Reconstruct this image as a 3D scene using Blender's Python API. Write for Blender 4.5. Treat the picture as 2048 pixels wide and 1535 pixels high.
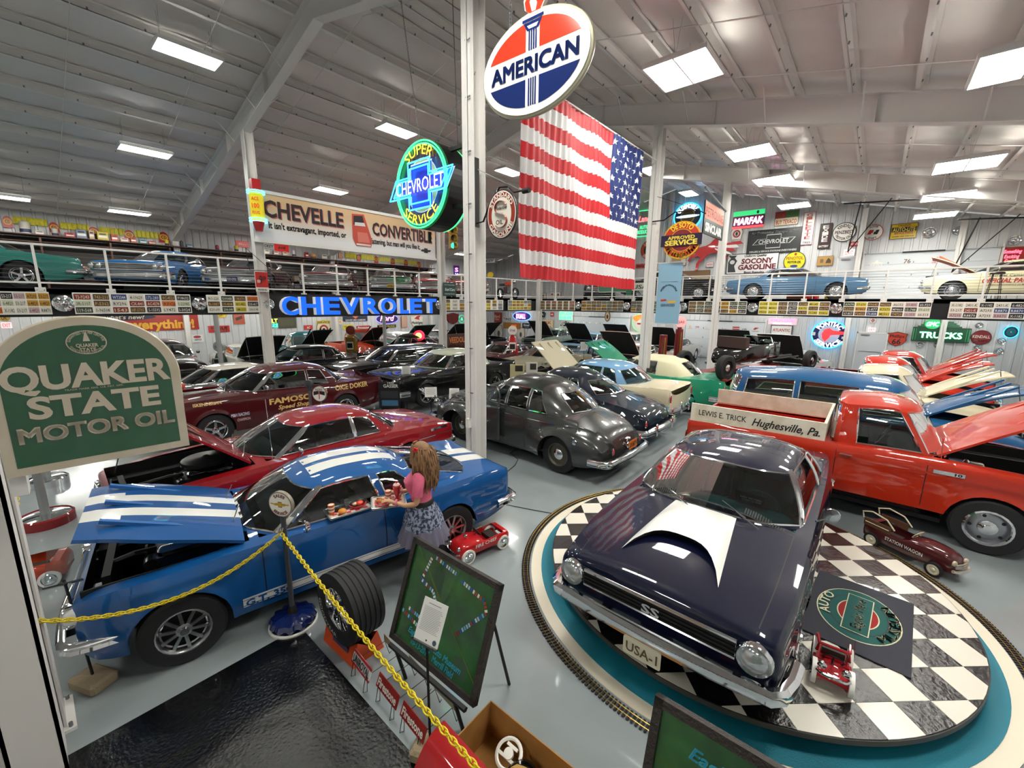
import bpy, math, random
import numpy as np
from math import sin, cos, pi, radians as R, sqrt, hypot, atan2
from mathutils import Vector, Matrix
from mathutils.bvhtree import BVHTree
random.seed(7)
ORD = 'first second third fourth fifth sixth seventh eighth ninth tenth eleventh twelfth thirteenth fourteenth fifteenth sixteenth seventeenth eighteenth nineteenth twentieth'.split()
for _o in list(bpy.data.objects): bpy.data.objects.remove(_o)
SC = bpy.context.scene; COL = SC.collection

# ---------------------------------------------------------------- camera, world, exposure
YAW, TILT, ROLL, FPX, EYE = R(40.5), R(10.9), R(0.5), 838.0, 3.2
_r0 = Vector((cos(YAW), sin(YAW), 0)); _f0 = Vector((-sin(YAW), cos(YAW), 0)); _z0 = Vector((0, 0, 1))
FW = _f0*cos(TILT) - _z0*sin(TILT); _u0 = _f0*sin(TILT) + _z0*cos(TILT)
RT = _r0*cos(ROLL) + _u0*sin(ROLL); UP = _u0*cos(ROLL) - _r0*sin(ROLL)
CAMP = Vector((0, 0, EYE))
cd = bpy.data.cameras.new('camera'); cam = bpy.data.objects.new('camera', cd); COL.objects.link(cam)
cd.sensor_fit = 'HORIZONTAL'; cd.sensor_width = 36; cd.lens = FPX/2048*36; cd.clip_start = 0.05; cd.clip_end = 200
cam.matrix_world = Matrix(((RT.x, UP.x, -FW.x, 0), (RT.y, UP.y, -FW.y, 0), (RT.z, UP.z, -FW.z, EYE), (0, 0, 0, 1)))
SC.camera = cam
SC.view_settings.view_transform = 'Standard'; SC.view_settings.look = 'None'
SC.view_settings.gamma = 1; SC.view_settings.use_curve_mapping = False
SC.view_settings.exposure = 0.68
SC.cycles.use_denoising = True
SC.cycles.max_bounces = 6; SC.cycles.diffuse_bounces = 3; SC.cycles.glossy_bounces = 3; SC.cycles.transparent_max_bounces = 10
SC.cycles.use_adaptive_sampling = True; SC.cycles.adaptive_threshold = 0.04
SC.cycles.sample_clamp_indirect = 6
w = bpy.data.worlds.new('world'); SC.world = w; w.use_nodes = True
w.node_tree.nodes['Background'].inputs[0].default_value = (1, .97, .95, 1)
w.node_tree.nodes['Background'].inputs[1].default_value = 0.25
TUBE_POWER = 34.0

# ---------------------------------------------------------------- survey helpers (pixels of a 2048x1535 frame -> places in the building)
def ray(x, y): return RT*((x-1024)/FPX) + UP*((767.5-y)/FPX) + FW
def atz(x, y, z=0.0):
    d = ray(x, y); return CAMP + d*((z-EYE)/d.z)
def onU(x, y, u):
    d = ray(x, y); return CAMP + d*(u/d.x)
def onV(x, y, v):
    d = ray(x, y); return CAMP + d*(v/d.y)
def atD(x, y, D): return CAMP + ray(x, y)*D

# ---------------------------------------------------------------- materials
_M = {}
def srgb(c):
    if isinstance(c, str):
        c = c.lstrip('#'); c = [int(c[i:i+2], 16)/255 for i in (0, 2, 4)]
    return [((v/12.92) if v <= .04045 else ((v+.055)/1.055)**2.4) for v in c]
def mat(col, rough=.5, metal=0., coat=0., em=0., spec=.5, key=None, bump=None, var=None):
    k = (col if isinstance(col, str) else tuple(col), rough, metal, coat, em, spec, key)
    if k in _M: return _M[k]
    m = bpy.data.materials.new(key or 'paint'); m.use_nodes = True
    nt = m.node_tree; b = nt.nodes['Principled BSDF']; c = srgb(col)
    b.inputs['Base Color'].default_value = (*c, 1)
    b.inputs['Roughness'].default_value = rough; b.inputs['Metallic'].default_value = metal
    b.inputs['Coat Weight'].default_value = coat; b.inputs['Coat Roughness'].default_value = .03
    b.inputs['Specular IOR Level'].default_value = spec
    if em:
        b.inputs['Emission Color'].default_value = (*c, 1); b.inputs['Emission Strength'].default_value = em
        if em < 15: m.cycles.emission_sampling = 'NONE'
    if bump or var:
        tc = nt.nodes.new('ShaderNodeTexCoord'); nz = nt.nodes.new('ShaderNodeTexNoise')
        sc_, st_ = (bump or var)[:2]
        nz.inputs['Scale'].default_value = sc_; nz.inputs['Detail'].default_value = 5
        nt.links.new(tc.outputs['Object'], nz.inputs['Vector'])
        if bump:
            bp = nt.nodes.new('ShaderNodeBump'); bp.inputs['Strength'].default_value = st_; bp.inputs['Distance'].default_value = .02
            nt.links.new(nz.outputs['Fac'], bp.inputs['Height']); nt.links.new(bp.outputs['Normal'], b.inputs['Normal'])
        if var:
            c2 = srgb(var[2]); mx = nt.nodes.new('ShaderNodeMix'); mx.data_type = 'RGBA'
            rp = nt.nodes.new('ShaderNodeValToRGB'); rp.color_ramp.elements[0].position = .5-var[1]/2; rp.color_ramp.elements[1].position = .5+var[1]/2
            nz2 = nz
            if bump:
                nz2 = nt.nodes.new('ShaderNodeTexNoise'); nz2.inputs['Scale'].default_value = var[0]; nz2.inputs['Detail'].default_value = 5
                nt.links.new(tc.outputs['Object'], nz2.inputs['Vector'])
            nt.links.new(nz2.outputs['Fac'], rp.inputs['Fac']); nt.links.new(rp.outputs['Color'], mx.inputs['Factor'])
            mx.inputs['A'].default_value = (*c, 1); mx.inputs['B'].default_value = (*c2, 1)
            nt.links.new(mx.outputs['Result'], b.inputs['Base Color'])
    _M[k] = m; return m
def paint(col, rough=.45, metal=.0): return mat(col, rough, metal, coat=1.0, spec=.12, key='car paint')
def neon(col, s=6.): return mat(col, .4, em=s*.6, key='neon gas tube')
def glassmat(tint='#20282a', a=.25, key='window glass'):
    k = ('glass', tint, a)
    if k in _M: return _M[k]
    m = bpy.data.materials.new(key); m.use_nodes = True; nt = m.node_tree; nt.nodes.clear()
    o = nt.nodes.new('ShaderNodeOutputMaterial'); mx = nt.nodes.new('ShaderNodeMixShader')
    t = nt.nodes.new('ShaderNodeBsdfTransparent'); g = nt.nodes.new('ShaderNodeBsdfGlossy'); f = nt.nodes.new('ShaderNodeFresnel')
    c = srgb(tint); t.inputs[0].default_value = (*c, 1); g.inputs['Roughness'].default_value = .02
    f.inputs[0].default_value = 1.55
    ad = nt.nodes.new('ShaderNodeMath'); ad.operation = 'ADD'; ad.inputs[1].default_value = a*.2; ad.use_clamp = True
    nt.links.new(f.outputs[0], ad.inputs[0]); nt.links.new(ad.outputs[0], mx.inputs[0])
    nt.links.new(t.outputs[0], mx.inputs[1]); nt.links.new(g.outputs[0], mx.inputs[2]); nt.links.new(mx.outputs[0], o.inputs[0])
    _M[k] = m; return m
CHROME = mat('#e8eaec', .08, 1.0, key='chrome')
ALU = mat('#b9bbbd', .28, 1.0, key='brushed aluminium')
STEEL = mat('#8a8c90', .35, .9, key='steel')
RUBBER = mat('#17171a', .72, key='tyre rubber')
BLACK = mat('#0c0c0e', .6, key='black')
GLOSSBLACK = mat('#08080a', .12, coat=.6, key='gloss black')
WHITE = mat('#eceae4', .5, key='white paint')
DARK = mat('#1b1b1d', .8, key='dark interior')
GLASS = glassmat('#9fb0ae', .25); DGLASS = glassmat('#3a4a4c', .3); CLEAR = glassmat('#e8eef0', .1, 'clear glass')
SIGNW = mat('#eeebe2', .35, key='enamel white')

# ---------------------------------------------------------------- mesh builder
class MB:
    def __init__(s): s.v = []; s.f = []; s.m = []; s.s = []; s.mats = []
    def mi(s, m):
        if m not in s.mats: s.mats.append(m)
        return s.mats.index(m)
    def add(s, vf, m, smooth=False, M=None):
        v, f = vf; o = len(s.v); i = s.mi(m)
        if M is not None: v = [M @ Vector(p) for p in v]
        s.v += [tuple(p) for p in v]
        for q in f: s.f.append(tuple(o+k for k in q)); s.m.append(i); s.s.append(smooth)
        return s
    def build(s, name, parent=None, loc=None, rot=None, recalc=False, sharp=40, **kw):
        me = bpy.data.meshes.new(name); me.from_pydata(s.v, [], s.f)
        for m in s.mats: me.materials.append(m)
        me.polygons.foreach_set('material_index', s.m); me.polygons.foreach_set('use_smooth', s.s)
        if recalc:
            import bmesh
            bm = bmesh.new(); bm.from_mesh(me); bmesh.ops.remove_doubles(bm, verts=bm.verts, dist=.0006)
            bmesh.ops.recalc_face_normals(bm, faces=bm.faces); bm.to_mesh(me); bm.free()
        me.update()
        if any(s.s): me.set_sharp_from_angle(angle=R(sharp))
        return link(bpy.data.objects.new(name, me), parent, loc, rot, **kw)
def link(o, parent=None, loc=None, rot=None, label=None, cat=None, group=None, kind=None):
    COL.objects.link(o)
    if parent: o.parent = parent
    if loc is not None: o.location = loc
    if rot is not None: o.rotation_euler = rot if hasattr(rot, '__len__') else (0, 0, rot)
    if label: o['label'] = label
    if cat: o['category'] = cat
    if group: o['group'] = group
    if kind: o['kind'] = kind
    return o
def thing(name, label, cat, loc=(0, 0, 0), rz=0, group=None):
    return link(bpy.data.objects.new(name, None), None, loc, rz, label, cat, group)
def dup(root, loc, rot=None, label=None, group=None, parent=None):
    def cp(o, par):
        c = o.copy(); COL.objects.link(c)
        if par: c.parent = par
        for ch in kids.get(o, []): cp(ch, c)
        return c
    kids = {}
    stack = [root]
    while stack:
        q = stack.pop(); kids[q] = list(q.children); stack += kids[q]
    c = cp(root, parent); c.location = loc
    if rot is not None: c.rotation_euler = rot if hasattr(rot, '__len__') else (0, 0, rot)
    if label: c['label'] = label
    if group: c['group'] = group
    return c

# ---------------------------------------------------------------- shapes: each returns (verts, faces)
def box(cx, cy, cz, sx, sy, sz):
    v = [(cx+i*sx/2, cy+j*sy/2, cz+k*sz/2) for k in (-1, 1) for j in (-1, 1) for i in (-1, 1)]
    return v, [(0, 2, 3, 1), (4, 5, 7, 6), (0, 1, 5, 4), (2, 6, 7, 3), (0, 4, 6, 2), (1, 3, 7, 5)]
def bbox(x0, x1, y0, y1, z0, z1): return box((x0+x1)/2, (y0+y1)/2, (z0+z1)/2, x1-x0, y1-y0, z1-z0)
def rbox(cx, cy, cz, sx, sy, sz, r=.02):
    v = []; f = []; n = 0
    for z, q in ((-1, 1), (-1, 0), (1, 0), (1, 1)):
        rr = r if q else 0; zz = cz+z*(sz/2-(0 if q else r))
        X = sx/2-rr; Y = sy/2-rr; c = min(r, X*.9, Y*.9)
        for a, b in ((1, 1), (-1, 1), (-1, -1), (1, -1)):
            p1 = (cx+a*X, cy+b*(Y-c), zz); p2 = (cx+a*(X-c), cy+b*Y, zz)
            v += [p1, p2] if a*b > 0 else [p2, p1]
    for L in range(3):
        for i in range(8): j = (i+1) % 8; f.append((L*8+i, L*8+j, L*8+8+j, L*8+8+i))
    f += [tuple(range(7, -1, -1)), tuple(range(24, 32))]
    return v, f
def frame_of(d):
    d = Vector(d).normalized(); a = Vector((0, 0, 1)) if abs(d.z) < .95 else Vector((1, 0, 0))
    x = a.cross(d).normalized(); return x, d.cross(x)
def cyl(p0, p1, r0, r1=None, n=12, cap=True):
    r1 = r0 if r1 is None else r1; p0 = Vector(p0); p1 = Vector(p1); x, y = frame_of(p1-p0); v = []; f = []
    for p, r in ((p0, r0), (p1, r1)):
        for i in range(n): a = 2*pi*i/n; v.append(p + x*(r*cos(a)) + y*(r*sin(a)))
    for i in range(n): j = (i+1) % n; f.append((i, j, n+j, n+i))
    if cap: f += [tuple(range(n-1, -1, -1)), tuple(range(n, 2*n))]
    return v, f
def tube(pts, r, n=6, closed=False, cap=True, flat=1.0):
    P = [Vector(p) for p in pts]; N = len(P); v = []; f = []; px = None
    for i in range(N):
        a = P[(i-1) % N] if (closed or i > 0) else P[i]; b = P[(i+1) % N] if (closed or i < N-1) else P[i]
        d = (b-a); d = d.normalized() if d.length > 1e-9 else Vector((0, 0, 1))
        if px is None: x, y = frame_of(d)
        else:
            x = (px - d*px.dot(d)); x = x.normalized() if x.length > 1e-6 else frame_of(d)[0]; y = d.cross(x)
        px = x; rr = r[i] if hasattr(r, '__len__') else r
        for k in range(n): t = 2*pi*k/n; v.append(P[i] + x*(rr*cos(t)) + y*(rr*flat*sin(t)))
    for i in range(N if closed else N-1):
        for k in range(n): l = (k+1) % n; j = (i+1) % N; f.append((i*n+k, i*n+l, j*n+l, j*n+k))
    if cap and not closed: f += [tuple(range(n-1, -1, -1)), tuple((N-1)*n+k for k in range(n))]
    return v, f
def lathe(prof, n=24, axis='z', c=(0, 0, 0)):
    v = []; f = []; m = len(prof)
    for i in range(n):
        a = 2*pi*i/n
        for r, h in prof:
            p = (r*cos(a), r*sin(a), h)
            if axis == 'y': p = (p[0], p[2], p[1])
            elif axis == 'x': p = (p[2], p[0], p[1])
            v.append((p[0]+c[0], p[1]+c[1], p[2]+c[2]))
    for i in range(n):
        j = (i+1) % n
        for k in range(m-1): f.append((i*m+k, j*m+k, j*m+k+1, i*m+k+1))
    return v, f
def prism(poly, y0, y1):
    """polygon in XZ (counter-clockwise seen from -Y), extruded in Y"""
    n = len(poly); v = [(x, y0, z) for x, z in poly] + [(x, y1, z) for x, z in poly]
    return v, [tuple(range(n)), tuple(range(2*n-1, n-1, -1))] + [(i, n+i, n+(i+1) % n, (i+1) % n) for i in range(n)]
def zprism(poly, z0, z1):
    n = len(poly); v = [(x, y, z0) for x, y in poly] + [(x, y, z1) for x, y in poly]
    return v, [tuple(range(n-1, -1, -1)), tuple(range(n, 2*n))] + [(i, (i+1) % n, n+(i+1) % n, n+i) for i in range(n)]
def flat(poly, y): return [(x, y, z) for x, z in poly], [tuple(range(len(poly)))]
def ell(a, b, n=32, cx=0, cz=0, t0=0, t1=2*pi):
    full = abs(t1-t0-2*pi) < 1e-6
    return [(cx+a*cos(t0+(t1-t0)*i/(n if full else n-1)), cz+b*sin(t0+(t1-t0)*i/(n if full else n-1))) for i in range(n)]
def rect(x0, x1, z0, z1): return [(x0, z0), (x1, z0), (x1, z1), (x0, z1)]
def rrect(x0, x1, z0, z1, r, n=5):
    P = []
    for cx, cz, a in ((x1-r, z0+r, -90), (x1-r, z1-r, 0), (x0+r, z1-r, 90), (x0+r, z0+r, 180)):
        P += [(cx+r*cos(R(a+90*i/n)), cz+r*sin(R(a+90*i/n))) for i in range(n+1)]
    return P
def ring(a, b, a2, b2, y, n=36, cx=0, cz=0, t0=0, t1=2*pi):
    v = []; f = []
    for i in range(n+1):
        t = t0+(t1-t0)*i/n; v += [(cx+a*cos(t), y, cz+b*sin(t)), (cx+a2*cos(t), y, cz+b2*sin(t))]
    for i in range(n): f.append((2*i, 2*i+2, 2*i+3, 2*i+1))
    return v, f
def ico(c, r, n=8, sq=(1, 1, 1)):
    v = []; f = []
    for i in range(n+1):
        t = pi*i/n
        for j in range(n*2): p = pi*j/n; v.append((c[0]+r*sq[0]*sin(t)*cos(p), c[1]+r*sq[1]*sin(t)*sin(p), c[2]+r*sq[2]*cos(t)))
    for i in range(n):
        for j in range(2*n): k = (j+1) % (2*n); f.append((i*2*n+j, (i+1)*2*n+j, (i+1)*2*n+k, i*2*n+k))
    return v, f
_T = {}
def text2d(s, bold=0., shear=0., res=2):
    """lettering as flat faces, baseline at 0, height of capitals 1; returns verts, faces, width"""
    k = (s, bold, shear, res)
    if k in _T: return _T[k]
    if bold > .01 and 'M' in s.upper():                              # thicken by overlap: the outline offset breaks this letter
        v0, f0, w0 = text2d(s, 0., shear, res); v = []; f = []; q = bold*1.6
        for a, b in ((-q, -q), (q, -q), (q, q), (-q, q)): n = len(v); v += [(x+a+q, y+b) for x, y in v0]; f += [tuple(n+i for i in g) for g in f0]
        _T[k] = (v, f, w0+2*q); return _T[k]
    cu = bpy.data.curves.new('t', 'FONT'); cu.body = s; cu.size = 1.0; cu.offset = bold; cu.shear = shear; cu.resolution_u = res
    cu.fill_mode = 'FRONT'
    ob = bpy.data.objects.new('t', cu); me = bpy.data.meshes.new_from_object(ob)
    v = [(p.co.x, p.co.y) for p in me.vertices]; f = [tuple(p.vertices) for p in me.polygons]
    bpy.data.objects.remove(ob); bpy.data.meshes.remove(me); bpy.data.curves.remove(cu)
    if not v: return [], [], 1.
    x0 = min(p[0] for p in v); x1 = max(p[0] for p in v); h = .72
    v = [((p[0]-x0)/h, p[1]/h) for p in v]; _T[k] = (v, f, (x1-x0)/h); return _T[k]
def text(s, cx, cz, h, y=0, w=None, bold=.02, shear=0., res=2, rot=0, align='c'):
    v, f, tw = text2d(s, bold, shear, res); sx = h if w is None else w/max(tw, 1e-3)
    off = tw*sx/2 if align == 'c' else 0; c, q = cos(rot), sin(rot); o = []
    for x, z in v:
        X = x*sx-off; Z = z*h-h/2; o.append((cx+X*c-Z*q, y, cz+X*q+Z*c))
    return o, f
def arctext(s, cx, cz, rx, rz, h, mid, span, y=0, bold=.02, inside=False, res=2):
    """lettering on an arc: mid angle and span in degrees; inside=True for the lower arc read left to right"""
    v, f, tw = text2d(s, bold, 0, res); o = []
    for x, z in v:
        t = x/tw-.5
        if not inside: a = R(mid - t*span); k = (z-.5)*h
        else: a = R(mid + t*span); k = -(z-.5)*h
        o.append((cx+(rx+k)*cos(a), y, cz+(rz+k)*sin(a)))
    return o, f
# ---------------------------------------------------------------- cars
def curve(pts):
    """smooth monotone interpolation through (x, y) points"""
    p = sorted(pts); X = [a for a, b in p]; Y = [b for a, b in p]; n = len(p)
    if n == 1: return lambda x: Y[0]
    d = [(Y[i+1]-Y[i])/(X[i+1]-X[i]) for i in range(n-1)]
    m = [d[0]]+[0 if d[i-1]*d[i] <= 0 else 2*d[i-1]*d[i]/(d[i-1]+d[i]) for i in range(1, n-1)]+[d[-1]]
    def f(x):
        if x <= X[0]: return Y[0]
        if x >= X[-1]: return Y[-1]
        i = 0
        while x > X[i+1]: i += 1
        h = X[i+1]-X[i]; t = (x-X[i])/h
        return (1+2*t)*(1-t)**2*Y[i]+t*(1-t)**2*h*m[i]+t*t*(3-2*t)*Y[i+1]+t*t*(t-1)*h*m[i+1]
    return f

def wheel_mesh(R_, w, style, side):
    """tyre as the wheel itself, rim as a child mesh; side=+1: outer face towards +y"""
    rr = R_*.62 if style != 'cap' else R_*.60
    t = MB(); pr = [(rr*.98, -w/2*.8), (rr*1.05, -w/2), (R_*.93, -w/2*.98), (R_, -w/2*.7)]
    for q in (-.4, 0, .4): pr += [(R_, w/2*(q-.12)), (R_*.985, w/2*(q-.06)), (R_*.985, w/2*(q+.06)), (R_, w/2*(q+.12))]
    pr += [(R_, w/2*.7), (R_*.93, w/2*.98), (rr*1.05, w/2), (rr*.98, w/2*.8)]
    t.add(lathe(pr, 32, 'y'), RUBBER, True)
    m = MB(); y = side*w/2; s = side
    rimmat = {'cap': mat('#5c5a50', .45, .6, key='painted rim'), 'white': SIGNW}.get(style, CHROME)
    if style == 'black': rimmat = BLACK
    prof = [(rr, -s*w/2*.8), (rr*.97, y*.55), (rr*1.02, y*.97), (rr*.96, y*1.0), (rr*.9, y*.8), (rr*.86, y*.45)]
    if style in ('cap', 'black', 'white'):
        prof += [(rr*.8, y*.42), (rr*.55, y*.62), (0, y*.62)]
        m.add(lathe(prof, 24, 'y'), rimmat, True)
        m.add(lathe([(rr*.47, y*.6), (rr*.46, y*.78), (rr*.35, y*.95), (rr*.16, y*1.06), (0, y*1.1)], 20, 'y'), CHROME, True)
    elif style == 'full':
        m.add(lathe(prof[:4]+[(rr*.93, y*1.02), (rr*.8, y*.9), (rr*.7, y*1.0), (rr*.5, y*.93), (rr*.3, y*1.02), (rr*.15, y*1.15), (0, y*1.18)], 24, 'y'), CHROME, True)
        for k in range(12):
            a = 2*pi*k/12; m.add(box(rr*.82*cos(a), y*.95, rr*.82*sin(a), .05*rr, .01, .05*rr), BLACK)
    elif style == 'rally':
        m.add(lathe(prof+[(rr*.82, y*.5), (rr*.5, y*.7), (rr*.42, y*.7)], 24, 'y'), mat('#9a9da2', .3, .85, key='rally wheel silver'), True)
        m.add(lathe([(rr*1.03, y*.98), (rr*.93, y*1.04), (rr*.88, y*.9)], 24, 'y'), CHROME, True)
        m.add(lathe([(rr*.42, y*.66), (rr*.4, y*.85), (rr*.22, y*.95), (rr*.2, y*1.2), (0, y*1.22)], 20, 'y'), CHROME, True)
        for k in range(5):
            a = 2*pi*k/5; m.add(cyl((rr*.7*cos(a), y*.5, rr*.7*sin(a)), (rr*.7*cos(a), y*.66, rr*.7*sin(a)), rr*.09, n=8), BLACK)
    else:                                                            # mag: ten slots round a dish
        ns = {'mag': 5, 'slot': 10, 'wire': 20}[style]
        m.add(lathe(prof+[(rr*.8, y*.4)], 24, 'y'), ALU if style == 'slot' else CHROME, True)
        m.add(lathe([(rr*.86, y*.15), (0, y*.12)], 24, 'y'), BLACK, True)
        ww = {'mag': .22, 'slot': .13, 'wire': .03}[style]
        for k in range(ns):
            a = 2*pi*k/ns; M = Matrix.Rotation(-a, 4, 'Y')
            m.add(box(rr*.5, y*.62, 0, rr*.78, w*.09, rr*ww), ALU if style == 'slot' else CHROME, False, M)
        m.add(lathe([(rr*.3, y*.3), (rr*.3, y*.75), (rr*.2, y*.8), (rr*.16, y*1.05), (0, y*1.07)], 18, 'y'), ALU if style == 'slot' else CHROME, True)
    return t, m
_WM = {}
def put_wheel(parent, x, y, R_, w, style, yaw=0, z=None):
    side = 1 if y > 0 else -1; k = (R_, w, style, side)
    if k not in _WM:
        t, m = wheel_mesh(R_, w, style, side)
        a = t.build('wheel', parent); b = m.build('rim', a); _WM[k] = (a.data, b.data)
    else:
        a = link(bpy.data.objects.new('wheel', _WM[k][0]), parent); b = link(bpy.data.objects.new('rim', _WM[k][1]), a)
    a.location = (x, y, R_ if z is None else z); a.rotation_euler = (0, random.random()*6, yaw)
    return a

class Shape: pass
def bar(pts, prof, m, mb, smooth=True):
    """sweep a (out, z) profile along plan points; out = horizontal normal"""
    P = [Vector(p) for p in pts]; v = []; f = []; n = len(prof)
    for i, p in enumerate(P):
        a = P[max(i-1, 0)]; b = P[min(i+1, len(P)-1)]; d = (b-a); nrm = Vector((d.y, -d.x, 0)).normalized()
        for o, z in prof: v.append((p.x+nrm.x*o, p.y+nrm.y*o, p.z+z))
    for i in range(len(P)-1):
        for k in range(n): l = (k+1) % n; f.append((i*n+k, i*n+l, (i+1)*n+l, (i+1)*n+k))
    f += [tuple(range(n)), tuple((len(P)-1)*n+k for k in range(n-1, -1, -1))]
    mb.add((v, f), m, smooth)

def body_funcs(S):
    sh, tc, pl = curve(S['sh']), curve(S['tc']), curve(S['pl']); bt = curve(S.get('bt', [(S['xr'], .34), (S['wr']-.5, .24), (S['wf']+.5, .24), (S['xf'], .32)]))
    sec = curve(S.get('sec', [(0, .93), (.25, .985), (.55, 1), (.85, .985), (1, .94)])); blobs = S.get('blobs', [])
    Ra = S['Ra']; Rw = S['R']
    def Y(x, z):
        b = bt(x); t = max(0, min(1, (z-b)/max(sh(x)-b, .05))); w = pl(x)*sec(t)
        for xc, zc, a, c, yb, dy in blobs:
            q = ((x-xc)/a)**2+((z-zc)/c)**2
            if q < 1: w = max(w, yb+dy*(1-q)**.42)
        for xw in (S['wf'], S['wr']):
            r = hypot(x-xw, z-Rw); w += S.get('flare', .014)*math.exp(-((r-Ra)/.045)**2)
        return w
    def zb(x):
        for xw in (S['wf'], S['wr']):
            if abs(x-xw) < Ra: return max(bt(x), Rw+sqrt(Ra*Ra-(x-xw)**2)*S.get('archh', 1.))
        return bt(x)
    pw = S.get('pw', 2.4)
    def top(x, y):
        ys = Y(x, sh(x)); t = min(1, abs(y)/ys)
        return tc(x)+(sh(x)-tc(x))*t**pw
    return sh, tc, pl, bt, Y, zb, top

def build_car(name, label, pos, head, S, col, roof=None, group=None, cat='car', **o):
    """pos = building coordinates of the mid-wheelbase point on the ground; head = compass of the nose in degrees (0 = +x)"""
    root = thing(name, label, cat, (pos[0], pos[1], pos[2] if len(pos) > 2 else 0), R(head), group)
    P = paint(col) if isinstance(col, str) else col; PR = P if roof is None else (paint(roof) if isinstance(roof, str) else roof)
    S = dict(S); S.update(o.pop('SS', {})); lod = o.get('lod', 0)
    sh, tc, pl, bt, Y, zb, top = body_funcs(S); xf, xr, wf, wr, Ra, Rw = S['xf'], S['xr'], S['wf'], S['wr'], S['Ra'], S['R']
    lower = paint(o['lower']) if o.get('lower') else None
    hood = S['hood']; hop = o.get('hood', 0); cab = S['cabin']; bed = S.get('bed'); ns, nt = (12, 7) if lod == 0 else (7, 5)
    step = .09 if lod == 0 else .2
    xs = set([xr, xf, hood[0], hood[1], cab[0], cab[1]]+([bed[0], bed[1]] if bed else []))
    k = xr
    while k < xf: xs.add(round(k, 3)); k += step
    for xw in (wf, wr):
        for q in (-1, 1): xs.add(xw+q*(Ra+.004)); xs.add(xw+q*(Ra-.002))
        na = 12 if lod == 0 else 6
        for i in range(1, na): xs.add(xw+Ra*cos(pi*i/na))
    for e in (xr, xf):                                              # tighter rows where the ends roll over
        for q in (.015, .04, .08): xs.add(e+(q if e == xr else -q))
    xs = sorted(xs); xs = [x for i, x in enumerate(xs) if i == 0 or x-xs[i-1] > .0015]
    er = S.get('er', .05)
    def shrink(x):
        d = min(x-xr, xf-x)
        return 0 if d > er*1.6 else er*(1-sqrt(max(0, 1-(1-d/(er*1.6))**2)))
    body = MB(); V = []; F = []; FM = []; rows = []
    for x in xs:
        b = zb(x); s_ = sh(x); k = shrink(x); row = []
        for i in range(ns+1):
            z = b+(s_-k*.8-b)*i/ns; row.append((x, max(.02, Y(x, z)-k), z))
        ys = row[-1][1]
        for i in range(1, nt+1):
            t = 1-i/nt; y = ys*t; row.append((x, y, top(x, y)-k*.8))
        rows.append(row)
    nr = ns+nt+1; tops = list(range(ns, ns+nt))
    cw = S.get('cw', .86); bw = S.get('bw', .80); hw = S.get('hw', .80)
    stripe = o.get('stripe')
    for side in (1, -1):
        base = len(V)
        for row in rows: V += [(x, side*y, z) for x, y, z in row]
        for i in range(len(xs)-1):
            xm = (xs[i]+xs[i+1])/2
            if xs[i+1]-xs[i] < .009 and zb(xs[i]) != zb(xs[i+1]) and False: continue
            for j in range(nr-1):
                if j >= ns:
                    t = 1-(j-ns+.5)/nt
                    if cab[0] < xm < cab[1] and t < cw: continue
                    if bed and bed[0] < xm < bed[1] and t < bw: continue
                    if hop and hood[0] < xm < hood[1] and t < hw: continue
                mi = P
                if lower and j < ns:
                    zz = rows[i][j][2]
                    if zz < o['lowz'](xm) if callable(o.get('lowz')) else zz < o.get('lowz', .6): mi = lower
                F.append((base+i*nr+j, base+(i+1)*nr+j, base+(i+1)*nr+j+1, base+i*nr+j+1)); FM.append(mi)
    n1 = len(xs)*nr
    for i in (0, len(xs)-1):
        for j in range(nr-1): F.append((i*nr+j, i*nr+j+1, n1+i*nr+j+1, n1+i*nr+j)); FM.append(P)
    for q, m in zip(F, FM): body.f.append(q); body.m.append(body.mi(m)); body.s.append(True)
    body.v = V
    bv = list(V); bf = [q for q in F]
    # dark wells, floor pan, inner tub
    for xw in (wf, wr):
        for sd in (1, -1):
            v = []; f = []; na = 10; yo = Y(xw, Rw+Ra*.95)-.03; yi = max(.4, yo-.38)
            for i in range(na+1):
                a = pi*i/na; v += [(xw+(Ra+.01)*cos(a), sd*yo, Rw+(Ra+.01)*sin(a)), (xw+(Ra+.01)*cos(a), sd*yi, Rw+(Ra+.01)*sin(a))]
            for i in range(na): f.append((2*i, 2*i+2, 2*i+3, 2*i+1))
            f.append(tuple(2*i+1 for i in range(na+1)))
            body.add((v, f), BLACK)
    wmin = min(pl(xr+.1), pl(0), pl(xf-.1))*.85
    body.add(bbox(xr+.08, xf-.08, -.42, .42, .26, .3), BLACK); body.add(bbox(wr+Ra, wf-Ra, -wmin, wmin, .24, .3), BLACK)
    body.add(bbox(xr+.08, wr-Ra, -wmin*.8, wmin*.8, .34, .38), BLACK)
    # ------------------------------------------------ greenhouse
    G = S['gh']; rc = curve(G['rc']); rd = G.get('rd', .07); keys = G['keys']; ymax = max(k_[3] for k_ in keys)
    gl = MB(); trims = []
    inset = G.get('zi', -.01); um, vm = (4, 6) if lod == 0 else (2, 4)
    def Zr(x, y): return rc(x)-rd*min(1, abs(y)/ymax)**2.4
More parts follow.
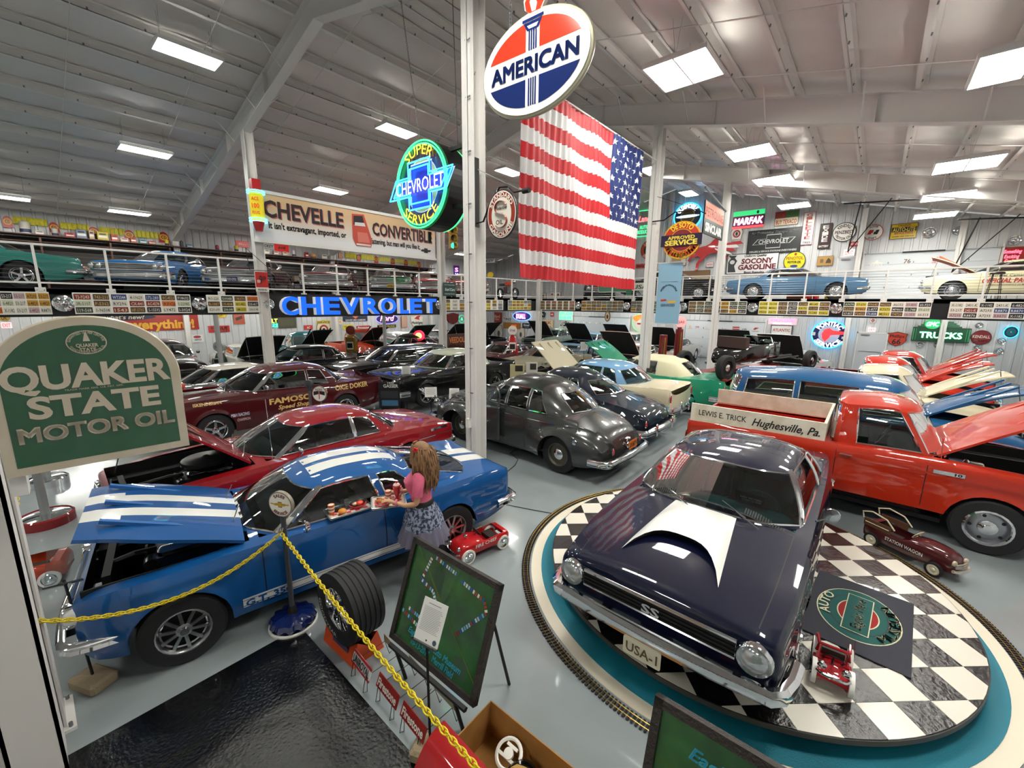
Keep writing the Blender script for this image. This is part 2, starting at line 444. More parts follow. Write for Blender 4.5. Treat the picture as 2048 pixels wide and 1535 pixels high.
    def pt(i, u, v, sd):
        a, b = keys[i], keys[i+1]
        def cr(c):
            if a[4] != 'g': return a[c]+(b[c]-a[c])*u
            if i == 0: p0 = keys[1][c]*(-1 if c % 2 else 1)
            elif keys[i-1][4] == 'g': p0 = keys[i-1][c]
            else: p0 = 2*a[c]-b[c]
            if i+2 >= len(keys): p3 = keys[i][c]*(-1 if c % 2 else 1)
            elif keys[i+1][4] == 'g' and i+2 < len(keys): p3 = keys[i+2][c]
            else: p3 = 2*b[c]-a[c]
            return .5*(2*a[c]+(b[c]-p0)*u+(2*p0-5*a[c]+4*b[c]-p3)*u*u+(3*a[c]-p0-3*b[c]+p3)*u**3)
        xb, yb_, xt, yt = cr(0), cr(1), cr(2), cr(3)
        zb_ = (top(xb, yb_) if True else sh(xb))+inset; zt = Zr(xt, yt)
        bl = G.get('bulge', .035)*4*v*(1-v); cx = (keys[0][0]+keys[-1][0])/2
        nx, ny = (xb-cx)/max(.3, abs(keys[0][0]-cx)), yb_/.6; q = hypot(nx, ny) or 1
        if a[4] == 'g' and i < len(keys)-1 and abs(yb_) > .4 and abs(b[1]-a[1]) < .12: nx = 0
        return (xb+(xt-xb)*v+bl*nx/q*.7, sd*(yb_+(yt-yb_)*v+bl*ny/q), zb_+(zt-zb_)*v)
    VS = [0, .07]+[.07+.86*(k_+1)/(vm-1) for k_ in range(vm-1)]+[1]
    cmt = {'b': P, 'r': PR, 'c': CHROME}
    ringpts = {1: [], -1: []}
    for sd in (1, -1):
        i = 0
        while i < len(keys)-1:
            ty = keys[i][4]
            if ty in ('g',):
                j = i
                while j < len(keys)-1 and keys[j][4] == 'g': j += 1
                segs = range(i, j)
            else: j = i+1; segs = [i]
            cols = []
            for q in segs:
                for u in range(um if ty == 'g' else 2):
                    cols.append((q, u/(um if ty == 'g' else 2)))
            cols.append((segs[-1], 1.0))
            v = [pt(q, u, vv, sd) for q, u in cols for vv in VS]; nv = len(VS); fb = []; fg = []
            for a in range(len(cols)-1):
                for b in range(nv-1):
                    q = (a*nv+b, (a+1)*nv+b, (a+1)*nv+b+1, a*nv+b+1)
                    (fb if (ty != 'g' or b == 0 or b == nv-2) else fg).append(q)
            if fb: body.add((v, fb), PR if (ty != 'g' and keys[i][4] == 'r') or (ty == 'g' and roof) else cmt.get(ty, P), True); bv_o = len(bv); bv += v; bf += [tuple(bv_o+t for t in q) for q in fb]
            if fg:
                gl.add((v, fg), o.get('glass', GLASS), True); bv_o = len(bv); bv += v; bf += [tuple(bv_o+t for t in q) for q in fg]
                lo = [v[a*nv+1] for a in range(len(cols))]; hi = [v[a*nv+nv-2] for a in range(len(cols))]
                e0 = [v[k_] for k_ in range(2, nv-2)]; e1 = [v[(len(cols)-1)*nv+k_] for k_ in range(2, nv-2)]
                loop = lo+e1+hi[::-1]+e0[::-1]
                if abs(lo[0][1]) < .01:                             # windscreen or backlight: half on each side, leave the middle open
                    trims.append((hi[::1] + e1[::-1] + lo[::-1], False))
                elif abs(lo[-1][1]) < .01: trims.append((hi[::-1]+e0[::-1]+lo, False))
                else: trims.append((loop, True))
            rp = [(cols[a], v[a*nv+nv-1]) for a in range(len(cols)-(0 if j >= len(keys)-1 else 1))]
            ringpts[sd] += [p for _, p in rp]
            i = j
    xt1 = max(k_[2] for k_ in keys); xt0 = min(k_[2] for k_ in keys); inn = min(.3, (xt1-xt0)*.3); nR = 6
    for sd in (1, -1):
        rp = ringpts[sd]; v = []; f = []
        for p in rp:
            xc = min(max(p[0], xt0+inn), xt1-inn)
            for s in range(nR+1):
                q = s/nR; x = p[0]+(xc-p[0])*q; y = p[1]*(1-q); lift = G.get('crown', .02)*(1-(1-min(1, q*2.2))**2)
                v.append((x, y, Zr(x, y)*1.0+lift+(p[2]-Zr(p[0], p[1]))*(1-q)))
        for a in range(len(rp)-1):
            for s in range(nR): f.append((a*(nR+1)+s, (a+1)*(nR+1)+s, (a+1)*(nR+1)+s+1, a*(nR+1)+s+1))
        body.add((v, f), PR, True); b0 = len(bv); bv += v; bf += [tuple(b0+t for t in q) for q in f]
    body.build('body', root, recalc=True, sharp=48)
    gl.build('windows', root)
    if lod < 2:
        tr = MB(); tm = o.get('trim', CHROME)
        for pts, cl in trims:
            if len(pts) > 3: tr.add(tube(pts, .011 if lod == 0 else .016, 4, cl), tm, True)
        tr.build('window_trim', root)
    tree = BVHTree.FromPolygons([Vector(p) for p in bv], bf)
    def proj(x, a, side):
        """side: 'L','R' take (x, z); 'T' takes (x, y)"""
        if side == 'T': h = tree.ray_cast(Vector((x, a, 3)), Vector((0, 0, -1)))
        else: sg = 1 if side == 'L' else -1; h = tree.ray_cast(Vector((x, 3*sg, a)), Vector((0, -sg, 0)))
        return h[0], h[1]
    def decal(vf, m, side, name=None, off=.004, parent=None, mb=None, smooth=False):
        out = []
        for p in vf[0]:
            h, n = proj(p[0], p[1], side)
            if h is None: h = Vector((p[0], (.8 if side == 'L' else -.8), p[1])) if side != 'T' else Vector((p[0], p[1], 1)); n = Vector((0, 0, 0))
            if side == 'T' and n.z < 0: n = -n
            if side == 'L' and n.y < 0: n = -n
            if side == 'R' and n.y > 0: n = -n
            out.append(h+n*off)
        b = mb or MB(); b.add((out, vf[1]), m, smooth)
        return b if mb is not None or name is None else b.build(name, parent or root)
    def strip(x0, x1, a0, a1, m, side, mb, nx=24, off=.004):
        fa0 = a0 if callable(a0) else (lambda x: a0); fa1 = a1 if callable(a1) else (lambda x: a1); v = []; f = []
        for i in range(nx+1):
            x = x0+(x1-x0)*i/nx; v += [(x, fa0(x)), (x, fa1(x))]
        for i in range(nx): f.append((2*i, 2*i+2, 2*i+3, 2*i+1))
        decal((v, f), m, side, off=off, mb=mb, smooth=True)
    def vseam(x, z0, z1, side, mb, w_=.009, lean=0):
        v = []; f = []; n = 10
        for i in range(n+1): z = z0+(z1-z0)*i/n; v += [(x-w_/2+lean*i/n, z), (x+w_/2+lean*i/n, z)]
        for i in range(n): f.append((2*i, 2*i+1, 2*i+3, 2*i+2))
        decal((v, f), BLACK, side, off=.002, mb=mb)
    C = Shape(); C.root = root; C.decal = decal; C.strip = strip; C.proj = proj; C.top = top; C.sh = sh; C.Y = Y; C.vseam = vseam; C.S = S; C.P = P; C.Zr = Zr; C.tc = tc
    sides = o.get('sides', 'LR')
    if lod < 2:
        sm = MB()
        for sd in sides:
            for x in S.get('seams', ()): vseam(x, bt(x)+.06, sh(x)-.01, sd, sm)
            if S.get('seams'): strip(S['seams'][0], S['seams'][-1], .30, .308, BLACK, sd, sm, 12, .002)
        for x in (hood[0], hood[1]):
            if not hop: strip(x, x+.008, -hw*pl(x), hw*pl(x), BLACK, 'T', sm, 1) if False else None
        if not hop:
            for sg in (1, -1):
                yy = lambda x, s=sg: s*pl(x)*hw
                strip(hood[0], hood[1], yy, lambda x: yy(x)+.008, BLACK, 'T', sm, 16, .002)
            v = []; f = []
            for i in range(17):
                y = -hw*pl(hood[0])+2*hw*pl(hood[0])*i/16; v += [(hood[0], y), (hood[0]+.01, y)]
            decal((v, [(2*i, 2*i+1, 2*i+3, 2*i+2) for i in range(16)]), BLACK, 'T', off=.002, mb=sm)
        dx = S.get('deck')
        if dx:
            for sg in (1, -1): strip(dx[0], dx[1], lambda x, s=sg: s*pl(x)*.74, lambda x, s=sg: s*pl(x)*.74+.008, BLACK, 'T', sm, 12, .002)
            v = []
            for i in range(17): y = -.74*pl(dx[1])+1.48*pl(dx[1])*i/16; v += [(dx[1], y), (dx[1]+.009, y)]
            decal((v, [(2*i, 2*i+1, 2*i+3, 2*i+2) for i in range(16)]), BLACK, 'T', off=.002, mb=sm)
        if sm.v: sm.build('panel_gaps', root)
        hd = MB()
        for sd in sides:
            for x in S.get('handles', ()):
                h, n = proj(x, sh(x)-.13, sd)
                if h: hd.add(rbox(h.x, h.y+n.y*.025, h.z, .16, .03, .025, .01), CHROME, True)
        if hd.v: hd.build('door_handle', root)
    # ------------------------------------------------ hood and engine
    if hop:
        hb = MB(); nx, ny = 14, 8; v = []; f = []; x0, x1 = hood; z0 = top(x0, 0)
        for i in range(nx+1):
            x = x0+(x1-x0)*i/nx
            for j in range(-ny, ny+1): y = pl(x)*hw*j/ny; v.append((x-x0, y, top(x, y)-z0))
        w_ = 2*ny+1; lo = [(a, b, c-.03) for a, b, c in v]; nv = len(v)
        hm = MB()
        for i in range(nx):
            for j in range(2*ny):
                q = (i*w_+j, (i+1)*w_+j, (i+1)*w_+j+1, i*w_+j+1); ym = abs(v[q[0]][1]+v[q[2]][1])/2
                mm = P
                if stripe and stripe[0] < ym < stripe[1]: mm = stripe[2]
                f.append((q, mm))
        hm.v = v+lo
        for q, mm in f: hm.f.append(q); hm.m.append(hm.mi(mm)); hm.s.append(True)
        um_ = o.get('under') or mat('#141416', .8, key='hood underside')
        if isinstance(um_, str): um_ = mat(um_, .55, key='hood underside paint')
        for q, mm in f: hm.f.append(tuple(nv+t for t in q[::-1])); hm.m.append(hm.mi(um_)); hm.s.append(True)
        edge = [j for j in range(w_)]+[i*w_+w_-1 for i in range(1, nx+1)]+[nx*w_+j for j in range(w_-2, -1, -1)]+[i*w_ for i in range(nx-1, 0, -1)]
        for a in range(len(edge)): b = (a+1) % len(edge); hm.f.append((edge[a], edge[b], nv+edge[b], nv+edge[a])); hm.m.append(hm.mi(P)); hm.s.append(False)
        for yy in (-.45, 0, .45): hm.add(box((x1-x0)/2, yy, -.05, (x1-x0)*.8, .05, .03), um_)
        H = hm.build('hood', root); H.location = (x0+.02, 0, z0+.03); H.rotation_euler = (0, -R(hop), 0)
        C.hood = H
        x0b, x1b = hood; yb = pl(x1b)*hw
        bay = MB()
        yy0 = min(pl((x0b+x1b)/2), pl(x1b)+.02)*hw
        bay.add(bbox(x0b, x1b, -yy0, yy0, .38, .42), BLACK); zt = sh((x0b+x1b)/2)
        for sg in (1, -1): bay.add(bbox(x0b, x1b, sg*yy0-.02, sg*yy0+.0, .4, zt-.02), BLACK); bay.add(bbox(x0b, x1b, sg*(yy0-.12)-.1, sg*(yy0-.12)+.1, .4, zt-.16), BLACK)
        bay.add(bbox(x0b-.04, x0b, -yy0, yy0, .4, zt-.02), BLACK); bay.build('engine_bay', root)
        en = MB(); xe = x0b+.42; ec = o.get('engine', '#2a2a2c'); EM = mat(ec, .4, .2, key='engine enamel')
        en.add(rbox(xe, 0, .62, .62, .42, .34, .03), EM); en.add(bbox(x1b-.16, x1b-.1, -.38, .38, .42, zt-.06), BLACK)
        for sg in (1, -1):
            en.add(rbox(xe, sg*.2, .82, .56, .15, .1, .03), o.get('valve', CHROME), True)
            en.add(tube([(xe-.25, sg*.3, .7), (xe, sg*.36, .66), (xe+.3, sg*.34, .6)], .03, 6), STEEL, True)
            en.add(cyl((xe+.1, sg*.55, .6), (xe+.1, sg*.55, .76), .07, n=10), BLACK, True)
        en.add(tube([(x1b-.16, .1, .8), (xe+.45, .12, .84), (xe+.3, .05, .8)], .025, 6), BLACK, True)
        en.add(bbox(x0b+.08, x0b+.3, .42, .62, .55, .74), BLACK)
        en.add(cyl((xe+.36, 0, .62), (xe+.38, 0, .62), .2, n=16), BLACK); en.add(cyl((xe+.34, .1, .72), (xe+.34, .22, .72), .06, n=10), ALU, True)
        for k_ in range(6): a = random.uniform(-.4, .4); en.add(tube([(xe-.3, a, .78), (xe-.1, a*1.1, .86), (xe+.1, a*.6, .8)], .008, 5), BLACK)
        en.build('engine', root)
        ac = MB(); r_ = o.get('aircl', .2)
        ac.add(lathe([(0, .0), (r_*.9, 0), (r_, .02), (r_, .07), (r_*.9, .09), (r_*.2, .095), (.02, .12), (0, .12)], 24, 'z', (xe, 0, .88)), o.get('acm', CHROME), True)
        ac.build('air_cleaner', root)
        pr = MB(); yy = -.55*1
        pr.add(tube([(x1b-.1, -yy0+.05, zt-.1), (x0b+.02+(x1b-x0b-.1)*cos(R(hop)), -yy0+.05, z0+(x1b-x0b-.1)*sin(R(hop))+.0)], .008, 5), STEEL); pr.build('hood_prop', root)
    # ------------------------------------------------ front
    fr = S.get('front', {}); gz0, gz1, gy = fr.get('grille', (.52, .74, .72))
    gm = MB(); bow = fr.get('bow', .0)
    gm.add(bbox(xf-.05, xf+.012, -gy, gy, gz0, gz1), BLACK)
    nb = fr.get('bars', 5); gmat = fr.get('gm', CHROME)
    for i in range(nb):
        z = gz0+(gz1-gz0)*(i+.5)/nb; gm.add(bbox(xf+.01, xf+.024, -gy, gy, z-.006, z+.006), gmat)
    for i in range(fr.get('vbars', 0)):
        y = -gy+2*gy*(i+.5)/fr['vbars']; gm.add(bbox(xf+.01, xf+.022, y-.006, y+.006, gz0, gz1), gmat)
    gm.add(tube([(xf+.012, -gy, gz0), (xf+.012, gy, gz0), (xf+.012, gy, gz1), (xf+.012, -gy, gz1)], .014, 5, True), CHROME, True)
    gm.build('grille', root)
    for y, z, r_ in fr.get('lights', [(.62, .66, .09)]):
        for sg in (1, -1):
            m_ = MB(); m_.add(lathe([(r_*1.18, -.06), (r_*1.2, .03), (r_*1.1, .045), (r_, .02)], 20, 'x', (xf, sg*y, z)), CHROME, True)
            m_.add(lathe([(r_, .02), (r_*.8, .045), (r_*.4, .06), (0, .065)], 20, 'x', (xf, sg*y, z)), mat('#c9cdd0', .1, .6, coat=1, key='headlight lens'), True); m_.build('headlight', root)
    def bumper(end, spec, nm):
        if not spec: return
        z, hh, ww, wrap = spec[:4]; e = xf if end > 0 else xr; m_ = MB(); pts = []
        for i in range(-12, 13):
            t = abs(i)/12; sg = 1 if i > 0 else -1
            if t <= .75: y = ww*.93*t/.75; x = .09-.05*(t/.75)**2
            else: q = (t-.75)/.25; y = ww*.93+(ww*.07+.03)*sin(q*pi/2); x = .04-(wrap+.04)*(1-cos(q*pi/2))
            pts.append((e+end*x, -end*sg*y, z))
        prf = [(0, -hh/2), (.035, -hh/2), (.06, -hh*.3), (.05, 0), (.065, hh*.3), (.035, hh/2), (0, hh/2)]
        bar(pts, [(-a, b) for a, b in prf][::-1], o.get('bumpmat', CHROME), m_)
        for y in spec[4:] if len(spec) > 4 else ():
            for sg in (1, -1): m_.add(rbox(e+end*.13, sg*y, z+.02, .06, .06, hh*1.9, .025), CHROME, True)
        for sg in (1, -1): m_.add(bbox(min(e-end*.1, e+end*.09), max(e-end*.1, e+end*.09), sg*.4-.03, sg*.4+.03, z-.04, z+.02), BLACK)
        m_.build(nm, root, recalc=True)
    bumper(1, S.get('fb', (.46, .13, .86, .3)), 'front_bumper'); bumper(-1, S.get('rb', (.46, .13, .86, .3)), 'rear_bumper')
    for y, z, a, b in S.get('tail', [(.68, .66, .1, .06)]):
        for sg in (1, -1):
            m_ = MB(); m_.add(([(xr-.012-.02*k_, sg*y+a*(1-.2*k_)*cos(2*pi*q/16), z+b*(1-.2*k_)*sin(2*pi*q/16)) for k_ in (0, 1) for q in range(16)], [(q, (q+1) % 16, 16+(q+1) % 16, 16+q) for q in range(16)]+[tuple(range(16, 32))]), mat('#b3121a', .15, coat=1, key='tail lamp lens'), True)
            m_.add(tube([(xr-.012, sg*y+a*cos(2*pi*q/16), z+b*sin(2*pi*q/16)) for q in range(16)], .008, 4, True), CHROME, True); m_.build('tail_light', root)
    # ------------------------------------------------ interior
    ic = mat(o.get('inside', '#1c1c1e'), .7, key='upholstery'); it = MB(); cx0, cx1 = cab; yw = pl(0)*cw-.06
    bz = sh((cx0+cx1)/2)
    it.add(bbox(cx0, cx1, -yw, yw, .30, .34), DARK)
    for sg in (1, -1): it.add(bbox(cx0+.05, cx1-.05, sg*yw-.015, sg*yw+.015, .32, bz-.03), ic)
    it.add(bbox(cx0+.0, cx0+.03, -yw, yw, .3, bz-.05), ic)
    it.add(rbox(cx1-.28, 0, bz-.13, .3, yw*1.9, .2, .05), ic, True)
    it.build('interior', root)
    st = MB(); xs_ = cx1-1.15-(.0); fs = o.get('seats', 2)
    for q in range(fs):
        x = cx1-1.02-q*.92
        if x < cx0+.1: break
        for sg in (1, -1):
            st.add(rbox(x+.2, sg*yw*.48, bz-.42, .55, yw*.86, .2, .06), ic, True)
            st.add(rbox(x-.12, sg*yw*.48, bz-.12, .18, yw*.86, .5, .06), ic, True, Matrix.Translation((0, 0, 0)))
    st.build('seats', root)
    if lod < 2:
        sw = MB(); c_ = Vector((cx1-.5, yw*.5, bz-.04)); M = Matrix.Translation(c_) @ Matrix.Rotation(R(-65), 4, 'Y')
        sw.add(lathe([(.19, -.011), (.202, 0), (.19, .011), (.178, 0), (.19, -.011)], 24), o.get('wheelmat', BLACK), True, M)
        for a in (0, 120, 240): sw.add(cyl((0, 0, 0), (.18*cos(R(a)), .18*sin(R(a)), 0), .011, n=6), CHROME, False, M)
        sw.add(cyl((0, 0, -.3), (0, 0, .01), .03, n=8), BLACK, True, M); sw.build('steering_wheel', root)
    # ------------------------------------------------ wheels, mirrors, antenna, plates
    wst = o.get('wheels', 'full'); tw = S.get('tw', .19)
    for x, rr_ in ((wf, S['R']), (wr, S.get('Rr', S['R']))):
        for sg in (1, -1):
            yw_ = min(Y(x, S['R']+Ra*.99)-.11, pl(x)-.10)
            put_wheel(root, x, sg*yw_, rr_, tw, wst)
    if lod < 2 and o.get('mirror', True):
        mm_ = MB(); mx = cx1-.38; h, n = proj(mx, sh(mx)-.02, 'L')
        if h:
            mm_.add(cyl((mx, h.y-.02, sh(mx)), (mx, h.y+.09, sh(mx)+.09), .009, n=6), CHROME, True)
            mm_.add(lathe([(0, -.05), (.05, -.03), (.066, 0), (.062, .012), (0, .014)], 16, 'x', (mx, h.y+.1, sh(mx)+.11)), CHROME, True); mm_.build('mirror', root)
    if o.get('wipers', lod == 0):
        wp = MB(); k0 = keys[0]
        for y0 in (.5, -.12):
            a = Vector((k0[0]+.02, y0, top(k0[0], y0)+.01)); b = Vector((k0[0]-.11, y0-.36, top(k0[0], 0)+.12))
            wp.add(tube([a, a.lerp(b, .6)], .007, 5), CHROME); wp.add(tube([a.lerp(b, .35)+Vector((0, 0, .01)), b], .006, 5), CHROME)
        wp.build('wipers', root)
    pt_ = o.get('plate')
    if pt_:
        tx, bg, fg, end = pt_; m_ = MB(); e = (xf+.155 if end == 'F' else xr-.13); z = S.get('pz', {}).get(end, .45)
        M = Matrix.Translation((e, 0, z)) @ Matrix.Rotation(R(90 if end == 'F' else -90), 4, 'Z')
        m_.add(prism(rrect(-.155, .155, -.078, .078, .015, 3), 0, .006), mat(bg, .4), False, M)
        m_.add(text(tx, 0, 0, .085, -.003, w=.26), mat(fg, .4), False, M); m_.build('license_plate', root)
    return C
# ---------------------------------------------------------------- body styles (x forward from mid wheelbase, metres)
def gh(base, top_, rc, types, **k):
    d = dict(keys=[(b[0], b[1], t[0], t[1], ty) for b, t, ty in zip(base, top_, types+'b')], rc=rc); d.update(k); return d
COUPE = dict(xf=2.22, xr=-2.42, wf=1.41, wr=-1.41, R=.33, Ra=.37, hood=(.86, 2.17), cabin=(-1.25, .78), deck=(-2.3, -1.5),
    sh=[(-2.42, .84), (-1.6, .93), (-.6, .955), (.8, .93), (1.6, .89), (2.22, .80)],
    tc=[(-2.42, .86), (-1.5, .97), (-.6, .98), (.8, .985), (1.6, .945), (2.12, .87), (2.22, .82)],
    pl=[(-2.42, .80), (-2.0, .87), (-1.0, .91), (.5, .92), (1.6, .90), (2.22, .84)], seams=(-.62, .78), handles=(-.48,),
    gh=gh([(.98, 0), (.92, .45), (.68, .735), (.60, .755), (-.55, .765), (-.60, .765), (-1.05, .76), (-1.32, .70), (-1.52, .4), (-1.56, 0)],
          [(.28, 0), (.26, .3), (.12, .53), (.06, .56), (-.55, .585), (-.60, .585), (-.86, .575), (-.96, .52), (-1.02, .3), (-1.04, 0)],
          [(.28, 1.33), (-.2, 1.375), (-.6, 1.37), (-1.04, 1.30)], 'ggcgcgbgg', rd=.06),
    front=dict(grille=(.56, .72, .78), lights=[(.64, .655, .088)]), fb=(.47, .12, .86, .3), rb=(.5, .12, .84, .3), tail=[(.66, .66, .1, .05)])
FAST = dict(er=.09, xf=2.06, xr=-2.38, wf=1.37, wr=-1.37, R=.325, Ra=.365, hood=(.80, 1.98), cabin=(-1.5, .72),
    sh=[(-2.38, .92), (-1.9, .95), (-1.2, .95), (-.6, .90), (.2, .89), (.8, .90), (1.7, .86), (2.06, .79)],
    tc=[(-2.38, .90), (-1.9, .96), (-1.2, 1.0), (.75, .965), (1.5, .93), (1.92, .86), (2.06, .78)],
    pl=[(-2.38, .80), (-1.9, .84), (-1.2, .88), (-.3, .855), (.5, .86), (1.4, .86), (1.9, .76), (2.06, .66)], seams=(-.5, .72), handles=(-.36,),
    gh=gh([(.92, 0), (.86, .42), (.62, .70), (.54, .72), (-.52, .735), (-.60, .735), (-1.02, .74), (-1.12, .74), (-1.72, .64), (-1.86, .4), (-1.9, 0)],
          [(.26, 0), (.24, .28), (.12, .50), (.06, .53), (-.42, .55), (-.52, .55), (-.72, .545), (-.78, .545), (-.88, .52), (-.94, .3), (-.96, 0)],
          [(.26, 1.245), (-.2, 1.30), (-.6, 1.285), (-.96, 1.20)], 'ggcgbgbbgg', rd=.05, bulge=.03),
    front=dict(grille=(.52, .74, .44), lights=[(.56, .66, .085)]), fb=(.44, .1, .70, .3), rb=(.47, .11, .82, .3), tail=[(.62, .68, .05, .08)])
BIG60 = dict(COUPE); BIG60.update(xf=2.45, xr=-2.58, wf=1.48, wr=-1.48, R=.34, Ra=.385, hood=(.92, 2.38), deck=(-2.5, -1.65),
    sh=[(-2.58, .84), (-1.7, .93), (-.9, .96), (.8, .93), (1.7, .90), (2.45, .82)],
    tc=[(-2.58, .87), (-1.6, .97), (-.6, .98), (.8, .98), (1.6, .94), (2.35, .87), (2.45, .82)],
    pl=[(-2.58, .86), (-2.0, .92), (-1.0, .95), (.5, .95), (1.6, .94), (2.45, .90)])
TRI = dict(xf=2.42, xr=-2.58, wf=1.46, wr=-1.46, R=.35, Ra=.385, hood=(.95, 2.3), cabin=(-1.3, .8), deck=(-2.5, -1.6), flare=.018,
    sh=[(-2.58, 1.06), (-2.0, 1.04), (-1.2, 1.0), (-.5, 1.0), (.8, 1.04), (1.8, 1.03), (2.42, .96)],
    tc=[(-2.58, .90), (-2.2, .98), (-1.5, 1.06), (-.5, 1.06), (.85, 1.09), (1.7, 1.07), (2.3, .98), (2.42, .9)], pw=3.5,
    pl=[(-2.58, .86), (-1.5, .92), (.5, .93), (1.6, .92), (2.42, .88)], seams=(-.55, .82), handles=(-.38,),
    gh=gh([(1.12, 0), (1.02, .5), (.68, .78), (.60, .80), (-.55, .81), (-.60, .81), (-1.10, .80), (-1.36, .74), (-1.62, .45), (-1.68, 0)],
          [(.42, 0), (.38, .4), (.22, .62), (.14, .65), (-.55, .67), (-.60, .67), (-.92, .66), (-1.06, .6), (-1.14, .35), (-1.16, 0)],
          [(.42, 1.46), (0, 1.53), (-.6, 1.53), (-1.16, 1.43)], 'ggcgrgrgg', rd=.07, crown=.03),
    front=dict(grille=(.56, .82, .62), lights=[(.72, .80, .095)], vbars=14), fb=(.5, .16, .9, .35), rb=(.52, .15, .88, .35, .5), tail=[(.8, .82, .05, .12)])
WAGON = dict(TRI); WAGON.update(cabin=(-2.2, .8), deck=None,
    gh=gh([(1.12, 0), (1.02, .5), (.68, .78), (.60, .80), (-.55, .81), (-.60, .81), (-1.3, .81), (-1.36, .81), (-2.1, .78), (-2.2, .74), (-2.4, .4), (-2.42, 0)],
          [(.42, 0), (.38, .4), (.22, .62), (.14, .65), (-.55, .67), (-.60, .67), (-1.3, .67), (-1.36, .67), (-1.92, .65), (-2.0, .6), (-2.12, .35), (-2.14, 0)],
          [(.42, 1.47), (0, 1.54), (-1.4, 1.55), (-2.14, 1.48)], 'ggcgrgrgrgg', rd=.07, crown=.03))
ROUND = dict(xf=2.3, xr=-2.42, wf=1.44, wr=-1.40, R=.375, Ra=.40, hood=(.8, 2.1), cabin=(-1.45, .7), flare=.012,
    bt=[(-2.42, .40), (-1.9, .28), (1.9, .28), (2.3, .38)],
    sh=[(-2.42, .62), (-2.3, .80), (-1.9, .98), (-1.2, 1.08), (0, 1.10), (.8, 1.10), (1.6, 1.06), (2.1, .98), (2.3, .84)],
    tc=[(-2.42, .66), (-2.3, .86), (-2.0, 1.04), (-1.5, 1.2), (0, 1.16), (.8, 1.16), (1.6, 1.13), (2.15, 1.02), (2.3, .86)], pw=2.2, er=.1,
    pl=[(-2.42, .48), (-2.2, .62), (-1.6, .76), (-.6, .84), (.5, .84), (1.0, .74), (1.8, .56), (2.3, .40)],
    blobs=[(1.42, .50, .88, .48, .60, .32), (-1.45, .52, .92, .44, .68, .24)], seams=(-.62, -.02, .62), handles=(-.1, -.5),
    gh=gh([(.86, 0), (.80, .4), (.55, .68), (.47, .72), (-.05, .77), (-.10, .77), (-.62, .77), (-.68, .77), (-1.12, .74), (-1.45, .66), (-1.55, .46), (-1.68, .22), (-1.70, 0)],
          [(.36, 0), (.33, .28), (.20, .48), (.13, .51), (-.05, .55), (-.10, .55), (-.60, .55), (-.66, .55), (-.82, .53), (-1.02, .48), (-1.12, .36), (-1.2, .18), (-1.21, 0)],
          [(.36, 1.56), (0, 1.66), (-.5, 1.69), (-.9, 1.62), (-1.21, 1.50)], 'ggbgbgbgbbgg', rd=.13, bulge=.06, crown=.03),
    front=dict(grille=(.45, .8, .3), lights=[(.62, .78, .085)]), fb=(.5, .1, .82, .25, .35), rb=(.44, .12, .84, .3), tail=[(.56, .62, .03, .06)])
FIFTY = dict(ROUND); FIFTY.update(xf=2.42, xr=-2.6, wf=1.46, wr=-1.46, cabin=(-1.2, .75), deck=(-2.45, -1.6),
    sh=[(-2.6, .66), (-2.45, .82), (-2.0, .95), (-1.2, 1.03), (0, 1.02), (.8, 1.0), (1.8, .96), (2.42, .82)],
    tc=[(-2.6, .70), (-2.45, .88), (-2.0, 1.02), (-1.4, 1.14), (0, 1.1), (.8, 1.1), (1.8, 1.04), (2.42, .84)],
    pl=[(-2.6, .66), (-2.2, .78), (-1.5, .82), (-.6, .86), (.8, .88), (1.8, .86), (2.42, .7)], blobs=[(-1.5, .52, .95, .42, .72, .22)], seams=(-.5, .75), handles=(-.32,),
    gh=gh([(.92, 0), (.84, .42), (.60, .70), (.52, .73), (-.55, .78), (-.62, .78), (-1.0, .76), (-1.15, .72), (-1.3, .6), (-1.58, .32), (-1.62, 0)],
          [(.34, 0), (.31, .3), (.18, .5), (.11, .53), (-.5, .56), (-.56, .56), (-.72, .54), (-.82, .5), (-.92, .42), (-1.04, .2), (-1.06, 0)],
          [(.34, 1.46), (0, 1.54), (-.5, 1.54), (-1.06, 1.40)], 'ggcgbgbbgg', rd=.1, bulge=.05, crown=.03),
    rb=(.47, .15, .9, .4, .45), tail=[(.78, .66, .04, .07)], front=dict(grille=(.5, .7, .6), lights=[(.7, .78, .09)]))
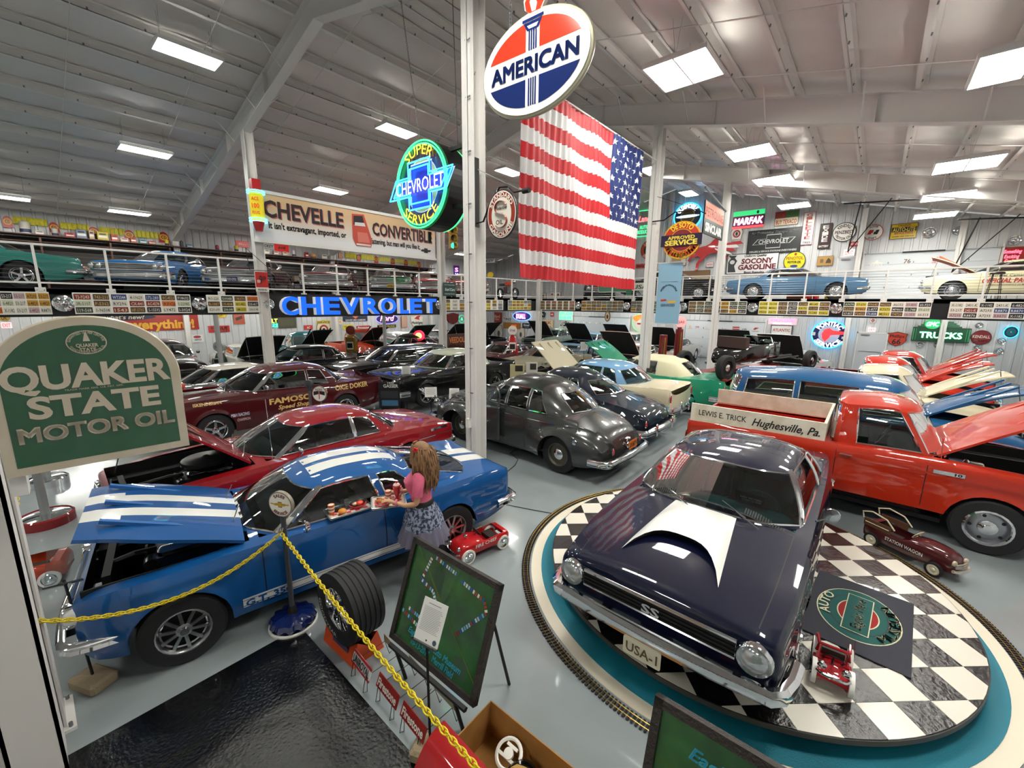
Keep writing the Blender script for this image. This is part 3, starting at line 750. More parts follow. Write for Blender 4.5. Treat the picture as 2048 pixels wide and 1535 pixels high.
PICK65 = dict(xf=2.3, xr=-2.42, wf=1.46, wr=-1.46, R=.37, Ra=.42, hood=(.86, 2.24), cabin=(-.28, .84), bed=(-2.34, -.36), cw=.84, bw=.86, flare=.02, er=.04,
    bt=[(-2.42, .48), (-1, .42), (1, .42), (2.3, .46)], tw=.2,
    sh=[(-2.42, 1.12), (-.3, 1.14), (.8, 1.15), (1.5, 1.13), (2.3, 1.06)], tc=[(-2.42, 1.12), (-.3, 1.14), (.8, 1.17), (1.5, 1.15), (2.2, 1.10), (2.3, 1.05)],
    sec=[(0, .95), (.3, .97), (.62, .975), (.72, 1.0), (.9, 1.0), (1, .95)],
    pl=[(-2.42, .95), (-1, .97), (1, .97), (2.3, .95)], seams=(-.2, .8), handles=(-.08,),
    gh=gh([(1.02, 0), (.98, .5), (.82, .78), (.76, .80), (.02, .81), (-.02, .81), (-.20, .80), (-.26, .70), (-.30, .6), (-.31, 0)],
          [(.68, 0), (.66, .4), (.50, .64), (.42, .67), (-.02, .69), (-.06, .69), (-.16, .68), (-.22, .6), (-.26, .5), (-.27, 0)],
          [(.68, 1.74), (.3, 1.80), (-.27, 1.77)], 'ggbgbbbgg', rd=.05, bulge=.03, crown=.03),
    front=dict(grille=(.75, .95, .62), lights=[(.74, .85, .09)]), fb=(.52, .16, .93, .2), rb=None, tail=[(.86, .8, .05, .1)])
PICK50 = dict(PICK65); PICK50.update(R=.36, Ra=.40, hw=.62,
    sh=[(-2.42, 1.0), (-.4, 1.02), (-.3, 1.14), (.8, 1.15), (1.5, 1.10), (2.3, .95)], tc=[(-2.42, 1.0), (-.4, 1.02), (-.3, 1.16), (.8, 1.24), (1.5, 1.2), (2.2, 1.06), (2.3, .95)],
    pl=[(-2.42, .74), (-.4, .74), (-.3, .86), (.5, .86), (1.2, .82), (2.3, .72)], blobs=[(1.44, .50, .88, .52, .68, .28), (-1.46, .5, .72, .44, .66, .28)],
    gh=gh([(1.02, 0), (.96, .45), (.76, .72), (.68, .75), (.02, .76), (-.02, .76), (-.18, .74), (-.26, .62), (-.30, .5), (-.32, 0)],
          [(.66, 0), (.62, .35), (.46, .58), (.38, .61), (-.02, .63), (-.06, .63), (-.14, .6), (-.22, .5), (-.26, .4), (-.27, 0)],
          [(.66, 1.70), (.3, 1.80), (-.27, 1.75)], 'ggbgbbbgg', rd=.1, bulge=.05, crown=.04))
PANEL = dict(PICK50); PANEL.update(bed=None, cabin=(-2.3, .84), deck=None, xr=-2.5, hw=.6,
    sh=[(-2.5, 1.1), (-1, 1.15), (.8, 1.15), (1.5, 1.10), (2.3, .95)], tc=[(-2.5, 1.1), (-1, 1.18), (.8, 1.24), (1.5, 1.2), (2.2, 1.06), (2.3, .95)],
    pl=[(-2.5, .84), (-1.5, .88), (.5, .88), (1.2, .82), (2.3, .72)],
    gh=gh([(1.02, 0), (.96, .45), (.76, .74), (.68, .78), (.02, .80), (-.06, .80), (-1.02, .80), (-1.12, .80), (-2.05, .78), (-2.2, .74), (-2.4, .4), (-2.42, 0)],
          [(.66, 0), (.62, .38), (.46, .62), (.38, .66), (.0, .68), (-.08, .68), (-1.02, .68), (-1.12, .68), (-1.98, .66), (-2.1, .6), (-2.26, .35), (-2.28, 0)],
          [(.66, 1.70), (.3, 1.79), (-1, 1.84), (-2.28, 1.75)], 'ggbgbgbgbgg', rd=.12, bulge=.05, crown=.04))
# ================================================================ the hall (x = across, y = along, ridge at x = -10.3)
U0, U1, V0, V1 = -25.6, 5.0, -11.0, 27.5
RIDGE = -10.3
def RB(u): return 9.35-.23*abs(u-RIDGE)                              # underside of the rafters
def nodes(m): return m.node_tree, m.node_tree.nodes['Principled BSDF']
FLOORM = mat('#8f979a', .17, coat=.35, key='grey epoxy floor', bump=(9, .04), var=(1.6, .5, '#878f92'))
fl = MB(); fl.add(bbox(U0-.3, U1+.3, V0-.3, V1+.3, -.2, 0), FLOORM); fl.build('floor', kind='structure')
# ribbed steel wall panels
WALLM = mat('#cfd0d1', .38, key='painted wall steel'); WALLB = mat('#c4c8cc', .6, key='wall backing')
def rib_panel(L, h0, h1):
    """ribbed sheet facing -Y, from x 0..L, height from 0 to h0 (left) / h1 (right)"""
    xs = []; x = 0
    while x < L-1e-3:
        for a, d in ((0, 0), (.20, 0), (.22, -.035), (.28, -.035), (.30, 0)): xs.append((min(x+a, L), d))
        x += .30
    xs.append((L, 0)); v = []; f = []
    for a, d in xs: v += [(a, d, 0), (a, d, h0+(h1-h0)*a/L)]
    for i in range(len(xs)-1):
        if xs[i+1][0]-xs[i][0] > 1e-4: f.append((2*i, 2*i+2, 2*i+3, 2*i+1))
    return v, f
def wall(name, x0, y0, x1, y1, hf):
    """from (x0, y0) to (x1, y1), room side on the right hand going along it reversed"""
    L = hypot(x1-x0, y1-y0); rz = atan2(y1-y0, x1-x0); b = MB(); n = max(1, int(round(L/1.2))); w_ = L/n
    pts = [(i*w_, hf(i*w_/L)) for i in range(n+1)]
    b.add(prism([(0, 0), (L, 0)]+[(a, h) for a, h in pts[::-1]], .02, .14), WALLB)
    W_ = b.build(name, None, (x0, y0, 0), rz, kind='structure')
    for i in range(n):
        p = MB(); p.add(rib_panel(w_-.006, pts[i][1], pts[i+1][1]), WALLM); p.build('wall_panel', W_, (i*w_, 0, 0))
    return W_
TOP = lambda u: RB(u)+.80
wall('wall_back', U0, V1, U1, V1, lambda t: TOP(U0+(U1-U0)*t))
wall('wall_left', U0, V0, U0, V1, lambda t: TOP(U0))
wall('wall_right', U1, V1, U1, V0, lambda t: TOP(U1))
wall('wall_front', U1, V0, U0, V0, lambda t: TOP(U1+(U0-U1)*t))
# roof: insulated deck, purlins, frames
ROOFM = mat('#dcd6d2', .3, key='foil-white roof insulation', bump=(1.3, .35)); STEELW = mat('#e2dfdb', .42, key='painted structural steel')
cb = MB()
for s in (-1, 1):
    ue = U0 if s < 0 else U1; ny = 34; v = []; f = []
    for i in range(2):
        for j in range(ny*4+1):
            y = V0+(V1-V0)*j/(ny*4); u = RIDGE if i == 0 else ue
            v.append((u, y, TOP(u)+.03))
    m = ny*4+1
    cols = 28; v = []
    for i in range(cols+1):
        u = RIDGE+(ue-RIDGE)*i/cols
        for j in range(m):
            y = V0+(V1-V0)*j/(m-1); sag = .03*abs(sin(pi*j/4)) ; v.append((u, y, TOP(u)+.06-.05*(1-abs(cos(pi*(j % 4)/4)))-.0))
    for i in range(cols):
        for j in range(m-1): f.append((i*m+j, i*m+j+1, (i+1)*m+j+1, (i+1)*m+j))
    cb.add((v, f), ROOFM, True)
    cb.add(([(RIDGE, V0, TOP(RIDGE)+.2), (ue, V0, TOP(ue)+.2), (ue, V1, TOP(ue)+.2), (RIDGE, V1, TOP(RIDGE)+.2)], [(0, 1, 2, 3)]), WALLB)
ceil_ = cb.build('ceiling', kind='structure', sharp=60)
PU = [-5.42+1.1*k for k in range(-4, 10)]+[-15.85-1.165*k for k in range(-4, 9)]
pm = None
for u in PU:
    if not U0+.3 < u < U1-.2: continue
    if pm is None:
        p = MB(); p.add(bbox(-.008, .008, V0, V1, 0, .2), STEELW); p.add(bbox(-.075, .008, V0, V1, 0, .012), STEELW)
        p.add(bbox(-.008, .075, V0, V1, .188, .2), STEELW)
        for k in range(40): p.add(bbox(.008, .03, V0+.5+k*.95, V0+.53+k*.95, .01, .05), STEEL)
        o = p.build('purlin', ceil_); pm = o.data
    else: o = link(bpy.data.objects.new('purlin', pm), ceil_)
    o.location = (u, 0, RB(u)+.61); o.rotation_euler = (0, (-1 if u < RIDGE else 1)*atan2(.23, 1), 0)
for s, us in ((-1, (-12, -15.5, -19, -22.5)), (1, (-8, -5, -2, 1.5, 3.6))):   # sag rods / thin straps under the deck
    pass
st = MB()
for y in (-3.5, -1, 1.6, 3.9, 6.4, 9.0, 11.4, 14.1, 16.5, 19, 21.6, 24):
    for ue in (U0+.2, U1-.2): st.add(tube([(RIDGE, y, RB(RIDGE)+.59), (ue, y, RB(ue)+.59)], .012, 4), STEELW)
st.build('trim_1', kind='structure')
def ibeam_rafter(v, ue):
    b = MB(); n = 10; H = .6; s = -1 if ue < RIDGE else 1
    def dep(t): return H+(.12*(1-t/.3) if t < .3 else 0)
    v0 = []; f0 = []
    for i in range(n+1):
        t = i/n; u = RIDGE+(ue-RIDGE)*t; d = H*(1.15 if t < .05 else 1)
        v0 += [(u, v-.006, RB(u)), (u, v-.006, RB(u)+H), (u, v+.006, RB(u)), (u, v+.006, RB(u)+H)]
    for i in range(n): a = 4*i; f0 += [(a, a+4, a+5, a+1), (a+2, a+3, a+7, a+6)]
    b.add((v0, f0), STEELW)
    for z0 in (0, H-.016):
        V = []; 
        for u in (RIDGE, ue):
            for y in (-.12, .12):
                for z in (z0, z0+.016): V.append((u, v+y, RB(u)+z))
        b.add((V, [(0, 1, 3, 2), (4, 6, 7, 5), (0, 4, 5, 1), (2, 3, 7, 6), (0, 2, 6, 4), (1, 5, 7, 3)]), STEELW)
    for k in (.2, .42, .64, .86):
        u = RIDGE+(ue-RIDGE)*k; b.add(bbox(u-.008, u+.008, v-.11, v+.11, RB(u)+.01, RB(u)+H-.02), STEELW)
    for k in range(1, 8):                                            # fly braces down to the lower flange
        u = RIDGE+(ue-RIDGE)*k/8
        for q in (-1, 1): b.add(tube([(u, v+q*.06, RB(u)+.04), (u, v+q*.62, RB(u)+.66)], .014, 4), STEELW)
    return b.build('beam', kind='structure')
FR = [-9.7, -2.2, 5.3, 12.8, 20.2]
for v in FR:
    ibeam_rafter(v, U0+.1); ibeam_rafter(v, U1-.1)
cm = None
def column(u, v, z1, w_=.27, base=True, rz=0):
    b = MB(); h = w_/2
    b.add(bbox(-h, h, -h, -h+.014, 0, z1), STEELW); b.add(bbox(-h, h, h-.014, h, 0, z1), STEELW); b.add(bbox(-.005, .005, -h, h, 0, z1), STEELW)
    if base:
        b.add(bbox(-h-.05, h+.05, -h-.05, h+.05, 0, .025), STEELW)
        for x in (-1, 1):
            for y in (-1, 1): b.add(cyl((x*(h+.02), y*(h+.02), .02), (x*(h+.02), y*(h+.02), .06), .012, n=6), STEEL)
    return b.build('column', None, (u, v, 0), rz, kind='structure')
COLM = STEELW
for v in FR[1:]:
    column(-15.2+.0, v, RB(-15.2)); column(-5.4, v, RB(-5.4))
for v in FR[1:]: column(U0+.35, v, RB(U0+.3), .22)
for v in FR[1:]: column(U1-.35, v, RB(U1-.3), .22)
for u in (-10.4, -20.4, -1.0, 2.4): column(u, V1-.3, RB(u)+.6, .2)
# conduit, outlet and clips on the central column
cc = MB(); uc, vc = -5.4, 5.3
cc.add(tube([(uc+.02, vc-.18, 1.1), (uc+.02, vc-.18, 8.0)], .011, 6), STEELW); cc.add(tube([(uc-.16, vc-.1, 1.0), (uc-.16, vc-.1, 8.0)], .009, 6), STEELW)
for z in (1.6, 2.4, 3.2, 4.0, 4.8, 5.6, 6.4, 7.2): cc.add(bbox(uc-.01, uc+.09, vc-.175, vc-.155, z, z+.02), STEEL)
cc.add(bbox(uc-.06, uc+.02, vc-.21, vc-.14, .95, 1.12), WHITE)
c_ = cc.build('conduit'); c_['label'] = 'thin conduit with clips and a socket box running down the tall central white column'; c_['category'] = 'conduit'

# ---------------------------------------------------------------- mezzanine: left wing along x=-15.2, far wing along y=20.2, fascia, deck
MZ = 3.45; FB = 2.78
FASC = mat('#111114', .35, key='black fascia'); DECKM = mat('#55575a', .5, key='gallery deck'); UNDER = mat('#d9dcdf', .5, key='gallery soffit')
dk = MB(); uL = -15.36; vR = 20.04+.32
dk.add(bbox(U0+.05, uL, V0+.1, V1-.05, MZ-.12, MZ), DECKM); dk.add(bbox(uL, U1-.05, vR, V1-.05, MZ-.12, MZ), DECKM)
dk.add(bbox(U0+.06, uL, V0+.11, V1-.06, MZ-.14, MZ-.121), UNDER); dk.add(bbox(uL, U1-.06, vR, V1-.06, MZ-.14, MZ-.121), UNDER)
dk.build('floor_gallery', kind='structure')
j = MB()
for k in range(30): v = V0+1+k*1.25; j.add(bbox(U0+.1, uL-.05, v-.03, v+.03, MZ-.36, MZ-.14), STEELW)
for k in range(17): u = uL+.3+k*1.2; j.add(bbox(u-.03, u+.03, vR+.05, V1-.1, MZ-.36, MZ-.14), STEELW)
j.build('beam_gallery', kind='structure')
fb = MB(); fb.add(bbox(uL-.1, uL, V0+.1, vR, FB, MZ+.02), FASC); fb.add(bbox(uL-.1, U1-.05, vR-.1+.1, vR+.1, FB, MZ+.02), FASC)
fb.build('trim_2', kind='structure')
# railing
RAILM = mat('#e6e4e0', .35, key='white railing'); RT_Z = 4.50
def railing(name, label, P0, P1, n, out):
    """P0->P1 in plan; posts bolted to the fascia face; out = outward normal"""
    t = thing(name, label, 'railing', (P0[0], P0[1], 0), atan2(P1[1]-P0[1], P1[0]-P0[0])); L = hypot(P1[0]-P0[0], P1[1]-P0[1])
    s = out; b = MB(); b.add(bbox(0, L, -.025, .025, RT_Z-.05, RT_Z), RAILM); b.build('top_rail', t)
    b = MB(); b.add(bbox(0, L, -.02, .02, MZ+.12, MZ+.16), RAILM); b.build('bottom_rail', t)
    for k in range(9):
        b = MB(); z = MZ+.24+k*.092; b.add(tube([(0, 0, z), (L, 0, z)], .0045, 4), STEEL); b.build('cable', t)
    pm_ = None
    for i in range(n+1):
        x = L*i/n
        if pm_ is None:
            b = MB(); b.add(bbox(-.025, .025, -.03, .03, MZ-.06, RT_Z-.02), RAILM); b.add(bbox(-.09, .09, -.012, .045, MZ-.1, MZ+.03), RAILM)
            for q in (-.06, .06): b.add(cyl((q, -.012, MZ-.035), (q, -.024, MZ-.035), .012, n=6), STEEL)
            if s < 0: b.v = [(x_, -y_, z_) for x_, y_, z_ in b.v]
            o = b.build('post', t); pm_ = o.data
        else: o = link(bpy.data.objects.new('post', pm_), t)
        o.location = (x, 0, 0)
    return t
railing('gallery_railing', 'long white cable railing along the left gallery above the licence plate boards', (uL+.06, V0+.3), (uL+.06, vR-.06), 25, 1)
railing('gallery_railing', 'long white cable railing across the far gallery in front of the cream pace car', (uL+.06, vR-.06), (U1-.1, vR-.06), 17, 1)
# ---------------------------------------------------------------- ceiling lights
HOUS = mat('#e9e9e6', .4, key='fixture white')
TUBE = mat('#fffdf4', .4, em=TUBE_POWER, key='fluorescent tube')
def light_fixture(label, u, v, z, two, hang, group):
    t = thing('ceiling_light', label, 'light', (u, v, z), 0, group); b = MB(); w_ = .62 if two else .34
    b.add(bbox(-w_*.93, w_*.93, -.62, .62, .05, .07), HOUS)
    for x in ([-w_, 0, w_] if two else [-w_, w_]): b.add(bbox(x-.015, x+.015, -.62, .62, -.03, .05), HOUS)
    for y in (-.62, .62): b.add(bbox(-w_, w_, y-.015, y+.015, -.03, .05), HOUS)
    b.build('housing', t)
    for x0, x1 in ([(-w_+.03, -.03), (.03, w_-.03)] if two else [(-w_+.03, w_-.03)]):
        b = MB(); b.add(bbox(x0, x1, -.59, .59, .0, .02), TUBE); b.build('diffuser', t)
    b = MB()
    for y in (-.5, .5): b.add(tube([(0, y, .06), (.1, y, hang), (-.1, y, hang), (0, y, .06)], .003, 3), STEEL)
    b.build('hanger_wire', t)
LR = {-12.99: [-2.3, 3.45, 9.15, 14.9, 20.0], -17.85: [-2.3, 3.3, 9.2, 14.9], -22.84: [-7.5, .25, 3.45, 9.2, 15.2, 21], -8.4: [-6.5, 3.2, 19.2, 24.2], -3.66: [-6.5, 3.2, 9.65, 15.8, 19.7, 25.1], 1.28: [-6.5, 4.3, 10.3, 16.4, 20.5, 24.4]}
nth = {-12.99: 'left of the ridge', -17.85: 'over the left gallery edge', -22.84: 'nearest the left wall', -8.4: 'beside the ridge', -3.66: 'right of the tall columns', 1.28: 'nearest the right wall'}
for u, vs in LR.items():
    for k, v in enumerate(vs):
        r_ = 'twin white' if u > -4 else 'single white'
        light_fixture('%s fluorescent fixture, %s from the viewer in the row %s' % (r_, ORD[k], nth[u]), u, v, RB(u)+.12, u > -4, .75, 'ceiling light row '+nth[u])
for k, (x0, x1, y) in enumerate([(1730, 1860, 636), (815, 928, 0), (1168, 1205, 0)][:1]): pass
TUBE2 = mat('#fffdf5', .4, em=TUBE_POWER*1.7, key='bright fluorescent tube')
WALL_FILL = [(u, 25.4) for u in (3.2, -.5, -4.5, -8.5, -12.5, -17, -21.5)]+[(-23.4, v) for v in (19, 15.5, 12, 8.5, 5, 1.5, -2)]  # second run of tubes, added only to brighten the walls under the gallery
SOFF = [(2.0, 22.6), (-3.0, 22.6), (-9.5, 22.6), (-13, 22.6), (-20, 18.5), (-20, 14), (-20, 9.5), (-20, 5.0), (-20, .5), (-20, -4)]
for k, (u, v) in enumerate(SOFF):
    t = thing('strip_light', 'thin tube light under the gallery, ' + ('far wing, %s counted from the right' % ORD[k] if k < 4 else 'left wing, %s counted from the far end' % ORD[k-4]), 'light', (u, v, MZ-.42), pi/2 if k < 4 else 0, 'tube lights under the gallery')
    b = MB(); b.add(bbox(-.07, .07, -.7, .7, .03, .08), HOUS); b.build('housing', t)
    b = MB(); b.add(tube([(0, -.66, 0), (0, .66, 0)], .035, 8), TUBE2, True); b.build('tube', t)
for k, (u, v) in enumerate(WALL_FILL):
    t = thing('strip_light', 'added fill tube beside the wall under the gallery, ' + ('far wing, %s from the right' % ORD[k] if k < 7 else 'left wing, %s from the far end' % ORD[k-7]), 'light', (u, v, MZ-.42), pi/2 if k < 7 else 0, 'added fill tubes along the walls under the gallery')
    b = MB(); b.add(bbox(-.07, .07, -.7, .7, .03, .08), HOUS); b.build('housing', t)
    b = MB(); b.add(tube([(0, -.66, 0), (0, .66, 0)], .035, 8), TUBE2, True); b.build('tube', t)
# ================================================================ signs
def place(plane, px, th=.03):
    x0, y0, x1, y1 = px; k, c = plane[0], plane[1]; xm, ym = (x0+x1)/2, (y0+y1)/2
    fn = {'U': lambda x, y: onU(x, y, c), 'V': lambda x, y: onV(x, y, c), 'D': lambda x, y: atD(x, y, c)}[k]
    rz = {'U': pi/2, 'V': 0, 'D': YAW}[k]
    if len(plane) > 2: rz = plane[2]
    a, b, t, d = fn(x0, ym), fn(x1, ym), fn(xm, y0), fn(xm, y1)
    return fn(xm, ym), (b-a).length, (t-d).length, rz
def sign(name, label, plane, px, bg, lines=(), shape='rect', edge=None, th=.035, group=None, em=0, art=(), cat='sign', rough=.35, rot=0, back=.0):
    c, w_, h_, rz = place(plane, px); B = mat(bg, rough, em=em, key='enamel '+('lit' if em else 'panel')) if isinstance(bg, str) else bg
    def outline(k):
        a, b = w_/2*k if k < 1 else w_/2, h_/2*k if k < 1 else h_/2
        if k < 1: m_ = min(w_, h_)*(1-k)/2; a, b = w_/2-m_, h_/2-m_
        if shape == 'rect': return rect(-a, a, -b, b)
        if shape == 'round': return rrect(-a, a, -b, b, min(a, b)*.3)
        if shape == 'oval': return ell(a, b, 36)
        if shape == 'arch': return [(-a, -b), (a, -b)]+ell(a, b*1.1, 16, 0, -b*.1, 0, pi)
        if shape == 'shield': return [(0, -b), (a*.6, -b*.72), (a*.95, -b*.2), (a*.9, b*.3), (a, b*.75), (a*.5, b*.85), (0, b), (-a*.5, b*.85), (-a, b*.75), (-a*.9, b*.3), (-a*.95, -b*.2), (-a*.6, -b*.72)]
        if shape == 'key': return [(-a*.7, -b), (a*.7, -b), (a, b*.4), (a*.6, b), (-a*.6, b), (-a, b*.4)]
        if shape == 'hex': return [(a*q, b*z) for q, z in ((-.75, -1), (.75, -1), (1, 0), (.75, 1), (-.75, 1), (-1, 0))]
        return rect(-a, a, -b, b)
    m = MB(); m.add(prism(outline(1), -th, back), B)
    o = m.build(name, None, (c.x, c.y, c.z), (0, -rot, rz) if rot else rz, label=label, cat=cat, group=group)
    if edge:
        e = MB(); P = outline(1.0); Q = outline(.93); n = len(P); v = [(x, -th-.004, z) for x, z in P]+[(x, -th-.004, z) for x, z in Q]
        e.add((v, [(i, (i+1) % n, n+(i+1) % n, n+i) for i in range(n)]), mat(edge, .4) if isinstance(edge, str) else edge)
        e.add(([(x, -th-.004, z) for x, z in P]+[(x, 0, z) for x, z in P], [(i, n+i, n+(i+1) % n, (i+1) % n) for i in range(n)]), mat(edge, .4) if isinstance(edge, str) else edge)
        e.build('border', o)
    if art:
        e = MB(); k = 0
        for a in art:
            k += 1; y = -th-.003-.0022*k; ty = a[0]; col = a[-1]; M = col if not isinstance(col, str) else mat(col, .4)
            if ty == 'r': e.add(flat(rect(a[1]*w_, a[2]*w_, a[3]*h_, a[4]*h_), y), M)
            elif ty == 'e': e.add(flat(ell(a[3]*w_, a[4]*h_, 28, a[1]*w_, a[2]*h_), y), M)
            elif ty == 'o': e.add(ring(a[3]*w_, a[4]*h_, a[3]*w_*a[5], a[4]*h_*a[5], y, 32, a[1]*w_, a[2]*h_), M)
            elif ty == 'p': e.add(flat([(x*w_, z*h_) for x, z in a[1]], y), M)
        e.build('artwork', o)
    if lines:
        e = MB(); y = -th-.003-.0022*(len(art)+2)
        for ln in lines:
            s, x, z, h, ww, col = ln[:6]; M = col if not isinstance(col, str) else mat(col, .45); kw = ln[6] if len(ln) > 6 else {}
            if 'arc' in kw:
                r_, mid, span, ins = kw['arc']; e.add(arctext(s, x*w_, z*h_, r_*w_, r_*h_*kw.get('ry', 1), h*h_, mid, span, y, kw.get('bold', .02), ins), M)
            elif 'vert' in kw:
                n = len(s)
                for i, ch in enumerate(s): e.add(text(ch, x*w_, (z+kw['vert']*(.5-(i+.5)/n))*h_, h*h_, y, w=ww*w_, bold=.02), M)
            else: e.add(text(s, x*w_, z*h_, h*h_, y, w=ww*w_, bold=kw.get('bold', .02), shear=kw.get('shear', 0), rot=kw.get('rot', 0)), M)
        e.build('lettering', o)
    return o, w_, h_, th
BW_, LW_ = ('V', V1-.04), ('U', U0+.04)
K, Wh, Rd, Yl, Nv = '#141416', '#f2efe6', '#b3161d', '#e8c321', '#16224f'
BOW = [(-.5, -.13), (-.38, .13), (-.17, .13), (-.17, .32), (.17, .32), (.17, .13), (.5, .13), (.38, -.13), (.17, -.13), (.17, -.32), (-.17, -.32), (-.17, -.13)]
def bow(k, kz, cx=0, cz=0): return [(cx+x*k, cz+z*kz) for x, z in BOW]
# ---- upper far wall
sign('wall_sign', 'wide black and grey tin sign with a bowtie emblem on the upper far wall', BW_, (1494, 458, 1600, 506), '#26282a', [('CHEVROLET', 0, .0, .17, .56, '#c9ccc8'), ('for Economical Transportation', 0, .38, .1, .86, '#c9ccc8', dict(shear=.3)), ('DEALERS & SERVICE STATIONS EVERYWHERE', 0, -.4, .075, .88, '#c9ccc8')], art=[('p', bow(.8, .9), '#b9bcb8'), ('p', bow(.76, .8), '#26282a')], edge='#101012')
sign('neon_sign', 'lit neon sign with green top and large pink lettering on the upper far wall', BW_, (1466, 421, 1528, 456), '#8d2c63', [('MARFAK', 0, -.08, .38, .92, neon('#ffd9f2', 2.5), dict(shear=.15, bold=.03))], art=[('r', -.5, .5, .22, .5, neon('#2fb86b', 1.5)), ('r', -.5, .5, -.5, -.36, neon('#e0484c', 1.5)), ('e', .28, .36, .04, .09, '#0d5a35')], edge='#274d3a', cat='neon sign')
sign('wall_sign', 'cream tin sign with dark red and green top, high on the far wall', BW_, (1550, 422, 1597, 450), '#ece2c0', [('BUY TEXACO', 0, -.25, .3, .86, '#b02a20')], art=[('r', -.5, -.05, .02, .5, '#8c2a22'), ('r', -.05, .5, .02, .5, '#3f6a34'), ('e', -.14, .2, .05, .1, '#b02a20')], edge='#7a5a34')
sign('wall_sign', 'tall narrow white tires sign with red upright letters', BW_, (1605, 425, 1628, 489), '#f0ece4', [('GILLETTE', 0, .07, .09, .5, '#a82224', dict(vert=.8)), ('TIRES', 0, -.43, .06, .7, K)], edge='#a82224')
sign('wall_sign', 'tall narrow black battery sign with upright cream letters', BW_, (1638, 447, 1662, 497), '#33191a', [('EXIDE', 0, .1, .12, .5, Wh, dict(vert=.66)), ('BATTERY', 0, -.4, .08, .8, Wh)], edge='#1a1414')
sign('wall_sign', 'round white motor oils sign with black rim on the upper far wall', BW_, (1665, 445, 1712, 483), Wh, [('PENZBEST', 0, 0, .17, .78, '#3c1418'), ('KENDALL', 0, 0, .16, 1, '#3c1418', dict(arc=(.34, 90, 110, False))), ('MOTOR OILS', 0, 0, .13, 1, '#3c1418', dict(arc=(.34, 270, 130, True)))], 'oval', K)
sign('wall_sign', 'round white floor shift sign with red and black H', BW_, (1727, 449, 1766, 480), Wh, [('FLOOR', 0, 0, .12, 1, K, dict(arc=(.38, 90, 70, False))), ('SHIFT', 0, 0, .12, 1, K, dict(arc=(.38, 270, 70, True)))], 'oval', '#b8282a', art=[('p', [(-.3, -.12), (-.12, -.12), (-.08, -.03), (-.02, -.03), (.02, .16), (-.2, .16)], '#b8161c'), ('p', [(.02, -.14), (.22, -.14), (.3, .14), (.14, .14), (.1, .03), (.04, .03)], K)])
sign('wall_sign', 'yellow and black service parts tin sign', BW_, (1781, 447, 1834, 477), '#d9b61f', [('AUTO-LITE', 0, .12, .26, .84, '#e8d24a'), ('ORIGINAL', 0, .38, .11, .5, '#6a1e16'), ('SERVICE PARTS', 0, -.12, .14, .7, '#a32a1e'), ('BATTERIES  CABLES  SPARK PLUGS', 0, -.34, .08, .8, K)], art=[('r', -.46, .46, -.04, .27, '#1c1c1c')], edge='#5a4a18')
sign('wall_sign', 'white gasoline tin sign with bold dark red lettering', BW_, (1452, 506, 1555, 547), '#e8e8e6', [('Uniform Quality', .06, .37, .11, .42, K), ('SOCONY', .1, .12, .24, .6, '#6a1826', dict(bold=.04)), ('GASOLINE', .1, -.17, .24, .72, '#6a1826', dict(bold=.04)), ('Best Results', .06, -.42, .1, .38, K)], art=[('p', [(-.46, -.4), (-.3, -.4), (-.34, -.1), (-.29, .15), (-.34, .3), (-.3, .42), (-.47, .42), (-.42, .3), (-.47, .1)], '#3a3c40'), ('e', -.385, .1, .05, .1, '#d8d8d4')], edge='#2c2c2e')
sign('wall_sign', 'round yellow motor oil sign on the upper far wall', BW_, (1567, 503, 1611, 541), '#d9cf20', [('PENOTOL', 0, .16, .16, .76, '#9a3a1c'), ('MOTOR OIL', 0, -.05, .12, .62, '#26301c')], 'oval', '#3a3c18', art=[('e', 0, -.26, .17, .07, '#2a3a7a'), ('e', .02, .36, .06, .07, '#9a3a1c')])
sign('poster', 'tan framed picture left of the gallery double doors', BW_, (1634, 512, 1666, 531), '#b58d52', art=[('r', -.3, -.1, -.2, .2, '#7a6136'), ('p', [(.05, -.25), (.38, -.25), (.36, .05), (.2, .3), (.1, .05)], '#4a3a22')], edge='#8a6a3a')
sign('exit_sign', 'small red plate just over the upper exit sign', BW_, (1700, 483, 1719, 492), '#b01c26', [('ATLANTIC', 0, 0, .5, .8, Wh)])
sign('exit_sign', 'lit white EXIT sign with red letters above the gallery doors', BW_, (1688, 499, 1709, 511), '#f4e4e2', [('EXIT', 0, 0, .6, .75, neon('#ff3a34', 2))], em=.8)
sign('wall_sign', 'round orange and black sign beside the flag', BW_, (1282, 481, 1312, 518), '#c8441e', [('SALES', 0, 0, .16, 1, '#f1d9b0', dict(arc=(.38, 100, 80, False))), ('SERVICE', 0, 0, .16, 1, '#f1d9b0', dict(arc=(.38, 270, 100, True)))], 'oval', '#3a1a12', art=[('e', 0, 0, .3, .3, K)])
sign('neon_sign', 'green-edged lit sign with pink script, half hidden behind the flag', BW_, (1268, 421, 1303, 473), '#c9d6cc', [('Land', .1, .18, .22, .7, neon('#ff6a70', 3), dict(shear=.3)), ('AUTO', .1, -.14, .14, .5, neon('#41d08a', 2.5)), ('PRODUCTS', .06, -.32, .14, .8, neon('#41d08a', 2.5))], 'hex', neon('#2fd07c', 3), cat='neon sign')
sign('wall_sign', 'octagonal white service sign with red keystone centre', BW_, (1461, 455, 1486, 483), Wh, [('SERVICE', 0, -.38, .1, .6, K)], 'key', K, art=[('o', 0, .05, .3, .27, .6, '#a3222c'), ('e', 0, .05, .1, .13, '#1c1c20')])
sign('poster', 'gold framed picture partly behind the round sign on the far wall', BW_, (1334, 500, 1373, 532), '#d8d2c4', edge='#8a6434', art=[('r', -.25, .25, -.2, .2, '#a08a6a')])
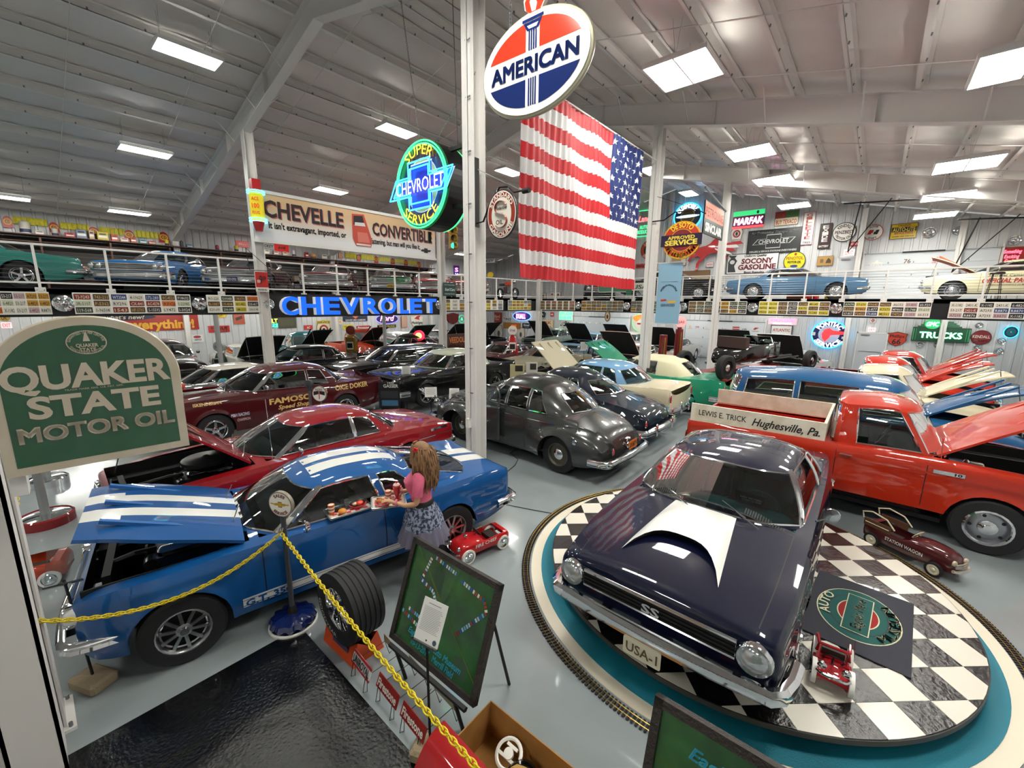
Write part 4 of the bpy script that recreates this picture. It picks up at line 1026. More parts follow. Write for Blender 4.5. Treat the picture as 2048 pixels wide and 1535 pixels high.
sign('poster', 'small red framed notice below the winged horse', BW_, (1413, 524, 1427, 534), '#e9d9d8', [('NOTICE', 0, 0, .3, .7, '#b02a30')], edge='#a82224')
sign('wall_sign', 'small red plate low behind the flag edge', BW_, (1272, 527, 1297, 536), '#c0392e', [('Mobil', 0, 0, .6, .8, Wh)])
sign('wall_sign', 'orange framed poster behind the blue hardtop on the gallery', BW_, (1545, 549, 1604, 566), '#e0642c', [('Firestone tires', .1, .1, .4, .7, '#f4dcb8'), ('nothing finer', .1, -.28, .2, .5, '#f4dcb8')], edge='#7a4a24')
sign('garage_sign', 'winged red and white tin sign on the upper garage door', BW_, (1735, 519, 1771, 532), '#a83a34', [('SERVICE', 0, -.3, .25, .7, Wh)], 'hex', art=[('p', [(-.45, .0), (-.1, .1), (0, .5), (.1, .1), (.45, .0), (.1, -.1), (-.1, -.1)], Wh)])
sign('garage_sign', 'small tan framed plaque on the upper garage door', BW_, (1803, 514, 1826, 530), '#a58a68', [('76', 0, 0, .5, .6, '#5a4028')], edge='#6a5034')
sign('garage_sign', 'white rounded sign with a red V emblem', BW_, (1857, 511, 1881, 528), '#e9e4dc', [('OIL', 0, -.3, .2, .4, '#b8232a')], 'round', '#b8232a', art=[('p', [(-.3, .3), (-.12, .3), (0, -.02), (.12, .3), (.3, .3), (.08, -.15), (-.08, -.15)], '#b8232a')])
sign('garage_sign', 'blue-grey LUBRICATION SERVICE letters on the upper garage door', BW_, (1884, 511, 1912, 529), '#dcdcd8', [('LUBRICATION', 0, .22, .26, .95, '#3a6a8a'), ('SERVICE', 0, -.22, .26, .6, '#3a6a8a')], th=.01)
sign('garage_sign', 'light blue banner shaped sign on the upper garage door', BW_, (1924, 509, 1969, 524), '#4a78a8', [('CERTIFIED', 0, -.2, .3, .8, '#e4e8ec')], 'hex')
sign('neon_sign', 'red framed board with pink glowing lettering at the upper right edge', BW_, (1997, 494, 2048, 538), '#a3262a', [('Something', 0, .3, .16, .7, neon('#ff6e86', 2.5), dict(shear=.2)), ('Exciting', 0, .08, .16, .6, neon('#ff6e86', 2.5), dict(shear=.2)), ('Coming!', 0, -.12, .16, .5, neon('#ff6e86', 2.5), dict(shear=.2)), ('PLYMOUTH', 0, -.36, .14, .7, neon('#ffd0d0', 2))], edge='#8a5a30', cat='neon sign')
for i, (x, y, r_) in enumerate([(1859, 465, 15), (1917, 461, 13), (2028, 481, 15)]):
    c, w_, h_, rz = place(BW_, (x-r_, y-r_*.8, x+r_, y+r_*.8)); m = MB(); q = w_/2
    m.add(lathe([(q, 0), (q*.97, -.03), (q*.8, -.02), (q*.6, -.05), (q*.35, -.04), (q*.2, -.09), (0, -.1)], 24, 'y'), CHROME, True)
    m.build('hubcap', None, c, rz, label=['chrome hubcap above the gallery garage door, left of the dark one', 'chrome hubcap above the gallery garage door, by the tan plaque', 'chrome hubcap at the upper right corner of the gallery wall'][i], cat='hubcap')
# ---- lower far wall and left wall
sign('wall_sign', 'cream square tires sign with orange letters', BW_, (1081, 639, 1107, 658), '#ecdcb4', [('FISK', 0, .2, .32, .72, '#c0521c'), ('TIRES', 0, -.24, .24, .72, '#c0521c')], edge='#caa870')
sign('wall_sign', 'round black and white dependable used cars sign', BW_, (1119, 641, 1145, 670), '#24262a', [('USED CARS', 0, 0, .13, 1, Wh, dict(arc=(.38, 90, 150, False))), ('DEPENDABLE', 0, 0, .13, .8, '#24262a')], 'oval', Wh, art=[('o', 0, 0, .3, .3, .86, Wh), ('r', -.48, .48, -.1, .1, Wh)])
sign('neon_sign', 'green glowing neon sign above the dependable used cars sign', BW_, (1118, 621, 1146, 640), '#bfe4cf', [('STUDE', 0, .2, .35, .9, neon('#35e08a', 3)), ('BAKER', 0, -.25, .35, .9, neon('#35e08a', 3))], cat='neon sign', em=.25)
sign('neon_sign', 'colourful lit champion face sign with red and orange cap', BW_, (1264, 626, 1302, 664), '#e8e4d6', [('Chieftain', 0, .25, .12, .7, Yl)], 'oval', neon('#4fd06a', 1.2), art=[('e', 0, .22, .46, .2, neon('#ff6a2a', 1.4)), ('e', 0, -.12, .26, .32, '#f2e6da'), ('p', [(-.22, -.02), (-.02, -.02), (-.04, -.1), (-.2, -.1)], '#a31c1c'), ('p', [(.02, -.02), (.22, -.02), (.2, -.1), (.04, -.1)], '#a31c1c')], cat='neon sign')
sign('neon_sign', 'round blue lit service neon sign with red profile head', BW_, (1622, 640, 1694, 696), '#0e1d5e', [('PONTIAC', 0, 0, .15, 1, neon('#e4f4ff', 2.4), dict(arc=(.385, 90, 120, False), bold=.04)), ('SERVICE', 0, 0, .15, 1, neon('#e4f4ff', 2.4), dict(arc=(.385, 270, 120, True), bold=.04))], 'oval', neon('#2fc4ff', 5), art=[('e', 0, 0, .3, .3, '#c8d4f0'), ('p', [(-.2, .02), (-.14, .16), (0, .22), (.1, .14), (.46, .1), (.46, .02), (.1, -.02), (.04, -.04), (.02, -.12), (-.04, -.2), (-.08, -.28), (-.14, -.2), (-.18, -.14)], neon('#ff2a30', 2.2)), ('r', -.48, -.38, -.06, .06, Wh), ('r', .36, .48, -.14, -.06, Wh)], cat='neon sign', th=.12)
_c = place(BW_, (1622, 640, 1694, 696))
o_, w_, h_, th_ = sign('neon_sign', 'long green TRUCKS neon sign with stepped top and round badge', BW_, (1822, 655, 1938, 683), '#0c4a30', [('TRUCKS', 0, -.02, .42, .74, neon('#7dffb0', 6), dict(bold=.03))], edge='#062a1c', cat='neon sign', th=.15, art=[('r', -.49, -.47, -.42, .42, '#3fa06a'), ('r', .47, .49, -.42, .42, '#3fa06a'), ('r', -.44, -.43, -.42, .42, '#3fa06a'), ('r', .43, .44, -.42, .42, '#3fa06a')])
m = MB()
for k in range(4): m.add(prism(rect(-w_*(.42-.05*k), w_*(.34-.05*k), h_*(.5+.11*k), h_*(.61+.11*k)), -.13+.01*k, -.02), mat('#0f5a3a', .4)); m.add(prism(rect(-w_*(.42-.05*k), w_*(.34-.05*k), h_*(.595+.11*k), h_*(.61+.11*k)), -.135+.01*k, -.1), mat('#3fa06a', .4))
m.add(prism(ell(w_*.14, w_*.12, 28, -w_*.17, h_*.75), -.2, -.02), neon('#1c9a52', 1.2)); m.add(text('GMC', -w_*.17, h_*.75, w_*.1, -.21, w=w_*.22, bold=.03, shear=.2), neon('#8dffc0', 6)); m.build('round_badge', o_)
sign('wall_sign', 'orange shield sign with a black number 66', BW_, (1773, 663, 1814, 692), '#c8402a', [('Phillips', 0, .2, .2, .7, K), ('66', 0, -.17, .36, .44, K)], 'shield', K)
sign('wall_sign', 'round dark red 2000 mile oil sign', BW_, (1941, 660, 1983, 689), '#7a1a22', [('KENDALL', 0, .06, .2, .84, '#e8ded0'), ('2000 MILE OIL', 0, -.22, .12, .66, '#e8ded0')], 'oval', '#4a1016')
sign('neon_clock', 'round blue glowing neon clock at the right edge', BW_, (2006, 652, 2036, 675), '#12384a', [], 'oval', neon('#2fd0ff', 6), art=[('e', 0, 0, .34, .34, '#1d6a7a'), ('e', 0, 0, .05, .05, '#c8dcc0')], cat='clock', th=.1)
sign('wall_sign', 'white sign with large word WHITE behind the black hot rod', BW_, (1540, 650, 1583, 690), '#e6e6e2', [('ATLANTIC', 0, .26, .14, .8, '#a83038'), ('WHITE', 0, -.12, .24, .8, '#26262a')], edge='#3a3a40')
sign('neon_sign', 'pink glowing two-line neon sign under the gallery edge', BW_, (1536, 636, 1594, 649), '#eac8d4', [('STRATO FLIGHT', 0, .2, .4, .9, neon('#ff5a9a', 4), dict(shear=.3)), ('HYDRA-MATIC', 0, -.3, .3, .66, neon('#ffb0b8', 3))], th=.02, cat='neon sign', em=.15)
sign('garage_sign', 'small round red and white sign on the lower garage door', BW_, (1444, 653, 1457, 663), '#e6e4e0', [('66', 0, 0, .35, .4, '#b32a30')], 'oval', '#a82c34')
sign('garage_sign', 'red and white striped sign on the lower garage door', BW_, (1465, 653, 1479, 663), Wh, art=[('r', -.5, .5, .26, .5, Rd), ('r', -.5, .5, -.12, .12, Rd), ('r', -.5, .5, -.5, -.26, Rd)], group='small signs on the lower garage door')
sign('garage_sign', 'small yellow diamond sign on the lower garage door', BW_, (1485, 654, 1497, 662), '#c8a030', [('OIL', 0, 0, .4, .5, K)], 'hex', K)
sign('garage_sign', 'small white sign with a red profile on the lower garage door', BW_, (1503, 653, 1520, 664), Wh, [('PONTIAC', 0, -.32, .2, .8, K)], art=[('p', [(-.3, 0), (-.1, .35), (.4, .3), (.1, .05), (-.1, -.1)], '#b8322c')], edge=K)
sign('garage_sign', 'yellow tin sign on the lower garage door', BW_, (1450, 669, 1472, 685), '#e0bd28', [('PENN', .18, .1, .28, .4, '#7a5a14'), ('OIL', .18, -.2, .2, .3, '#7a5a14')], edge='#8a7018', art=[('e', -.22, .05, .14, .2, '#8a6a1c'), ('e', -.22, .05, .1, .14, '#e0bd28')])
sign('garage_sign', 'brown square picture on the left garage door leaf', BW_, (1376, 648, 1385, 659), '#a05a3c', art=[('e', 0, 0, .25, .3, '#d8b48c')])
sign('garage_sign', 'oval white sign with red letters on the lower garage door', BW_, (1389, 650, 1401, 658), Wh, [('STP', 0, 0, .5, .6, '#a82c34')], 'oval', K)
sign('garage_sign', 'brown square badge beside the oval white sign', BW_, (1408, 648, 1419, 661), '#b0542c', [('A', 0, 0, .4, .3, '#e8c8a0')])
for i, (x, y, c_, sh_) in enumerate([(1157, 645, '#6a3a2c', 'oval'), (1168, 645, '#8a5a3a', 'rect'), (1180, 645, '#7a7a2c', 'rect'), (1193, 646, '#9a4a2c', 'rect'), (1209, 647, '#b83a34', 'oval'), (1228, 647, '#4a4428', 'rect'), (1245, 648, '#c03a30', 'rect')]):
    sign('garage_sign', ['tiny brown oval badge, first on the middle garage door', 'tiny tan picture, second on the middle garage door', 'tiny olive bird sign, third on the middle garage door', 'tiny brown plaque, fourth on the middle garage door', 'tiny round red logo, fifth on the middle garage door', 'tiny dark olive plaque beside the column on the garage door', 'red plate with white letters, last on the middle garage door'][i], BW_, (x-(4 if i < 6 else 7), y-5, x+(4 if i < 6 else 7), y+5), c_, [('DELCO', 0, 0, .4, .8, Wh)] if i == 6 else [], sh_, Wh, art=[] if i == 6 else [('e', 0, 0, .2, .2, Wh)])
sign('wall_sign', 'small STAR sign over the door on the lower far wall', BW_, (1740, 636, 1752, 645), '#e9dede', art=[('o', 0, 0, .3, .36, .5, '#a82c34'), ('e', 0, 0, .1, .12, K)], edge=K)
sign('exit_sign', 'lit red EXIT sign above the lower far door', BW_, (1736, 655, 1751, 663), '#f0e0de', [('EXIT', 0, 0, .6, .75, neon('#ff3a34', 2))], em=.6)
sign('door_notice', 'red outlined notice on the lower far door', BW_, (1727, 681, 1747, 690), '#ead8d8', [('FIRE DOOR', 0, .15, .28, .7, '#b83a44'), ('KEEP CLOSED', 0, -.22, .2, .8, '#b83a44')], edge='#b83a44', th=.01)
sign('door_notice', 'red outlined notice on the upper gallery door', BW_, (1682, 530, 1702, 539), '#ead8d8', [('FIRE DOOR', 0, .15, .28, .7, '#b83a44'), ('KEEP CLOSED', 0, -.22, .2, .8, '#b83a44')], edge='#b83a44', th=.01)
for i, (x, y, r_) in enumerate([(1686, 681, 10), (1958, 651, 9), (1840, 690, 9), (1876, 690, 9), (1955, 696, 10), (2002, 682, 10), (1998, 702, 10)]):
    c, w_, h_, rz = place(BW_, (x-r_, y-r_*.75, x+r_, y+r_*.75)); m = MB(); q = w_/2
    m.add(lathe([(q, 0), (q*.97, -.03), (q*.8, -.02), (q*.6, -.05), (q*.35, -.04), (q*.2, -.09), (0, -.1)], 20, 'y'), CHROME, True)
    m.build('hubcap', None, c, rz, label=['hubcap on the wall right of the round blue neon sign', 'hubcap hanging just above the dark red round sign', 'hubcap under the left end of the green neon sign', 'hubcap under the middle of the green neon sign', 'hubcap just below the dark red round sign', 'hubcap right of the dark red round sign', 'lowest hubcap on the right end of the far wall'][i], cat='hubcap', group='hubcaps on the lower far wall')
# left wall, below the gallery
L_ = LW_
sign('banner', 'long red banner with yellow "everything!" lettering under the left gallery', ('U', U0+.04), (150, 628, 406, 662), '#9c2a20', [('everything!', .18, -.1, .52, .56, '#e0a82c', dict(bold=.04)), ("what's new?", -.1, .34, .24, .3, '#c8b8a0', dict(shear=.2))], art=[('e', -.12, .34, .26, .2, '#1e2238')], cat='banner')
sign('wall_sign', 'round yellow OK sign at the left edge', L_, (-4, 627, 20, 642), '#b0942c', [('OK', 0, 0, .6, .5, '#3a2a14')], 'oval', '#4a3a14')
sign('exit_sign', 'lit red EXIT sign at the left edge below the OK sign', L_, (2, 644, 24, 656), '#e8d0d0', [('EXIT', 0, 0, .6, .75, neon('#ff4a50', 2))], em=.4)
sign('wall_sign', 'red motor oil sign above the white car with open hood', L_, (417, 651, 459, 664), '#b8281f', [('AMALIE', 0, .16, .44, .86, Wh), ('MOTOR OIL', .1, -.28, .28, .6, Wh)])
sign('wall_sign', 'round yellow sign above the green petrol pump', L_, (430, 622, 453, 635), '#d8b81c', [('DX', 0, 0, .5, .3, '#6a5410')], 'oval')
sign('poster', 'orange and brown poster of dark cars left of the near gallery column', L_, (467, 625, 489, 648), '#a84a28', edge='#b86a48', art=[('p', [(-.3, -.2), (.3, 0), (.25, .25), (-.35, .05)], '#3a1c18')])
sign('poster', 'white poster with red oval near the dark maroon sedan', L_, (384, 669, 407, 684), '#e6e4e4', [('SERVICE', 0, -.15, .2, .6, K)], art=[('e', -.05, .22, .32, .18, '#a83a48')])
sign('neon_sign', 'yellow and green lit quality tires neon sign beside the gallery column', L_, (524, 620, 556, 658), '#1d2f42', [('COLT', 0, -.06, .22, .9, neon('#e8ff3a', 4)), ('TIRES', 0, -.3, .18, .9, neon('#3affc0', 4))], 'shield', '#10202e', art=[('p', [(-.4, .12), (0, .45), (.4, .12), (.2, .1), (0, .25), (-.2, .1)], '#a8a890')], cat='neon sign')
sign('poster', 'dark olive long board beside the yellow and green neon sign', L_, (556, 634, 592, 656), '#4a4a3e', art=[('r', -.4, .4, -.3, .3, '#55553f')])
sign('wall_sign', 'small red sign above the orange pickup truck', L_, (608, 650, 625, 659), '#c23a34', [('AC', 0, 0, .5, .4, Wh)])
sign('wall_sign', 'arched yellow and white service sign with red crescent', L_, (633, 640, 661, 670), '#ded6bc', [('SERVICE', 0, .36, .14, .9, '#3a3414')], 'arch', '#b89a28', art=[('r', -.5, .5, .28, .46, '#d0b828'), ('o', 0, -.12, .32, .32, .62, '#a82a30'), ('e', 0, -.12, .1, .1, K)])
sign('wall_sign', 'navy sign with orange flame under the blue block letters', L_, (686, 632, 735, 642), '#1a1f3e', [('LEAVES LESS CARBON', 0, -.25, .3, .8, Wh)], art=[('p', [(-.12, .5), (.12, .5), (0, -.02)], '#e0643c')])
sign('neon_sign', 'oval purple and blue script neon sign under the blue block letters', L_, (752, 628, 796, 647), '#241a5e', [('Ford', 0, .1, .6, .66, neon('#ff9ad0', 3), dict(shear=.3))], 'oval', neon('#8a7aff', 3), cat='neon sign')
sign('wall_sign', 'round pale sign with an orange ring behind the gallery column', L_, (674, 638, 686, 649), '#ecd8b0', [('C', 0, 0, .4, .3, '#b8642c')], 'oval', '#c88a4a')
sign('wall_sign', 'yellow sign with black letters above the orange truck roof', L_, (686, 649, 707, 659), '#dcc83a', [('TEXACO', 0, 0, .5, .84, '#2a2a18')])
sign('wall_sign', 'small red sign with white letters above the white roofed car', L_, (713, 651, 740, 658), '#b82a26', [('Firestone', 0, 0, .6, .84, Wh)])
sign('wall_sign', 'dark and gold lettered sign behind the slim grey post', L_, (755, 649, 792, 655), '#3a3c22', [('VALVOLINE', 0, 0, .6, .84, '#cbb04a')])
sign('wall_sign', 'white shield shaped petrol sign with a red flying horse', L_, (820, 629, 847, 655), '#e9e4d6', [('Mobilgas', 0, -.1, .2, .8, '#2c3350')], 'shield', '#b8a888', art=[('p', [(-.2, .2), (.0, .4), (.3, .45), (.15, .25), (.2, .1), (-.05, .15)], '#c0302c')])
sign('poster', 'tall red outlined sign left of the white shield sign', L_, (802, 632, 814, 655), '#c8a08c', edge='#a8402c')
sign('wall_sign', 'dark brown sign with orange letters left of the central column', ('U', -15.5), (895, 667, 931, 695), '#3a1c16', [('VEEDOL', 0, .08, .4, .84, '#d8742c'), ('Motor Oils  Greases', 0, -.3, .16, .7, '#a85a2c')], edge='#5a3020')
sign('wall_sign', 'red battery sign on the lower wall right of the central column', BW_, (979, 624, 1004, 644), '#a83a2a', [('Willard', 0, .1, .3, .7, '#e8c8a8'), ('BATTERIES', 0, -.2, .14, .6, '#e8c8a8')], edge='#7a2418')
sign('wall_sign', 'white TIRES sign with black letters', BW_, (1006, 634, 1024, 641), Wh, [('TIRES', 0, 0, .7, .9, K)])
sign('neon_sign', 'oval neon sign glowing blue and pink near the far corner', BW_, (1026, 623, 1062, 641), '#3a3f8a', [('DUALL', -.05, 0, .5, .5, neon('#ffc0f0', 4), dict(bold=.03))], 'oval', neon('#5aa0ff', 5), art=[('r', -.34, .22, -.32, .32, neon('#c04ab8', .8))], cat='neon sign')
sign('wall_sign', 'small white disc sign with a red flying horse', L_, (963, 649, 980, 662), '#ecebe6', [], 'oval', '#3a3a3a', art=[('p', [(-.25, -.1), (-.1, .15), (.3, .25), (.2, 0), (.1, -.2), (-.05, -.05)], '#c8282c')])
sign('wall_sign', 'small brown sign beside the disc with the red flying horse', L_, (979, 646, 994, 654), '#6a3a26', [('Atlantic', 0, 0, .4, .7, '#c8a888')])
sign('wall_sign', 'long amber board behind the red round-globed pump', BW_, (1007, 645, 1041, 657), '#a8702c', [('GAS', .12, 0, .4, .3, neon('#ff5a2a', 1.2))], edge='#7a5020')
sign('wall_sign', 'dark navy sign with white script by the far corner column', BW_, (1045, 646, 1062, 656), '#1c2434', [('Good', 0, .15, .4, .7, Wh, dict(shear=.2)), ('YEAR', 0, -.25, .2, .6, '#8a94a4')])
sign('wall_sign', 'diamond striped board left of the red pump', BW_, (990, 650, 1006, 680), '#d6cfc0', shape='hex', edge='#6a5a44', art=[('e', 0, -.05, .16, .2, '#4a5058')])
sign('wall_sign', 'diamond striped board right of the red pump', BW_, (1034, 655, 1050, 680), '#d8d0be', shape='hex', edge='#a8562c', art=[('e', 0, -.05, .14, .2, '#4a5058')])
sign('wall_sign', 'dark red car fender shaped wall piece beside the gallery column', L_, (892, 625, 915, 648), '#7a1f22', shape='shield', th=.2, rough=.15)
sign('neon_sign', 'half hidden round green glowing sign beside the central column', L_, (917, 630, 929, 645), '#c8d8cc', [('A', 0, 0, .4, .4, neon('#2fe0a0', 3))], 'oval', neon('#2fe0a0', 2), cat='neon sign')
# upper left wall: yellow pennants and red tags above shelves
for i, x in enumerate([15, 108, 187, 258, 327, 681, 717, 752, 785, 811, 837]):
    sign('hanging_tag', ['leftmost red and white price tag on the left wall', 'second red and white price tag from the left', 'third red and white price tag from the left', 'fourth red and white price tag from the left', 'fifth red and white tag, by the sloping beam'][i] if i < 5 else 'small red tag, %s in the run beyond the lettered banner' % ORD[i-5], L_, (x-(11 if i < 5 else 4), [433, 446, 455, 461, 465][i]-2 if i < 5 else [503, 508, 512, 516, 519, 523][i-5], x+(11 if i < 5 else 4), [455, 465, 472, 480, 486][i] if i < 5 else [517, 522, 526, 528, 531, 535][i-5]), '#b8222c', [('OK', 0, 0, .24, .4, '#8a1a20')], 'arch', '#e8d8d0', art=[('e', 0, 0, .38, .26, '#e8c83a'), ('e', 0, 0, .26, .18, '#b8222c'), ('e', 0, 0, .2, .13, '#e8b83a')], group='red and white tags between the yellow pennants')
YP = mat('#d8cc1c', .45, key='yellow pennant cloth', var=(14, .3, '#e8e060'))
for i, (x0, x1, ya, yb) in enumerate([(27, 94, 436, 449), (121, 177, 447, 459), (199, 249, 456, 468), (270, 320, 463, 475), (690, 712, 506, 516), (722, 748, 509, 519), (757, 780, 514, 522), (790, 807, 518, 525), (816, 833, 521, 529)]):
    c, w_, h_, rz = place(L_, (x0, ya, x1, yb)); m = MB(); n = 18; v = []; f = []
    for k in range(n+1): y = -.05-.03*sin(k*2.1); v += [(-w_/2+w_*k/n, y, -h_/2-.03*(k % 2)), (-w_/2+w_*k/n, y, h_/2)]
    for k in range(n): f.append((2*k, 2*k+2, 2*k+3, 2*k+1))
    vb = [(x, y+.012, z) for x, y, z in v]; m.add((v, f), YP, True); m.add((vb, [q[::-1] for q in f]), YP, True)
    m.build('pennant', None, c, rz, label='yellow cloth pennant, %s from the left under the roof edge' % ORD[i], cat='pennant', group='yellow pennants on the left wall')
# ================================================================ cars on the floor
def stripes(C, col, y0, y1, x0, x1, mb, nx=30):
    for s in (1, -1): C.strip(x0, x1, s*y0, s*y1, col, 'T', mb, nx, .003)
WS = mat('#e9eae4', .25, coat=1, key='white stripe paint')
# -- dark blue coupe on the turntable, nose towards -y
TT = (-.96, 5.15); TTZ = .18
NV = dict(sh=[(-2.42, .84), (-1.6, .93), (-.6, .955), (.8, .92), (1.6, .85), (2.22, .74)], tc=[(-2.42, .86), (-1.5, .97), (-.6, .98), (.8, .975), (1.6, .905), (2.12, .81), (2.22, .76)], pl=[(-2.42, .82), (-2.0, .88), (-1.0, .93), (.5, .95), (1.6, .94), (2.22, .90)],
    gh=dict(COUPE['gh'], keys=[(a, b*1.07, c, d*1.08, e) for a, b, c, d, e in COUPE['gh']['keys']]), front=dict(grille=(.54, .675, .62), lights=[(.74, .605, .10)], bars=4, gm=BLACK), fb=(.41, .13, .92, .34), pz={'F': .30})
C = build_car('car', 'dark navy blue coupe with white hood scoop parked on the checkered turntable', (-1.07, 5.24, TTZ), -90, COUPE, '#050a26', wheels='rally', plate=('USA-1', '#d8d2b8', '#5a4a2c', 'F'), inside='#1d6066', wheelmat=mat('#1d5a60', .4), SS=NV)
nova = C.root
m = MB()                                                            # hood scoop: white, open to the front with swept-back points
v = []; f = []; nx, ny = 12, 14
for i in range(nx+1):
    t = i/nx; x = .90+.70*t
    for j in range(ny+1):
        q = -1+2*j/ny; wd = .29+.12*t; xx = x+(.36*abs(q)**3*t); h = .065*min(1, t*2.2)*(1-abs(q)**4)
        v.append((xx, q*wd, C.top(min(xx, 2.1), q*wd)+.008+h))
for i in range(nx):
    for j in range(ny): a = i*(ny+1)+j; f.append((a, a+ny+1, a+ny+2, a+1))
m.add((v, f), WS, True); e = [nx*(ny+1)+j for j in range(ny+1)]
v2 = [v[k] for k in e]+[(v[k][0]-.06, v[k][1]*.97, C.top(v[k][0]-.06, v[k][1])+.004) for k in e]
m.add((v2, [(j, j+1, ny+2+j, ny+1+j) for j in range(ny)]), BLACK); m.build('hood_scoop', nova)
m = MB()
for s in (1, -1):
    for k in range(16): C.decal(([(.80, s*(.34+k*.022)), (.86, s*(.34+k*.022)), (.86, s*(.352+k*.022)), (.80, s*(.352+k*.022))], [(0, 1, 2, 3)]), BLACK, 'T', mb=m, off=.006)
m.build('cowl_vents', nova)
m = MB()
v = [(2.26, x, z) for x, z in ()]
M = Matrix.Translation((2.245, 0, .605)) @ Matrix.Rotation(R(90), 4, 'Z'); m.add(text('SS', 0, 0, .075, -.012, w=.15, bold=.03), mat('#d4d8e4', .2, .6), False, M); m.build('emblem', nova)
m = MB()
for s in (1, -1): m.add(rbox(2.29, s*.62, .415, .03, .17, .055, .015), mat('#c4571a', .2, coat=1, key='amber lens'), True)
m.build('parking_lamps', nova)
m = MB(); zz = lambda x: .60
for sd in 'LR': C.strip(-2.2, 2.1, .425, .445, CHROME, sd, m, 30, .008)
m.build('side_molding', nova)
m = MB(); h = 1.2
c_, n_ = Vector((.33, 0, 1.23)), None
m.add(rbox(.16, 0, 1.23, .03, .2, .06, .02), CHROME, True); m.build('rear_view_mirror', nova)
m = MB(); m.add(box(0, 0, 0, .006, .3, .22), GLOSSBLACK, False, Matrix.Translation((.50, .33, 1.02)) @ Matrix.Rotation(R(35), 4, 'Y'))
M = Matrix.Translation((.50, .33, 1.02)) @ Matrix.Rotation(R(35), 4, 'Y') @ Matrix.Rotation(R(90), 4, 'Z')
m.add(text('BABY WE WERE', 0, .03, .03, -.006, w=.2), WHITE, False, M); m.add(text('BORN TO RUN', 0, -.015, .03, -.006, w=.18), WHITE, False, M); m.build('steering_wheel_cover', nova)
# -- blue fastback with white stripes, hood up
hd = math.degrees(atan2(-2.68, -.49))
C = build_car('car', 'blue fastback coupe with twin white stripes and raised hood beside the black mat', (-4.87, 2.08), hd, FAST, '#10508f', hood=23, wheels='slot', stripe=(.05, .30, WS), inside='#121214', engine='#1c2a44', under='#1b5da0', sides='LR', SS=dict(hw=.84))
must = C.root; m = MB()
stripes(C, WS, .05, .29, -2.36, -1.86, m, 12); stripes(C, WS, .05, .27, -.90, .12, m, 24); stripes(C, WS, .05, .29, .80, .92, m, 2)
m.build('roof_stripes', must)
m = MB()
for sd in 'LR':
    C.strip(-.88, .92, .33, .43, WS, sd, m, 20, .006); C.strip(-.88, .92, .345, .353, '' or paint('#10508f'), sd, m, 20, .009); C.strip(-.88, .92, .408, .414, paint('#10508f'), sd, m, 20, .009)
tv, tf = text('G.T. 350', 0, 0, .07, 0, w=.40, bold=.03)
for sd, s in (('L', -1), ('R', 1)):
    C.decal(([(.70+s*x, .375+z) for x, _, z in tv], tf), paint('#10508f'), sd, mb=m, off=.012)
m.build('rocker_stripe', must)
m = MB()                                                            # side scoops
for s in (1, -1): m.add(([(-.50, s*.845, .80), (-.55, s*.90, .78), (-.66, s*.90, .42), (-.70, s*.85, .38), (-.80, s*.87, .42), (-.72, s*.87, .80)], [(0, 1, 2, 3), (1, 5, 4, 2)] if s > 0 else [(3, 2, 1, 0), (2, 4, 5, 1)]), BLACK if False else paint('#0d467d'), True)
m.build('side_scoops', must)
# -- red coupe, hood folded up behind the big green sign
C = build_car('car', 'red two-door hardtop with open engine bay between the blue fastback and the maroon racer', (-7.1, 2.85), -92, BIG60, '#8a0b16', hood=42, wheels='full', aircl=.3, acm=mat('#202022', .4), inside='#101012')
m = MB(); C.strip(-2.5, 2.3, .70, .712, CHROME, 'L', m, 30, .006); C.strip(-2.42, -2.0, .80, .84, CHROME, 'L', m, 6, .006); m.build('side_molding', C.root)
m = MB(); m.add(tube([(.7, .78, .95), (.72, .79, 1.85)], .004, 4), CHROME); m.build('antenna', C.root)
# -- maroon drag sedan
GOLD = mat('#e0b870', .4, key='gold leaf lettering')
C = build_car('car', 'maroon drag racing sedan with gold lettering on its side', (-11.35, 3.95, .10), -92, TRI, '#4a0d12', wheels='mag', inside='#2a1212', SS=dict(fb=None, rb=None, R=.35), glass=DGLASS)
m = MB()
for s_, x, z, h, w_, c_ in (('FAMOSO', -.10, .80, .13, .95, GOLD), ('Speed Shop', -.16, .64, .1, .72, GOLD), ('ISKENDERIAN', 1.55, .95, .06, .5, GOLD), ('B/GAS', -.86, .86, .12, .26, GOLD), ('OKIE DOKER', -1.66, .90, .13, .92, GOLD), ('M&H RACING', .98, .62, .07, .36, mat('#c8c8d8', .4)), ('CHAMPION', .92, .50, .06, .26, mat('#b89a9a', .4))):
    tv, tf = text(s_, 0, 0, h, 0, w=w_, bold=.03, shear=.25 if s_ == 'Speed Shop' else 0); C.decal(([(x-a, z+b) for a, _, b in tv], tf), c_, 'L', mb=m, off=.006)
m.build('lettering', C.root)
m = MB(); m.add(rbox(1.5, 0, 1.18, .75, .34, .12, .05), CHROME, True); m.add(rbox(1.85, 0, 1.26, .2, .3, .16, .06), mat('#c23a22', .4), True); m.build('hood_scoop', C.root)
# -- white wagon behind it
build_car('car', 'cream white two-door sedan with dark windows behind the maroon racer', (-14.3, 3.6), -90, BIG60, '#cfc9ba', wheels='full', lod=1, glass=DGLASS)
